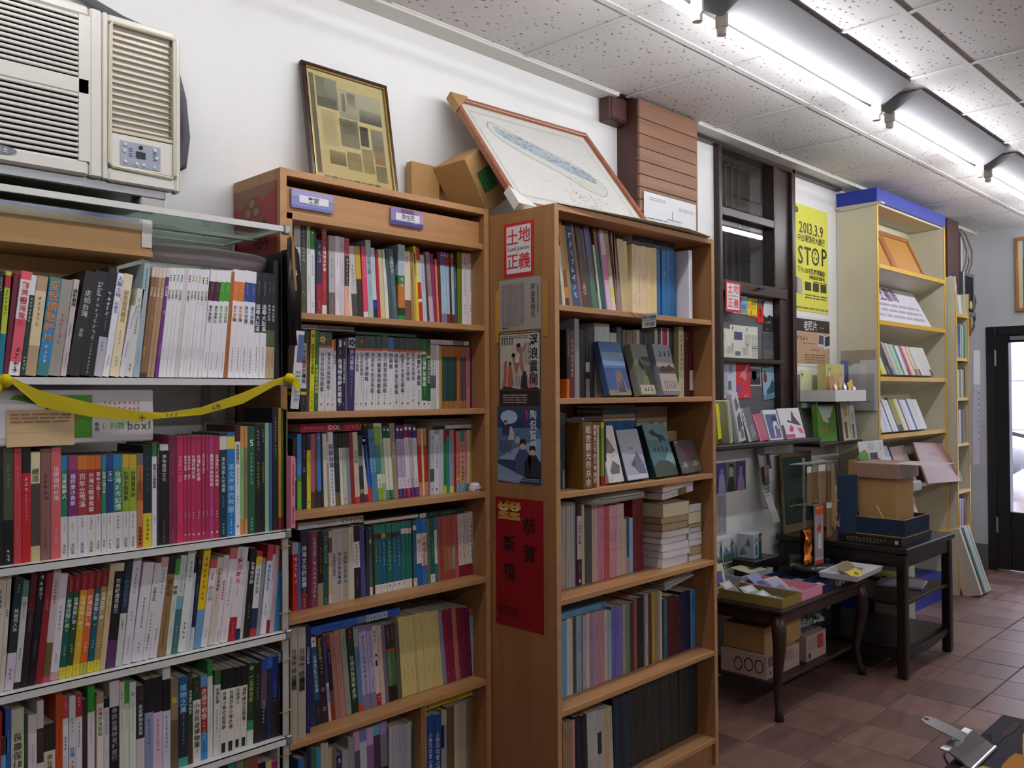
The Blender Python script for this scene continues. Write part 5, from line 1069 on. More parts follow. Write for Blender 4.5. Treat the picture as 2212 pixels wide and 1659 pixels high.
'right4': '''
B 2067 55 274 0.6 0 b4b0aa 
B 2073 51 274 0.6 0 9a9690 
B 2079 51 274 0.6 0 c0bcb4 
B 2085 55 273 0.6 0 a8a49e 
B 2091 52 273 0.6 0 8f8c88 
B 2097 56 273 0.6 0 b8b4ae 
B 2103 52 273 0.6 0 a49f99 
B 2109 56 272 0.6 0 c4c0ba 
B 2115 52 272 0.6 0 9c9894 
B 2121 56 271 0.6 0 b4b0ac 
B 2127 53 271 0.6 0 a8a6a6 
B 2133 57 270 0.6 0 8a8f9a 
B 2139 65 268 0.6 0 1f2c50 
P 2149 217 263 0.6 0 4c1c20/m15-68:c8baaa .2:一百戶文集:5a4440:.7 .75:~2:c8a8a8:.5 .92:●:d8c8c8:.6
P 2171 74 259 0.6 0 bcac8e 
P 2179 54 258 0.6 0 c4c8b8 .2:~9:666:.5
H 2186 339 244 0.6 0 4c4e4e 
P 2223 142 251 0.7 0 bcac9c .25:~5:5a4a44:.3
P 2238 127 249 0.7 0 c4b4a4 .2:^:333:.6 .7:~6:5a4a44:.5
P 2251 351 246 0.7 0 cc7ea0 .15:^:446:.3 .35:~4:8a4a6a:.3 .6:v:446:.3 .75:~6:5a2a44:.3
P 2287 301 242 0.7 0 bc5c54 .15:^:446:.4 .35:~3:7a2a2a:.3 .6:v:446:.4
P 2317 188 242 0.7 0 d4a0ac .15:^:446:.5 .35:~4:5a3a44:.5 .6:v:446:.5 .75:~6:5a3a44:.5
P 2337 195 240 0.7 0 d09ca8 .15:^:446:.5 .35:~4:5a3a44:.5 .6:v:446:.5 .75:~6:5a3a44:.5
P 2357 388 243 0.7 0 cdb2a8 .15:^:446:.3 .35:~4:5a3a44:.3 .6:v:446:.3 .75:~6:5a3a44:.3
P 2396 142 187 0.7 0 c4b4a4 .1:~9:555:.6 .6:~7:555:.6
P 2411 129 190 0.7 0 2c4e6c/b30:a8889a 
P 2425 203 188 0.7 0 92b4d0 .3:~4:5a7a9a:.3
H 2446 326 254 0.7 0 701e28 
H 2479 284 252 0.8 0 681a24 
''',
'right5': '''
J 2057 257 237 0.6 0 6fa0ce .1:~7:44688a:.3 .75:~7:44688a:.3
J 2083 133 242 0.6 0 cdcabc .15:~4:666:.35 .7:~8:888:.3
J 2097 139 240 0.6 0 c4c0c4 .15:~4:666:.35 .6:~8:888:.4
J 2112 164 238 0.6 0 4a4a3a 
J 2129 249 241 0.6 0 8eaabe .15:~6:3a4a5a:.5 .7:~7:3a4a5a:.4
J 2154 60 237 0.6 0 6a6a5a 
J 2161 150 236 0.6 0 9eaeb8 .15:~6:3a4a5a:.5 .7:~7:3a4a5a:.4
J 2177 170 239 0.6 0 d4b8a8 .15:~6:8a6a5a:.4
J 2194 128 239 0.6 0 9a8aac .2:~6:4a3a5a:.5 .7:~8:4a3a5a:.4
J 2208 142 237 0.7 0 a090b0 .2:~6:4a3a5a:.5 .7:~8:4a3a5a:.4
J 2222 180 240 0.7 0 bc8a98 .2:~6:6a3a4a:.4 .7:~8:6a3a4a:.4
J 2241 163 237 0.7 0 b48f94 .2:~6:6a3a4a:.4 .7:~8:6a3a4a:.4
J 2258 133 235 0.7 0 b88a94 .2:~6:6a3a4a:.4
J 2272 159 234 0.7 0 c4b8b4 .15:~4:555:.5
J 2288 52 231 0.7 0 9aaaa8 
J 2294 155 229 0.7 0 94b4be .1:~6:3a5a6a:.4
J 2310 188 238 0.7 0 6c6cb4 .12:~4:2a2a5a:.5 .7:~8:2a2a5a:.4
J 2330 197 235 0.7 0 6e6ab8 .12:~4:2a2a5a:.5 .3:~3:2a2a5a:.5
J 2350 219 232 0.7 0 7a76b4 .12:~3:2a2a5a:.5 .7:~8:2a2a5a:.4
J 2372 134 236 0.7 0 aa9a8c .2:~4:5a4a3a:.4
J 2386 142 234 0.7 0 5a8e7c .3:~3:2a5a4a:.5
J 2401 102 233 0.7 0 8f7f4e 
J 2412 226 233 0.7 0 3c3834 
J 2435 159 241 0.7 0 a44e4e 
H 2452 384 242 0.8 0 16242e 
J 2491 93 248 0.8 0 7a6a6a 
J 2501 164 246 0.8 0 b4a8a4 .05:~9:332a30:.6 .7:~5:443a40:.5
J 2518 209 245 0.8 0 4a3236 
J 2539 197 248 0.8 0 ac943c .05:~6:4a3a10:.4
J 2559 133 249 0.8 0 8e7e66 
J 2573 148 249 0.8 0 a08a70 
J 2589 127 245 0.8 0 c4bcac 
J 2611 218 213 0.8 0 2a5f70 .05:~9:9ac4d0:.6
H 2633 558 217 0.8 0 4c1a22 
H 2690 336 208 0.9 0 481a22 
H 2724 421 219 0.9 0 1c2044 .2:~4:3a3e6a:.4
H 2767 202 216 0.9 0 181c3a 
H 2787 320 215 0.9 0 4e8cc0 .08:台灣近代史:1a2a44:.4 .6:~5:3a6a9a:.4
H 2828 30 220 0.9 0 5e86b8 .05:台灣近代史:1a2a44:.4 .6:~4:9a6a6a:.5
''',
'right6': '''
H 2057 211 245 -1.0 0 a08660 .1:~3:443a2a:.5 .5:~8:5a4a34:.35
H 2079 213 243 -1.0 0 a08660 .1:~3:6a5a3a:.5 .5:~8:5a4a34:.35
H 2101 134 242 -1.0 0 c4949a 
H 2115 312 246 -1.3 0 1c1c2a .1:~8:5a6a9a:.3
H 2147 269 242 -1.3 0 1c1c2a .1:~8:5a6a9a:.3
P 2180 262 242 -1.9 0 bcbab6 .2:~3:444:.3 .6:~5:555:.3
P 2207 240 241 -2.0 0 c0beba .1:~5:555:.4 .6:~5:555:.3
P 2232 206 238 -2.0 0 b0b4bc/m30-60:2a2c34 
P 2253 183 236 -2.4 0 c4b498 .2:~5:5a4a34:.3
P 2272 185 235 -2.4 0 bcac90 .2:~4:6a5a44:.4
P 2291 199 234 -2.4 0 c4b8a0 .05:~9:5a4a34:.5
H 2317 268 255 -1.9 0 202e44 
H 2344 285 253 -2.0 0 1e2a40 
H 2373 275 251 -2.0 0 243450 
H 2401 265 256 -2.0 0 2c312e 
H 2428 590 258 -2.0 0 2a2e2c 
H 2488 434 262 -2.0 0 2c312e 
H 2532 458 266 -2.0 0 2b302d 
H 2578 215 263 -1.7 0 2a2e2c 
H 2600 488 262 -1.8 0 2c312e 
H 2650 500 264 -1.5 0 2a2f2c 
H 2701 480 265 -1.1 0 2c312e 
H 2749 201 269 -0.5 0 2b302d 
H 2770 430 269 -0.5 0 2a2e2b 
H 2813 60 264 0.0 0 2c312e 
''',
}
# ------------------------------------------------------------------ bookcases
def case(name, label, x0, x1, y0, y1, top, shelves, group, plinth=.085):
    t = thing(name, label, 'bookcase', (0, 0, 0), group=group); T = .019
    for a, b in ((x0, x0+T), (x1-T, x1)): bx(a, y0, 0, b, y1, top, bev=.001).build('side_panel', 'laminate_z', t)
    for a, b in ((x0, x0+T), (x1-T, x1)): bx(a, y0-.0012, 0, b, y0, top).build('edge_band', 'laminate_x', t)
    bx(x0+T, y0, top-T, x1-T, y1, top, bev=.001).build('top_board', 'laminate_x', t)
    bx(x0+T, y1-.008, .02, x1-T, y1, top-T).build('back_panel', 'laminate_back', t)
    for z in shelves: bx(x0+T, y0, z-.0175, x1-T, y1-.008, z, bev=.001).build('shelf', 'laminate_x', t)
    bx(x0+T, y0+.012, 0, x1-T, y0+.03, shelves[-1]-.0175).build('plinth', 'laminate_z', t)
    return t
G = 'brown laminate bookcases'
mid = case('bookcase', 'recessed brown laminate bookcase with sign header, between white rack and postered panel', 1.192, 1.944, 2.006, 2.252, 1.965, [1.591, 1.327, 1.061, .790, .465, .150], G)
bx(1.211, 2.03, 1.853, 1.925, 2.05, 1.925, bev=.001).build('header_board', 'laminate_x', mid); bx(1.211, 2.012, 1.835, 1.925, 2.24, 1.853, bev=.001).build('shelf', 'laminate_x', mid)
bx(1.211, 2.012, 1.60, 1.232, 2.03, 1.853).build('filler_strip', 'laminate_x', mid)
bx(1.675, 2.03, .15, 1.693, 2.24, .447).build('divider', 'laminate_z', mid)
rgt = case('bookcase', 'projecting brown laminate bookcase with posters on its side panel', 1.948, 2.842, 1.727, 2.030, 1.943, [1.640, 1.358, 1.074, .754, .421, .100], G)
# slotted-angle rack, white shelves
rack = thing('storage_rack', 'white metal rack of slotted shelves under the air conditioner', 'rack', (0, 0, 0))
for z in (1.414, 1.030, .775, .510, .250):
    m = MB(); m.box(.30, 1.95, z-.017, 1.172, 1.953, z); m.box(.30, 1.95, z-.002, 1.172, 2.25, z); m.box(.30, 2.247, z-.017, 1.172, 2.25, z); m.build('shelf', 'rack_white', rack)
    MB().box(1.172, 1.947, z-.019, 1.188, 1.962, z+.004, bev=.002).build('corner_cap', 'grey_steel', rack)
for x, y, zt in ((1.170, 1.962, 1.03), (1.170, 2.235, 1.80), (.285, 1.95, 1.80), (.285, 2.235, 1.80)):
    m = MB(); m.box(x, y, 0, x+.019, y+.002, zt); m.box(x+.017, y, 0, x+.019, y+.019, zt); m.build('post', 'rack_grey', rack)
for z in (.985, .82, .70, .57, .46):
    m = MB(); m.tube([(1.169, 1.960, z), (1.19, 1.960, z+.004), (1.19, 1.983, z), (1.169, 1.983, z-.003), (1.169, 1.960, z)], .002, 5, 'b09a5a'); m.build('tie_string', 'matte', rack)
m = MB(); m.box(.30, 1.95, 1.786, 1.172, 1.956, 1.800); m.box(.30, 2.247, 1.786, 1.172, 2.252, 1.800); m.box(1.160, 1.956, 1.786, 1.172, 2.247, 1.800); m.build('top_frame', 'rack_white', rack)
MB().box(.31, 1.957, 1.790, 1.159, 2.246, 1.796).build('top_glass', 'shelf_glass', rack)
m = MB(); m.box(.30, 2.09, 1.780, 1.172, 2.11, 1.789); m.build('cross_bar', 'rack_grey', rack)
MB().box(1.170, 1.945, 1.78, 1.188, 1.965, 1.803, bev=.002).build('corner_cap', 'grey_steel', rack)
for x in (.30, 1.1): m = MB(); m.box(x, 2.244, .02, x+.02, 2.249, 1.78); m.build('back_strut', 'rack_grey', rack)
# ------------------------------------------------------------------ fill the shelves
prime({c for t in BOOKS.values() for l in t.split('\n') for w in l.split(' ')[7:] for c in (w.split(':')[1] if ':' in w else '') if c not in SHAPES and c != '~'})
prime(set('客家原住民土地正義浮浪貢開花陶侃賢母恭賀新禧鐵道交通運輸文獻收藏中台灣廢核大遊行下午市民廣場集結勤美誠品對面草地反對老舍本書局臺郵便利箱十色萬日水色我是生活臺北山海福到家飲茶月風雨雲之歌鄉土的人少年與革命夢在這里有五朵老相簿攝影展片全選讀一二三四六七八九'+'0123456789.-:!/()○·abcdefghijklmnopqrstuvwxyzABCDEFGHIJKLMNOPQRSTUVWXYZ '))
for k, t in BOOKS.items(): bookrow(k, t)
F = flatbook
F('mid2', 1.295, 1.470, .013, 'a09c9c', 'grey-white paperback lying on the yellow plant guide, second shelf of recessed bookcase', [(0, .3, 'c8c4c2')], [(.35, '~8', 'b04a4a', .5), (.75, '~4', '333', .6)])
F('mid2', 1.477, 1.698, .008, '2a4a3c', 'thin dark green book lying on the white plant guides', [], [(.6, '~8', 'a0b0a0', .5)], nm='hardcover_book')
F('mid2', 1.744, 1.917, .014, 'c8c8ca', 'white paperback with dark patch lying on the tan-headed guides', [(.6, .88, '77777c'), (0, .06, '222')], [(.2, '~3', '444', .5)])
F('mid3', 1.292, 1.491, .024, 'b02430', 'red hardcover lying on its side, white letters, third shelf of recessed bookcase', [(.56, .7, '5a2a2e')], [(.05, '~9', 'e0b8b8', .3), (.43, 'IDOL', 'f0e8e8', .75), (.75, '~5', 'd88a8a', .6)], nm='hardcover_book')
o1 = F('mid3', 1.760, 1.951, .011, 'd0d0ce', 'white paperback lying below two grey ones by the postered panel', [(0, .28, '26242a')], [(.6, '~6', '333', .6)])
zt_ = top_at('mid3', 1.76, 1.951)
F('mid3', 1.758, 1.953, .010, '6a6058', 'lower of two grey paperbacks lying above a white one, third shelf', z=zt_+.0115)
F('mid3', 1.758, 1.953, .010, '7a7068', 'upper of two grey paperbacks lying above a white one, third shelf', z=zt_+.022)
F('mid4', 1.283, 1.499, .018, 'd6d2ce', 'white paperback lying upside down on dark books, fourth shelf of recessed bookcase', [(.9, .93, 'a8985a')], [(.3, '~9', '555', .35), (.64, '~4', '555', .8), (.94, '◉', '6a6a3a', .7)])
F('mid4', 1.502, 1.704, .011, '6a645c', 'grey-brown paperback lying on the teal books, fourth shelf', pages_front=True)
F('mid4', 1.708, 1.895, .014, '1f4634', 'dark green paperback with white tip lying on reddish books', [(0, .14, 'd0ccc4')], [(.2, '~5', '9ab0a0', .4), (.45, '~9', '9ab0a0', .5)])
F('mid5', 1.322, 1.631, .020, '2f5fb8', 'bright blue large hardcover lying on leaning books, fifth shelf', [(.5, .6, '5a7a8a'), (.6, .85, 'a8b8c8')], [(.1, '~9', '16264a', .45), (.6, '~8', '24345a', .6)], nm='hardcover_book')
F('mid5', 1.648, 1.876, .018, '1f2d24', 'dark green hardcover with red label lying on cream volumes', [(.8, .92, 'b03038')], [(.1, '~9', '8a948a', .6)], nm='hardcover_book', z=.757)
F('mid6', 1.724, 1.930, .015, 'd0bc34', 'yellow paperback lying above blue books on the lowest visible shelf', [], [(.05, '●', '3a3420', .6), (.45, '~7', '4a4420', .5), (.85, '~5', '8a7a20', .5)])
F('right1', 2.463, 2.720, .042, '1e2532', 'thick navy hardcover lying on blue and cream volumes, top shelf', [], [(.1, '~8', '7a8498', .3), (.6, '~5', '9aa4b4', .35)], nm='hardcover_book', p=0)
F('right3', 2.163, 2.326, .016, '4a3636', 'dark brown hardcover lying on maroon books, third shelf of projecting bookcase', [], [(.3, '●', 'b8a898', .7)], nm='hardcover_book', y=1.845)
# back-row blue set and stacks behind the face-out cases on the third shelf
for i in range(8):
    mb, t = cover_mesh(.0205, .20, .12, ['1f5596', '2460a4', '1c4f8c'][i % 3], [], True, False); o = mb.build('hardcover_book', 'print', None, (2.385+.0217*i, 1.888, 1.0743))
    MB().box(.003, .004, .003, .0175, .117, .197).build('page_block', 'pages', o)
    tag(o, 'blue hardcover, %s of the blue set behind face-out cases, third shelf' % ordn(i+1), 'book', 'blue set behind the face-out cases'); p = spine_text(.0205, .2, ['.06:~5:8ab0d8:.3']); p.m.build('title_lettering', 'print', o)
for i, (c, zz, th, lb) in enumerate((('c8b88e', 1.2755, .023, 'cream paperback lying on the blue set behind face-out cases'), ('2f5c6a', 1.2995, .018, 'teal hardcover lying on the cream one above the blue set'), ('5a4a40', 1.3185, .012, 'brown paperback topmost of the pile above the blue set'))):
    F('right3', 2.374, 2.561, th, c, lb, [], [(.08, '~5', '6a5a40', .4), (.55, '~7', '6a5a40', .45)] if not i else [], y=1.886, z=zz, d=.12, nm='hardcover_book' if i == 1 else 'paperback_book')
for i in range(7):
    cc = ['9aa8a0', '7fa0a4', 'b8a898', '7a6450', 'd0b8a0', '8a7458', 'c8b49c'][i]; mb, t = cover_mesh(.026, .19, .12, cc, [], False, False); o = mb.build('paperback_book', 'print', None, (2.572+.0275*i, 1.888, 1.0743))
    MB().box(.001, .002, .001, .025, .118, .189).build('page_block', 'pages', o); tag(o, '%s paperback, %s behind the teal and dark face-out cases, third shelf' % (cname(cc), ordn(i+1)), 'book', 'books behind the face-out cases')
for i, (c, th) in enumerate((('94805a', .022), ('8a7450', .018), ('7f6a4a', .016))):
    F('right3', 2.572, 2.762, th, c, '%s of three tan books lying in a pile behind the envelope' % ['bottom', 'middle', 'top'][i], y=1.886, z=1.2655+sum((.022, .018, .016)[:i])+.001*i, d=.12)
# face-out cases, leaning back
def faceout(name, label, x, y, z, w, h, t, yaw, tilt, col, side, ops):
    o = thing(name, label, 'book', (x, y, z), (-R(tilt), 0, R(yaw)), 'face-out cases on the projecting bookcase')
    MB().box(0, 0, 0, w, t, h, side, .0015).build('case', 'satin', o); p = Pr(-.0004); p.rect(.001, .001, w-.001, h-.001, col)
    for op in ops:
        if op[0] == 'r': p.rect(op[1]*w, op[2]*h, op[3]*w, op[4]*h, op[5], .0003)
        elif op[0] == 'p': p.poly([(a*w, b*h) for a, b in op[1]], op[2], .0004)
        elif op[0] == 'c': p.col(op[1], op[2]*w, op[3]*h, op[4]*w, op[5])
        else: p.line(op[1], op[2]*w, op[3]*h, op[4]*w, op[5], lift=.0006)
    p.build('front_cover', 'gloss', o); return o
zf = .0036
faceout('display_case', 'glossy blue face-out case with sky and ruined tower picture', 2.238, 1.748, 1.362+zf, .124, .185, .024, 2, 15, '5a7fae', '3f5a86', [('r', 0, .55, 1, .8, '86a4c6'), ('r', 0, .1, 1, .5, '4a6496'), ('r', 0, 0, 1, .1, '8a8a6a'), ('p', [(.4, .05), (.8, .05), (.75, .4), (.68, .5), (.6, .42), (.55, .5), (.45, .4)], '8a7474'), ('p', [(.42, .03), (.85, .03), (.78, .3), (.5, .3)], 'aaa4b8'), ('t', '~~~~', .3, .78, .14, 'c8b060')])
faceout('display_case', 'grey-green face-out case with a veiled figure and handwritten cream label', 2.410, 1.748, 1.362+zf, .096, .182, .03, 2, 15, '6a6e62', '8f8d80', [('r', 0, .6, 1, 1, '7f8478'), ('r', .5, .2, 1, .75, '3f3f3a'), ('p', [(.25, .62), (.35, .72), (.5, .6), (.7, .38), (.62, .36)], '2c2a28'), ('p', [(.3, .2), (.7, .2), (.65, .45), (.4, .5)], '78855a'), ('p', [(.45, .4), (.6, .35), (.62, .5), (.5, .52)], 'b08a70'), ('r', .05, .02, .95, .2, 'b8b49c'), ('t', '~~~', .25, .11, .2, '332')])
faceout('display_case', 'pale face-out case with brush calligraphy above figures crossing a plain', 2.542, 1.748, 1.362+zf, .110, .186, .028, 2, 15, 'a8a29e', '8f969e', [('r', 0, .72, 1, 1, '93a4ae'), ('r', 0, .42, 1, .55, '6a5a52'), ('p', [(.1, .5), (.3, .58), (.5, .55), (.7, .6), (.95, .52), (.95, .48), (.1, .45)], '4a403c'), ('r', 0, .06, 1, .42, 'b4a9a2'), ('r', 0, 0, 1, .07, '8f7f98')]+[('r', .2+k*.12, .12, .23+k*.12, .28, '3a2f2c') for k in range(6)]+[('t', '~~~', .2, .82, .28, '1f1a1c')])
faceout('display_case', 'white face-out case with dark mountain vignette beside the green book', 2.232, 1.748, 1.078+zf, .085, .19, .02, 3, 14, 'd8d4d8', 'c8c4c8', [('p', [(.1, .6), (.3, .85), (.6, .7), (.8, .55), (.5, .5), (.2, .52)], '6a4a3f'), ('p', [(.2, .2), (.5, .38), (.9, .28), (.8, .15), (.3, .14)], '6a6054'), ('t', '~~~', .4, .46, .1, '333'), ('t', '~~', .1, .05, .1, '777')])
faceout('display_case', 'silver-white glossy face-out case with purple landscape', 2.330, 1.748, 1.078+zf, .130, .175, .026, 3, 16, 'a8b0bc', '3a4448', [('p', [(.35, .3), (.7, .55), (.9, .3), (.95, .1), (.6, .12)], '6a6a8a'), ('p', [(.3, .32), (.5, .4), (.55, .28), (.35, .25)], 'b87a6a'), ('t', '~~', .35, .62, .12, '333'), ('r', .05, .02, .95, .1, 'd0d4da')])
faceout('display_case', 'teal face-out case with a soaring eagle over clouds', 2.495, 1.748, 1.078+zf, .150, .19, .03, 4, 18, '4a7a84', '1a3436', [('r', 0, .7, 1, 1, '6a8f94'), ('p', [(.2, .85), (.35, .9), (.55, .8), (.75, .78), (.9, .66), (.7, .68), (.6, .64), (.5, .74), (.3, .78)], '2e2e2a'), ('p', [(0, 0), (1, 0), (1, .12), (.7, .28), (.3, .3), (0, .2)], '3f4f40'), ('p', [(.6, .3), (1, .2), (1, .42), (.8, .45)], '88aaa8'), ('t', '~~~~', .15, .52, .18, '182426')])
faceout('display_case', 'dark grey face-out case with red brush characters', 2.655, 1.748, 1.078+zf, .145, .125, .022, 4, 18, '4a464c', '131315', [('r', 0, .06, 1, .35, '5a564e'), ('p', [(.1, .2), (.25, .36), (.4, .24), (.3, .18)], '8f8a80'), ('p', [(.55, .2), (.75, .38), (.95, .26), (.8, .18)], '8a8458'), ('t', '~~~', .25, .64, .2, 'b83a44'), ('r', .06, .92, .14, .95, 'ccc')])
en = tag(bx(0, 0, 0, .215, .004, .155, 'a98a62').build('envelope', 'matte', None, (2.585, 1.862, 1.0745), (-R(3), 0, 0)), 'brown paper envelope standing behind the face-out cases', 'envelope')
# loose stacks with page edges to the room, fourth shelf
def pstack(x0, x1, y, z, items, d, where):
    for i, (th, c, pg, dx) in enumerate(items):
        o = thing('hardcover_book' if th > .034 else 'paperback_book', '', 'book', (x0+dx, y-dx*.5, z), (0, 0, R(random.uniform(-1.5, 1.5))), 'page-out stacks on the projecting bookcase')
        o['label'] = '%s book, %s from the bottom of the page-out stack %s' % (pg[1], ordn(i+1), where); w = x1-x0; t = .0012
        m = MB(); m.box(0, 0, 0, w, d, t, c); m.box(0, 0, th-t, w, d, th, c); m.box(w-.0015, 0, t, w, d, th-t, c); m.build('cover', 'print', o)
        MB().box(.001, .0006, t, w-.002, d-.001, th-t, pg[0], .0008).build('page_block', 'matte', o); z += th+.0004
    return z
A_ = ('d8d4d8', 'white'); B_ = ('b09a78', 'tan'); C_ = ('d8d0b0', 'cream'); D_ = ('cdc8c4', 'pale grey')
zs = pstack(2.556, 2.722, 1.770, .7545, [(.034, 'c8c4c4', A_, 0), (.024, 'b8b4b8', A_, .002), (.025, 'c0bcc0', A_, 0), (.022, '8a8a8a', A_, -.003), (.022, 'c0b8b4', D_, 0), (.026, '6a5a40', B_, .002), (.022, '8a7450', B_, -.002), (.048, 'c8b888', C_, .004)], .13, 'beside the maroon volumes')
pstack(2.732, 2.818, 1.775, .7545, [(.020, 'c0b8b0', D_, 0), (.034, '7a6648', B_, 0), (.022, 'b8b4b4', A_, .001), (.026, 'a8a4a4', A_, -.001), (.018, 'b8b0b4', D_, 0), (.014, '6a5a40', B_, .001), (.042, 'b8a878', C_, -.001), (.030, '8a8c90', A_, .001)], .13, 'against the window-side panel')
o = F('right4', 2.552, 2.748, .022, 'd6d4d8', 'white paperback with brown title patch tilted on the taller stack', [(.5, .78, '7a6438')], [(.06, '~3', 'b86a7a', .4), (.28, '~5', '222', .6)], y=1.765, z=zs+.016, d=.13); o.rotation_euler = (0, -R(5), 0)
o = F('right4', 2.556, 2.752, .024, 'ccc8cc', 'white book with fanned pages topmost on the taller stack', y=1.765, z=zs+.041, d=.13, pages_front=True); o.rotation_euler = (0, -R(5), 0)
o = thing('document_wallet', 'pale grey bulging document wallet lying on pink journals', 'folder', (2.205, 1.78, top_at('right4', 2.2, 2.46))); m = MB(); m.sm = True
m.mesh([(0, 0, 0), (.26, 0, .004), (.26, .18, .004), (0, .18, 0), (0, 0, .022), (.09, -.004, .036), (.19, -.004, .036), (.26, 0, .026), (.26, .18, .022), (.19, .18, .03), (.09, .18, .03), (0, .18, .018)], [(0, 3, 2, 1), (0, 1, 7, 6, 5, 4), (4, 5, 10, 11), (5, 6, 9, 10), (6, 7, 8, 9), (0, 4, 11, 3), (1, 2, 8, 7), (3, 11, 10, 9, 8, 2)], 'b4b8ae'); m.build('wallet', 'satin', o)
m = MB(); m.box(.01, -.0062, .017, .24, -.0042, .019, '6a6e66'); m.build('seam', 'matte', o)
o = F('right5', 2.050, 2.285, .018, '6496bc', 'pale blue journal lying on upright journals, fifth shelf', [(.9, .97, '3a6a9a')], [(.1, '~7', '3a5a7a', .4), (.5, '~4', '3a5a7a', .4)], nm='paperback_book')
o = thing('loose_papers', 'bundle of loose pale papers slanting on dark red hardcovers, fifth shelf', 'papers', (2.60, 1.79, top_at('right5', 2.6, 2.8)+.001), (0, -R(8), 0))
for k in range(7): MB().box(.004*k % .013, .003*k % .011, .0042*k, .19-.005*(k % 3), .13, .0042*k+.0036, ['a8a496', 'b4b0a4', '9a9688'][k % 3]).build('sheet_bundle', 'matte', o)
tag(bx(0, 0, 0, .11, .012, .30, '4a5a2a', .001).build('box_file', 'matte', None, (2.70, 1.99, .4215)), 'dark green board standing at the back of the fifth shelf', 'board')
jar = thing('ceramic_jar', 'small white lidded jar with blue lettering at the shelf edge', 'jar', (1.905, 2.035, 1.0612)); m = MB(); m.sm = True
m.lathe([(.018, 0), (.0205, .003), (.021, .014), (.019, .017)], 24, 'd4d4d4'); m.build('body', 'gloss', jar); m = MB(); m.sm = True; m.lathe([(.0185, .0172), (.017, .022), (.013, .027), (.010, .029)], 24, 'dcdcdc'); m.build('lid', 'gloss', jar)
m = MB()
for k in range(5):
    a = -pi/2+(k-2)*.28; m.box(-.002, -.0215, .005, .002, -.0211, .0105, '3a4a8a')
    for q in range(8): v_ = m.v[-8+q]; m.v[-8+q] = (v_[0]*cos(a+pi/2)-v_[1]*sin(a+pi/2), v_[0]*sin(a+pi/2)+v_[1]*cos(a+pi/2), v_[2])
m.build('lettering', 'print', jar)
# ------------------------------------------------------------------ shelf signs
def plate(name, label, cat, x, y, z, w, h, col, ops, t=.003, rot=(0, 0, 0), group=None, mat='matte'):
    o = thing(name, label, cat, (x, y, z), rot, group); MB().box(0, 0, 0, w, t, h, col).build('board', mat, o); p = Pr(-.0005)
    for op in ops:
        k = op[0]
        if k == 'r': p.rect(op[1]*w, op[2]*h, op[3]*w, op[4]*h, op[5], op[6] if len(op) > 6 else .0002)
        elif k == 'p': p.poly([(a*w, b*h) for a, b in op[1]], op[2], op[3] if len(op) > 3 else .0004)
        elif k == 't': p.line(op[1], op[2]*w, op[3]*h, op[4], op[5], op[6] if len(op) > 6 else 0, lift=.0007)
        elif k == 'm': p.line(op[1], op[2]*w, op[3]*h, op[4], op[5], lift=.0007, center=True)
        elif k == 'c': p.col(op[1], op[2]*w, op[3]*h, op[4], op[5], lift=.0007)
        elif k == 'L':   # rows of unreadable small print: x0, z0, x1, z1, rows, colour
            n = op[5]; st = (op[4]-op[2])*h/n
            for i in range(n):
                x_ = op[1]*w; xe = op[3]*w; z_ = op[4]*h-(i+.5)*st
                while x_ < xe-st*.3:
                    ww = min(random.uniform(1.5, 5)*st, xe-x_); p.rect(x_, z_-st*.22, x_+ww, z_+st*.22, op[6], .0006); x_ += ww+st*.5
        elif k == 'V':
            n = op[5]; st = (op[3]-op[1])*w/n
            for i in range(n):
                z_ = op[4]*h; ze = op[2]*h; x_ = op[1]*w+(i+.5)*st
                while z_ > ze+st*.3:
                    ww = min(random.uniform(1.5, 6)*st, z_-ze); p.rect(x_-st*.22, z_-ww, x_+st*.22, z_, op[6], .0006); z_ -= ww+st*.5
    if ops: p.build('print', 'print', o)
    return o
plate('shelf_sign', 'lilac shelf sign reading Hakka on header of recessed bookcase', 'sign', 1.236, 2.023, 1.870, .131, .050, '8f94c4', [('r', 0, .6, 1, 1, 'a0a0c8'), ('r', 0, 0, 1, .15, '7478b0'), ('r', .18, .32, .88, .72, 'e6e6ee', .0004), ('m', '客家', .52, .52, .018, '222')], .004, group='signs on bookcase headers')
plate('shelf_sign', 'purple mottled shelf sign reading indigenous peoples, on recessed bookcase header', 'sign', 1.566, 2.023, 1.870, .121, .050, '9a86b8', [('r', 0, 0, 1, .25, '4a4684'), ('r', .3, .75, .7, 1, '6a4a86'), ('p', [(.7, .2), (1, .3), (1, .9), (.8, .8)], 'b090b0'), ('r', .14, .3, .88, .72, 'e6e6ee', .0005), ('m', '原住民', .52, .52, .017, '222')], .004, group='signs on bookcase headers')
plate('shelf_sign', 'grey card shelf sign on the railway and transport shelf edge', 'sign', 2.368, 1.712, 1.588, .085, .048, 'a8a8ac', [('r', 0, .5, .98, .54, '55555a'), ('m', '鐵道/交通運輸', .5, .74, .013, '222'), ('m', '文獻/收藏', .5, .26, .014, '222'), ('r', 0, 0, .05, 1, 'c8963a')], .002, (R(6), R(-6), R(3)))
m = MB(); m.tube([(2.32, 1.724, 1.637), (2.335, 1.722, 1.63), (2.345, 1.722, 1.618)], .0012, 5, 'a03a2a'); tag(m.build('red_thread', 'matte'), 'short red thread hanging over the top shelf edge', 'thread')
# ------------------------------------------------------------------ air conditioner
AY = 1.985; ac = thing('air_conditioner', 'beige-white window air conditioner above the white rack', 'air conditioner', (0, 0, 0))
MB().box(.02, AY+.012, 1.866, .905, WY+.02, 2.222, bev=.012).build('housing', 'ac_plastic', ac)
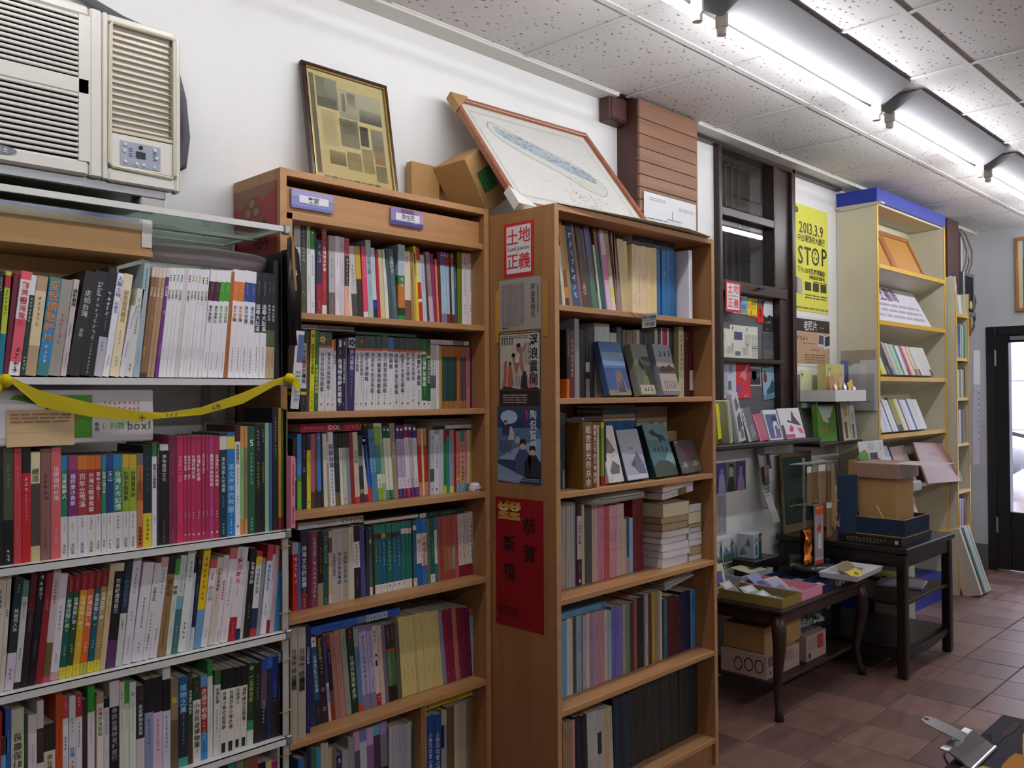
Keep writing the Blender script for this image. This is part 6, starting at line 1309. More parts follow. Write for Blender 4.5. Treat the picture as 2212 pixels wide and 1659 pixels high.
# front: outer frame, left grille with real slots, seam, louvre bay
MB().box(.712, AY-.002, 1.852, .738, AY+.03, 2.224, bev=.004).build('front_panel', 'ac_plastic', ac)
m = MB(); m.box(.012, AY, 1.852, .712, AY+.03, 1.886, bev=.006); m.box(.012, AY, 2.201, .712, AY+.03, 2.226, bev=.006); m.box(.012, AY, 2.030, .712, AY+.03, 2.064, bev=.002); m.box(.690, AY, 1.884, .7135, AY+.03, 2.203); m.build('front_panel', 'ac_plastic', ac)
for a, b, n in ((1.886, 2.030, 12), (2.064, 2.201, 12)):
    st = (b-a)/n; g = bx(.012, AY+.001, 0, .690, AY+.008, st*.58, bev=.0012).me('grille_bar', 'ac_plastic')
    for k in range(n): link('grille_bar', g, ac, (0, 0, a+k*st+st*.38))
bx(.02, AY+.0105, 1.88, .70, AY+.0115, 2.205).build('filter', 'black_hole', ac)  # black sheet stands for the shade inside the grille slots
m = MB(); m.box(.740, AY, 1.852, .752, AY+.03, 2.224, bev=.003); m.box(.903, AY, 1.848, .918, AY+.03, 2.216, bev=.005); m.box(.752, AY, 2.206, .903, AY+.03, 2.222, bev=.003); m.box(.752, AY, 1.85, .903, AY+.03, 1.880, bev=.004); m.build('front_panel', 'ac_plastic', ac)
m = MB(); m.tube([(.757, AY-.001, 2.199), (.754, AY-.001, 1.89), (.760, AY-.001, 1.883), (.896, AY-.001, 1.879), (.902, AY-.001, 1.886), (.902, AY-.001, 2.20), (.896, AY-.001, 2.207), (.762, AY-.001, 2.206), (.757, AY-.001, 2.199)], .0042, 6); m.build('bezel', 'ac_beige', ac)
bx(.755, AY+.028, 1.955, .902, AY+.029, 2.206).build('louvre_bay', 'black_hole', ac)
for z0 in (1.962,): bx(.757, AY+.001, z0, .900, AY+.012, z0+.008, bev=.001).build('bay_sill', 'ac_beige', ac)
lm = bx(.758, 0, 0, .899, .0135, .0018, bev=.0006).me('louvre', 'ac_beige')
for k in range(16): link('louvre', lm, ac, (0, AY+.004, 1.975+k*.01405), (R(4), 0, 0))
for k in range(3): bx(.785+k*.042, AY+.02, 1.972, .792+k*.042, AY+.024, 2.2).build('louvre_link', 'ac_dark', ac)
bx(.757, AY+.002, 1.884, .900, AY+.012, 1.960, bev=.002).build('control_bay', 'ac_plastic', ac)
cp = plate('control_panel', 'x', 'x', .778, AY+.0005, 1.891, .091, .055, '9fa8b4', [('r', .38, .38, .62, .66, '20262c', .0006)]+[('r', .2+.6*q, .4+.1*k, .3+.6*q, .44+.1*k, '55606a') for k in range(4) for q in (0, 1)]+[('m', 'POWER', .9, .9, .0001, '555')], .001)
cp.parent = ac; del cp['label']; del cp['category']
for u, w_ in ((.12, .86), (.1, .6), (.12, .16), (.4, .14), (.57, .14), (.86, .84), (.9, .52), (.84, .12)):
    m = MB(); m.lathe([(.0042, 0), (.0042, .0012), (.003, .0018)], 12, 'c8ccd2'); b = m.build('button', 'satin', cp, (.091*u, -.0004, .055*w_), (R(90), 0, 0))
m = MB(); m.lathe([(.0048, 0), (.0048, .0012)], 12, '33383e'); m.build('indicator', 'gloss', cp, (.0455, -.0003, .055*.84), (R(90), 0, 0))
m = MB(); m.lathe([(.5, 0), (.5, .002)], 28, '777a7e'); b = m.build('badge', 'satin', ac, (.535, AY-.0003, 1.8775), (R(90), 0, 0)); b.scale = (.066, .018, 1)
p = Pr(0); p.line('~士', .0, 0, .011, 'd8dadc'); p.m.build('badge_lettering', 'print', ac, (.53, AY-.0028, 1.8775))
m = MB(); m.box(.83, 2.0, 1.804, .885, 2.06, 1.829, 'b8b4ac', .003); m.build('foot', 'satin', ac)
bx(.02, 2.0, 1.829, .888, 2.24, 1.868, bev=.003).build('base_pan', 'grey_steel', ac)
m = MB(); m.sm = True; m.tube([(.70, 2.235, 2.39), (.802, 2.235, 2.345), (.88, 2.235, 2.322), (.96, 2.235, 2.31), (1.01, 2.235, 2.25), (1.035, 2.235, 2.16), (1.045, 2.235, 2.06), (1.035, 2.235, 1.98), (1.018, 2.235, 1.95)], .0125, 10); tag(m.build('foam_seal', 'foam_grey'), 'dark grey foam tube arching around the air conditioner on the wall', 'foam tube')
# ------------------------------------------------------------------ on the rack
cb = thing('cardboard_box', 'long taped cardboard box behind books on top shelf of white rack', 'box', (.32, 1.985, 1.6905)); MB().box(0, 0, 0, .53, .255, .085, bev=.004).build('carton', 'cardboard', cb)
m = MB(); m.box(0, -.001, .0, .53, 0, .012); m.build('flap', 'kraft', cb)
lc = thing('cardboard_box', 'brown carton behind the books carrying the long taped box', 'box', (.33, 2.136, 1.4155)); MB().box(0, 0, 0, .50, .105, .2745, bev=.004).build('carton', 'cardboard', lc)
m = MB(); m.box(0, -.0012, .058, .53, 0, .0845, '9a8a5a'); m.box(0, -.0016, .076, .50, -.0012, .0845, '2a3f86'); m.box(.505, -.002, .02, .528, -.0012, .083, 'c8c4bc'); m.build('tape', 'gloss', cb)
bw = thing('bubble_wrap_roll', 'long parcel in purple-grey bubble wrap lying on the upright books', 'parcel', (.848, 1.985, top_at('white1', .85, 1.14)+.001))
m = MB(); m.sm = True; m.tube([(0, .028, .015), (.02, .028, .017), (.15, .028, .019), (.28, .028, .017), (.31, .028, .016), (.316, .028, .016)], [.010, .0145, .016, .015, .013, .004], 12); b = m.build('wrapping', 'bubble_film', bw); b.scale = (1, 1.8, 1.6)
# black-and-yellow knotted banner strip
m = MB()
P0 = [(.527, 1.410, .03, 1.405), (.545, 1.412, .012, 1.408), (.60, 1.385, .034, 1.36), (.70, 1.358, .030, 1.33), (.80, 1.338, .022, 1.31), (.86, 1.334, .012, 1.31), (.95, 1.345, .018, 1.33), (1.05, 1.378, .026, 1.36), (1.14, 1.412, .016, 1.40), (1.172, 1.420, .014, 1.41)]
vs = []; 
for i, (x, z, h, _) in enumerate(P0):
    y = 1.9465-.004*sin(i*1.9); vs += [(x, y, z), (x, y-.002-.002*(i % 2), z-h)]
n = len(P0); fs = [(2*i, 2*i+1, 2*i+3, 2*i+2) for i in range(n-1)]
vs2 = [(x, y+.0014, z) for x, y, z in vs]; k = len(vs)
fs += [tuple(q+k for q in f[::-1]) for f in fs[:]]+[(2*i, 2*i+2, 2*i+2+k, 2*i+k) for i in range(n-1)]+[(2*i+1, 2*i+1+k, 2*i+3+k, 2*i+3) for i in range(n-1)]
yb = thing('yellow_ribbon', 'yellow cloth ribbon knotted across the second shelf of the white rack', 'ribbon', (0, 0, 0))
mm = MB(); mm.mesh(vs+vs2, fs, 'b6a41e'); mm.build('ribbon', 'matte', yb)
for x, z in ((.535, 1.404), (1.176, 1.414)):
    m = MB(); m.sm = True; m.lathe([(.004, -.014), (.012, -.006), (.013, .004), (.006, .013)], 10, 'd0bc1c'); m.build('knot', 'matte', yb, (x, 1.937, z)); s_ = -1 if x < 1 else 1
    m = MB(); m.mesh([(0, 0, 0), (.010*s_, -.002, .012), (.028*s_, -.004, -.014), (.018*s_, -.003, -.034), (0, .0014, 0), (.010*s_, -.0005, .012), (.028*s_, -.0025, -.014), (.018*s_, -.0015, -.034)], [(0, 1, 2, 3), (7, 6, 5, 4), (0, 4, 5, 1), (1, 5, 6, 2), (2, 6, 7, 3), (3, 7, 4, 0)], 'd8c41c'); m.build('tail', 'matte', yb, (x, 1.934, z))
p = Pr(0); p.line('十', .80, 1.3235, .016, '221f10'); p.line('~~~', .86, 1.328, .010, '221f10'); p.line('~色', .97, 1.342, .012, '221f10', .28); b = p.m.build('lettering', 'print', yb); b.location = (0, 1.9405, 0)
# postal box on the second shelf
zb_ = top_at('white2', .33, .83)
pb = thing('postal_box', 'white and green postal carton with a white bird head, on second shelf', 'box', (.45, 1.972, zb_), (0, 0, R(-.5))); MB().box(0, 0, 0, .395, .19, .115, 'd0ccd0', .003).build('carton', 'matte', pb); p = Pr(-.0004)
p.rect(.095, .012, .262, .104, '4f9a2c'); p.poly([(.11, .104), (.095, .09), (.095, .104)], 'd0ccd0', .0003)
p.poly([(.085+.115*cos(a*pi/18)*(1 if a < 9 else 1), .030+.066*sin(a*pi/18)) for a in range(0, 19)]+[(.07, .02), (.12, .012), (.15, .012), (.18, .022)], 'e0dee2', .0004)
p.poly([(.196, .062), (.205, .068), (.218, .058), (.232, .050), (.234, .046), (.218, .046), (.204, .048)], 'd0402c', .0006); p.poly([(.176+.008*cos(a*pi/5), .078+.008*sin(a*pi/5)) for a in range(10)], '26262a', .0006)
p.line('~~~~·~~~~', .285, .086, .010, 'c85a54'); p.line('~~~~·~~~~', .285, .074, .010, 'c85a54'); p.col('郵局', .272, .045, .010, '444'); p.line('便利箱', .282, .036, .0165, '6aa84a'); p.line('box1', .336, .036, .026, '5a5a5e'); p.build('print', 'print', pb)
no = plate('paper_note', 'small cream handwritten note taped to the postal carton', 'note', .545, 1.9685, zb_-.002, .130, .076, 'dcc094', [('L', .05, .62, .95, .92, 3, 'a07a58'), ('r', 0, .38, 1, .385, 'b89a70')], .0012)
# hanging pink and black things at the rack end
plate('pink_leaflet', 'narrow pink leaflet folder standing at the rack end by the post', 'leaflet', 1.1895, 1.952, 1.034, .0115, .182, 'e08aa0', [('V', .25, .45, .75, .9, 1, 'b04060'), ('V', .25, .05, .75, .3, 1, '8a4058')], .14)
bp = thing('shopping_bag', 'black plastic bag with white lettering tied to the rack corner', 'bag', (1.190, 1.948, 1.50)); m = MB(); m.sm = True
m.mesh([(0, 0, 0), (.032, .008, .0), (.036, .012, .16), (.030, .012, .235), (0, .004, .275), (-.006, .002, .14), (0, .024, 0), (.032, .022, 0), (.036, .024, .16), (.030, .024, .235), (0, .02, .275), (-.006, .02, .14)], [(0, 1, 2, 5), (5, 2, 3, 4), (6, 11, 8, 7), (11, 10, 9, 8), (0, 6, 7, 1), (1, 7, 8, 2), (2, 8, 9, 3), (3, 9, 10, 4), (4, 10, 11, 5), (5, 11, 6, 0)], '141416'); m.build('bag', 'satin', bp)
p = Pr(0); p.line('~', .010, .185, .018, 'e0e0e0'); p.line('~', .012, .150, .012, 'd0d0d0'); b = p.m.build('lettering', 'print', bp); b.location = (0, .0035, 0); b.rotation_euler = (0, 0, R(14))
m = MB(); m.tube([(1.180, 1.944, 1.785), (1.186, 1.94, 1.772), (1.192, 1.945, 1.76), (1.197, 1.95, 1.70), (1.206, 1.955, 1.64)], .0035, 6, 'b08a50'); tag(m.build('jute_string', 'matte'), 'frayed jute string knotted round the rack corner above the black bag', 'string')
plate('white_leaflet', 'curled white leaflet hanging beside the rack end', 'leaflet', 1.194, 1.962, 1.338, .022, .20, 'd8dce4', [('r', .3, .6, 1, .95, '5a6a9a'), ('L', .3, .1, .9, .5, 8, '9aa')], .0014, (R(2), R(4), R(-12)))
# ------------------------------------------------------------------ above the bookcases
def frame(name, label, cat, w, h, bar, dep, matn, loc, rot, group=None):
    t = thing(name, label, cat, loc, rot, group)
    for k, b in enumerate(((0, 0, w, bar), (0, h-bar, w, h), (0, bar, bar, h-bar), (w-bar, bar, w, h-bar))): MB().box(b[0], 0, b[1], b[2], dep, b[3], bev=.003).build('frame_bar', matn, t)
    MB().box(bar, dep*.85, bar, w-bar, dep, h-bar).build('backing', 'cardboard', t); return t
nf = frame('picture_frame', 'dark wooden frame with yellowed newspaper page, standing on recessed bookcase', 'picture', .318, .405, .014, .018, 'newspaper_frame', (1.397, 2.165, 1.966), (-R(9.5), 0, 0))
p = Pr(.0105); p.rect(.014, .014, .304, .391, 'c8b88a', 0); q = lambda a, b, c, d, k: p.rect(.028+a*.262, .02+b*.36, .028+c*.262, .02+d*.36, k, .0005)
q(0, 0, 1, 1, 'c2b078'); q(0, .12, .06, .99, '6a6454'); q(.08, .71, .37, .98, '8a8c78'); q(.08, .71, .34, .80, '33383e'); q(.08, .8, .2, .98, 'a8a884'); q(.38, .66, .99, .92, 'a8a68a'); q(.66, .66, .98, .78, '3f3838'); q(.42, .72, .47, .88, '24242a'); q(.5, .78, .62, .9, '8a8870'); q(.36, .40, .62, .65, '7f7a60'); q(.4, .52, .58, .64, '9aa08a'); q(.64, .44, .76, .62, '4a4640'); q(.8, .42, .98, .62, '8f8c74'); q(.18, .22, .40, .34, '33383a'); q(.42, .2, .62, .36, '8a8466'); q(.64, .2, .8, .42, '8f6f44'); q(.82, .30, .98, .42, 'cc7a50'); q(.82, .14, .98, .29, '7a8a8c')
for k in range(30): q(.12, .68-k*.0105, .34-(k % 3)*.02, .684-k*.0105, '8a8070')
for k in range(10): q(.64, .418-k*.006, .97, .42-k*.006, '9a9078')
for k in range(8): q(.08+.1*k, .02, .16+.1*k, .11, ['a89a6a', '8a8266', 'b8aa7c'][k % 3])
p.build('newspaper', 'matte', nf); MB().box(.012, .0085, .012, .306, .0095, .393).build('glass', 'pane_glass', nf)
m = MB(); m.box(.014, -.0005, .014, .304, .006, .016, 'c8a860'); m.box(.014, -.0005, .389, .304, .006, .391, 'c8a860'); m.box(.014, -.0005, .014, .016, .006, .391, 'c8a860'); m.box(.302, -.0005, .014, .304, .006, .391, 'c8a860'); m.build('gilt_slip', 'metal', nf)
pw = pr_ = None
mp_ = frame('picture_frame', 'large wooden frame with an antique island map, leaning over the projecting bookcase', 'picture', .673, .541, .020, .022, 'frame_wood', (1.937, 1.862, 1.962), (-R(37.9), 0, -R(3.1)))
p = Pr(.012); p.rect(.02, .02, .653, .521, 'e4e4de', 0)
for a, b, c, d in ((.05, .06, .62, .062), (.05, .485, .62, .487), (.05, .06, .052, .487), (.618, .06, .62, .487), (.056, .066, .614, .067), (.056, .48, .614, .481), (.056, .066, .057, .481), (.613, .066, .614, .481)): p.rect(a, b, c, d, 'a3a89c', .0004)
isl = [(.115, .44), (.10, .415), (.11, .38), (.13, .355), (.16, .33), (.21, .30), (.27, .27), (.33, .245), (.38, .215), (.42, .185), (.46, .165), (.50, .15), (.53, .16), (.555, .185), (.56, .215), (.54, .25), (.50, .285), (.44, .32), (.38, .345), (.32, .365), (.26, .39), (.21, .415), (.17, .43), (.14, .445)]
p.poly(isl, 'd9dfd2', .0005)
for (a, b), (c, d) in zip(isl, isl[1:]+isl[:1]):
    L_ = math.hypot(c-a, d-b); nx, ny = -(d-b)/L_*.0011, (c-a)/L_*.0011; p.poly([(a-nx, b-ny), (c-nx, d-ny), (c+nx, d+ny), (a+nx, b+ny)], '5a6266', .0007)
rg = random.Random(4)
p.poly([(.13, .425), (.125, .39), (.16, .36), (.24, .325), (.33, .285), (.40, .255), (.46, .235), (.525, .225), (.535, .245), (.47, .29), (.38, .335), (.30, .365), (.22, .405)], 'b4c4cc', .0006)
for k in range(150):
    t_ = rg.random(); x = .14+t_*.38; z = .405-t_*.16+rg.uniform(-.035, .035)*(1-.4*abs(t_-.5)); p.poly([(x, z), (x+.012, z-.006), (x+.013, z-.003), (x+.002, z+.003)], ['7f96a6', '92a6b2', '6f8696'][k % 3], .0008)
for k in range(60):
    x = rg.uniform(.3, .5); z = rg.uniform(.075, .15)-(x-.3)*.1; p.rect(x, z, x+rg.uniform(.001, .004), z+rg.uniform(.003, .008), '777d78', .0006)
for k in range(24): x = .19+.004*k; p.rect(x, .20-.03*sin(k*.13), x+.003, .201-.03*sin(k*.13), '8f958e', .0006)
for k in range(20): x = .09+rg.random()*.1; z = .10+rg.random()*.09; p.rect(x, z, x+.004, z+.001, '8a908a', .0006)
p.build('map_sheet', 'matte', mp_); MB().box(.018, .0095, .018, .655, .0105, .523).build('glass', 'pane_glass', mp_)
for (x, z, s1, s2) in ((-.004, .487, 1, 1), (-.004, -.004, 1, -1)):
    m = MB(); m.prism([(0, 0), (.078, 0), (.0, .078)] if s2 < 0 else [(0, .058), (.0, -.02), (.078, .058)], -.004, .026, axis='y'); m.build('corner_guard', 'cardboard' if s2 > 0 else 'trim_paint', mp_, (x, 0, z))
sh = tag(MB().mesh([(0, 0, 0), (.84, 0, 0), (.84, .20, 0), (0, .20, 0), (.40, -.022, .004), (.40, .20, .001), (.66, -.030, .006), (.66, .2, .001), (.40, -.022, .0055), (.66, -.03, .0075), (0, 0, .0015), (.84, -.012, .0015), (.84, .2, .0025), (0, .2, .0015), (.4, .2, .0025), (.66, .2, .0025)], [(0, 4, 5, 3), (4, 6, 7, 5), (6, 1, 2, 7), (10, 13, 14, 8), (8, 14, 15, 9), (9, 15, 12, 11), (0, 10, 8, 4), (4, 8, 9, 6), (6, 9, 11, 1)], 'd9d8d0').build('paper_sheet', 'matte', None, (1.965, 1.725, 1.9445)), 'large loose white sheet curling over the front edge of projecting bookcase', 'paper')
bb = thing('carton', 'brown carton with green label propped behind the framed map', 'box', (1.965, 2.165, 1.969), (0, 0, 0)); c_ = MB().box(0, -.10, 0, .135, .05, .19, bev=.002).build('carton_body', 'kraft', bb, (.03, .0, 0), (R(-2), R(-33), R(4)))
p = Pr(0); p.rect(.03, .06, .105, .13, '2f6a40', 0); p.rect(.104, .11, .112, .112, '2f6a40', 0)
for k in range(4): p.line('~~~~', .038, .118-k*.015, .011, '5f9a70')
b = p.m.build('label', 'print', bb); b.location = (.03, -.1025, 0); b.rotation_euler = (R(-2), R(-33), R(4))
MB().box(-.125, -.008, 0, -.02, .02, .15, bev=.002).build('flap', 'kraft', bb, (.02, .03, .0), (0, 0, R(-60)))
wp = thing('carton', 'lower flattened brown carton between wall and green-labelled carton', 'box', (1.80, 2.215, 1.966)); MB().box(0, 0, 0, .12, .03, .17, bev=.002).build('carton_body', 'kraft', wp)
# poster on the pillar
plate('poster', 'white poster with ink drawing of a colonial building on plank pillar', 'poster', 2.972, 2.1355, 1.99, .395, .225, 'd8dadc', [('L', .1, .86, .4, .93, 2, '999'), ('L', .65, .78, .95, .85, 2, '999'), ('r', .08, .42, .98, .425, '444'), ('p', [(.06, .1), (.06, .52), (.42, .46), (.42, .1)], 'b9bbbc'), ('p', [(.42, .1), (.42, .58), (.70, .54), (.70, .1)], 'c4c6c6'), ('p', [(.70, .1), (.70, .44), (.98, .30), (.98, .1)], 'aaadae'), ('r', .52, .58, .53, .74, '555', .0006)]+[('r', .10+.05*k, .34, .125+.05*k, .42, '66686a', .0007) for k in range(6)]+[('r', .46+.05*k, .36, .485+.05*k, .46, '66686a', .0007) for k in range(5)]+[('r', .09+.1*k, .10, .13+.1*k, .26, '3f4142', .0008) for k in range(9)]+[('r', .05, .52, .43, .53, '444', .0008), ('r', .41, .57, .71, .58, '444', .0008), ('L', .75, .1, .98, .26, 7, '77797a')], .0012)
# ------------------------------------------------------------------ projecting bookcase: posters on its side panel (facing the room's near end)
XS = 1.9468
def side(name, label, y_back, z, w, h, col, ops, cat='poster'):
    return plate(name, label, cat, XS, y_back, z, w, h, col, ops, .0007, (0, 0, -pi/2))
LJ = [('r', .0, .0, 1, 1, 'b8232c'), ('r', .09, .06, .91, .94, 'd4d0d4', .0004), ('m', '土', .30, .74, .052, 'c02a32'), ('m', '地', .70, .76, .052, 'c02a32'), ('m', 'Land Justice', .5, .52, .0172, '222'), ('m', '正', .30, .28, .052, 'c02a32'), ('m', '義', .70, .28, .052, 'c02a32')]
side('sticker', 'red-bordered square sticker reading Land Justice, topmost on the side panel', 1.938, 1.738, .128, .168, 'b8232c', LJ, 'sticker')
side('flyer', 'faded grey theatre flyer with columns of small text below the red sticker', 1.962, 1.570, .180, .160, '9a948e', [('V', .06, .08, .62, .92, 14, '77716c'), ('c', '浮浪貢開花', .82, .88, .020, '55504c'), ('V', .9, .3, .97, .85, 1, '66605c'), ('L', .08, .03, .25, .08, 1, '55504c')])
fl = [('r', 0, 0, 1, .2, '241c1a'), ('r', 0, .965, 1, 1, '4a4030'), ('L', .05, .97, .95, .995, 1, 'b8a040'), ('r', 0, 0, .03, 1, '4a4640', .0004), ('r', .97, 0, 1, 1, '4a4640', .0004)]
fl += [('p', [(0, .2), (.15, .26), (.35, .24), (.5, .22), (.7, .27), (.9, .25), (1, .2)], '3a302c'),
 ('p', [(.08, .24), (.13, .42), (.12, .56), (.17, .58), (.2, .55), (.2, .42), (.17, .24)], 'b0604e'), ('p', [(.21, .24), (.23, .45), (.24, .54), (.29, .55), (.33, .48), (.36, .28), (.3, .24)], 'a85848'),
 ('p', [(.13, .575), (.16, .61), (.2, .60), (.2, .57)], '9a6048', .0007), ('p', [(.24, .55), (.27, .60), (.31, .58), (.3, .54)], '2a201e', .0007),
 ('p', [(.40, .44), (.36, .55), (.33, .66), (.37, .70), (.45, .66), (.5, .62), (.52, .70), (.43, .74), (.45, .82), (.53, .82), (.56, .76), (.68, .85), (.66, .80), (.57, .70), (.58, .6), (.62, .46), (.56, .44), (.5, .55), (.44, .44)], '9a6a58', .0007), ('p', [(.43, .78), (.44, .83), (.52, .84), (.53, .79)], '2a201e', .0008), ('p', [(.31, .66), (.33, .71), (.40, .70), (.40, .65)], '241c1a', .0008), ('p', [(.40, .58), (.41, .68), (.50, .66), (.50, .58)], 'c8c0b8', .0008),
 ('p', [(.52, .24), (.55, .40), (.62, .44), (.68, .40), (.68, .24)], '2c2426', .0007), ('p', [(.57, .40), (.59, .46), (.66, .46), (.66, .40)], '3a2a26', .0008), ('p', [(.70, .24), (.68, .34), (.74, .40), (.86, .40), (.9, .3), (.86, .24)], 'b8868a', .0007), ('p', [(.76, .39), (.77, .46), (.84, .47), (.86, .40)], '7a5040', .0008),
 ('V', .06, .82, .36, .92, 5, '5a5450'), ('L', .06, .9, .7, .95, 2, '77706a'), ('V', .40, .26, .52, .40, 4, '88827c'), ('V', .60, .55, .74, .85, 3, '8a847e'), ('L', .1, .03, .68, .16, 4, 'a89a88'), ('c', '浮浪貢開花', .83, .955, .038, '231c1a')]
side('poster', 'opera poster with leaping figures and large vertical black title', 1.964, 1.335, .182, .232, 'b8b2a8', fl)
bl = [('r', 0, .72, 1, 1, '2c3f66'), ('r', 0, .3, 1, .72, '55708f'), ('r', 0, 0, 1, .3, '26385e'), ('p', [(.12+.2*cos(a*pi/12)+.16, .86+.09*sin(a*pi/12)) for a in range(24)], 'a8c0da', .0005), ('p', [(0, .3), (.3, .42), (.6, .5), (1, .6), (1, .3)], '8aa2bc', .0004), ('p', [(0, .02), (.5, .0), (.6, .1), (0, .24)], '7a94b4', .0004)]
def fig(cx, b, t, w, rb, fc='c8a898'):
    return [('p', [(cx-w*.5, b), (cx-w*.55, b+(t-b)*.45), (cx-w*.22, b+(t-b)*.72), (cx+w*.22, b+(t-b)*.72), (cx+w*.55, b+(t-b)*.45), (cx+w*.5, b)], rb, .0006), ('p', [(cx-w*.16, b+(t-b)*.7), (cx-w*.2, b+(t-b)*.85), (cx, b+(t-b)*.9), (cx+w*.2, b+(t-b)*.85), (cx+w*.16, b+(t-b)*.7)], fc, .0008), ('p', [(cx-w*.22, b+(t-b)*.82), (cx-w*.18, t-.01), (cx, t), (cx+w*.18, t-.01), (cx+w*.22, b+(t-b)*.82), (cx, b+(t-b)*.88)], '1c1a20', .0009)]
bl += fig(.2, .62, .82, .16, '34405a')+fig(.33, .56, .77, .13, 'c0b8b4')+fig(.48, .52, .64, .12, 'b0a0a4')+fig(.6, .12, .58, .34, '3a4a72')+fig(.82, .08, .50, .34, '22222c')
bl += [('c', '陶侃賢母', .84, .96, .030, 'd4dae4'), ('t', '11.6', .45, .77, .022, '1c2436'), ('V', .06, .38, .34, .55, 6, '2f3a52'), ('L', .04, .03, .96, .1, 3, '9aaac0'), ('V', .66, .8, .72, .95, 1, 'c04a70')]
side('poster', 'blue opera poster with costumed performers under a big moon', 1.972, 1.095, .186, .238, '3f587c', bl)
rd = [('m', '恭', .72, .80, .056, '1f1210'), ('m', '賀', .72, .59, .056, '1f1210'), ('m', '新', .30, .645, .056, '1f1210'), ('m', '禧', .30, .43, .056, '1f1210'), ('L', .05, .08, .5, .16, 3, '5a1014')]
for cx in (.18, .42):
    rd += [('p', [(cx+.13*cos(a*pi/9), .925+.035*sin(a*pi/9)+(.01 if cx > .3 else 0)) for a in range(18)], 'c89a4a', .0006), ('p', [(cx-.12, .955), (cx-.08, .975), (cx-.05, .955)], 'b08438', .0006), ('p', [(cx+.05, .96), (cx+.09, .978), (cx+.12, .96)], 'b08438', .0006), ('r', cx-.02, .945, cx+.02, .962, '2a2018', .0008), ('p', [(cx-.09, .917), (cx+.09, .917), (cx+.05, .902), (cx-.05, .902)], 'e8dcc0', .0007), ('r', cx-.03, .913, cx+.03, .922, '2a2018', .0009), ('p', [(cx-.1, .89), (cx-.12, .80+.03), (cx+.12, .80+.03), (cx+.1, .89)], 'c0923e', .0005), ('r', cx-.11, .85, cx-.04, .856, '2a2018', .0007), ('r', cx+.04, .862, cx+.11, .868, '2a2018', .0007)]
side('new_year_poster', 'red new year poster with two tigers and four brush characters', 1.983, .645, .205, .402, '8c141c', rd)
m = MB(); m.box(XS-.0008, 1.962, 1.535, XS-.0002, 1.978, 1.70, 'c08a30'); tag(m.build('tape_strip', 'print'), 'ochre paper strip along the back edge of the grey flyer', 'paper strip')
m = MB(); m.box(XS-.0008, 1.752, 1.545, XS-.0002, 1.776, 1.72, 'a87a3a'); tag(m.build('tape_strip', 'print'), 'tan paper strip along the front edge of the grey flyer', 'paper strip')
# red new-year banner on the recessed bookcase's side
def side2(name, label, y_back, z, w, h, col, ops): return plate(name, label, 'banner', 1.1912, y_back, z, w, h, col, ops, .0007, (0, 0, -pi/2))
cl = [('r', 0, 0, 1, 1, '8a2428'), ('p', [(.0, .86), (.2, .82), (.3, .9), (.42, .84), (.55, .93), (.7, .86), (1, .95), (1, 1), (0, 1)], '7a5038', .0004)]
for a, b in ((.35, .78), (.55, .78), (.45, .86)): cl += [('p', [(a+.1*cos(k*pi/7), b+.05*sin(k*pi/7)) for k in range(14)], '5a3a26', .0005), ('p', [(a+.07*cos(k*pi/7), b+.035*sin(k*pi/7)) for k in range(14)], '8a6848', .0006)]
cl += [('m', '恭', .66, .58, .085, '2a1412'), ('m', '福', .62, .12, .085, '2a1412')]
side2('new_year_banner', 'faded red banner with cloud scroll and black characters behind the rack top', 2.248, 1.62, .225, .315, '8a2428', cl)
# ------------------------------------------------------------------ flyers pasted on the window board and wall
def pa(name, label, x, z, w, h, col, ops, y=2.2205, cat='flyer', rot=(0, 0, 0)): return plate(name, label, cat, x, y, z, w, h, col, ops, .0012, rot)
BY = 2.2655
LJ2 = [('r', 0, 0, 1, 1, 'c02830'), ('r', .08, .08, .92, .94, 'dcd8dc', .0004), ('m', '土', .30, .78, .050, 'c83038'), ('m', '地', .70, .78, .050, 'c83038'), ('m', 'Land Justice', .5, .55, .0175, '222'), ('m', '正', .30, .30, .050, 'c83038'), ('m', '義', .70, .30, .050, 'c83038')]
pa('sticker', 'red-bordered sticker reading Land Justice hanging on the window sash rail', 3.757, 1.770, .140, .148, 'c02830', LJ2, 2.2195, 'sticker')
pa('postcard', 'small blue landscape photo card under the window sash rail', 3.90, 1.775, .145, .090, 'd0d8d8', [('r', .03, .04, .97, .3, '6f9a7a'), ('r', .03, .3, .97, .5, '3f78b0'), ('r', .03, .5, .97, .62, '5f94a8'), ('r', .03, .62, .97, .96, '7ab4c8'), ('r', .35, .62, .6, .9, '5a8a84')], BY)
pa('flyer', 'small yellow protest flyer with black characters', 4.047, 1.765, .098, .094, 'e0cc2a', [('r', 0, 0, .9, .1, 'd04a3a'), ('m', '反對', .68, .78, .03, '333'), ('m', '~~~', .68, .5, .016, '444'), ('r', .05, .45, .4, .75, 'd8983a', .0004), ('r', .35, .12, .42, .35, '3a3a20')], BY-.001)
pa('sticker', 'small red sticker with black brush characters', 4.145, 1.738, .066, .086, 'cc2c2c', [('c', '草~', .5, .9, .024, '222')], BY-.002, 'sticker')
pa('postcard', 'black and white card of bare trees against pale sky', 4.208, 1.698, .112, .160, '2c2c2c', [('p', [(0, .55), (.1, .95), (.3, .99), (.95, .97), (.98, .5), (.6, .55), (.3, .45)], 'c8ccd0'), ('m', '~~~', .5, .3, .018, 'ccc'), ('m', '~~~~', .4, .06, .008, 'bbb')], BY)
pa('postcard', 'dark grey misty sea card below the tree card', 4.206, 1.552, .115, .139, '55585a', [('r', 0, .27, 1, .3, '6a6a66'), ('r', 0, 0, 1, .27, '5f605c'), ('r', 0, .7, 1, 1, '4a4e52'), ('m', '~~', .7, .55, .015, '8a8a8a'), ('m', '~~~', .3, .04, .008, 'bbb')], BY)
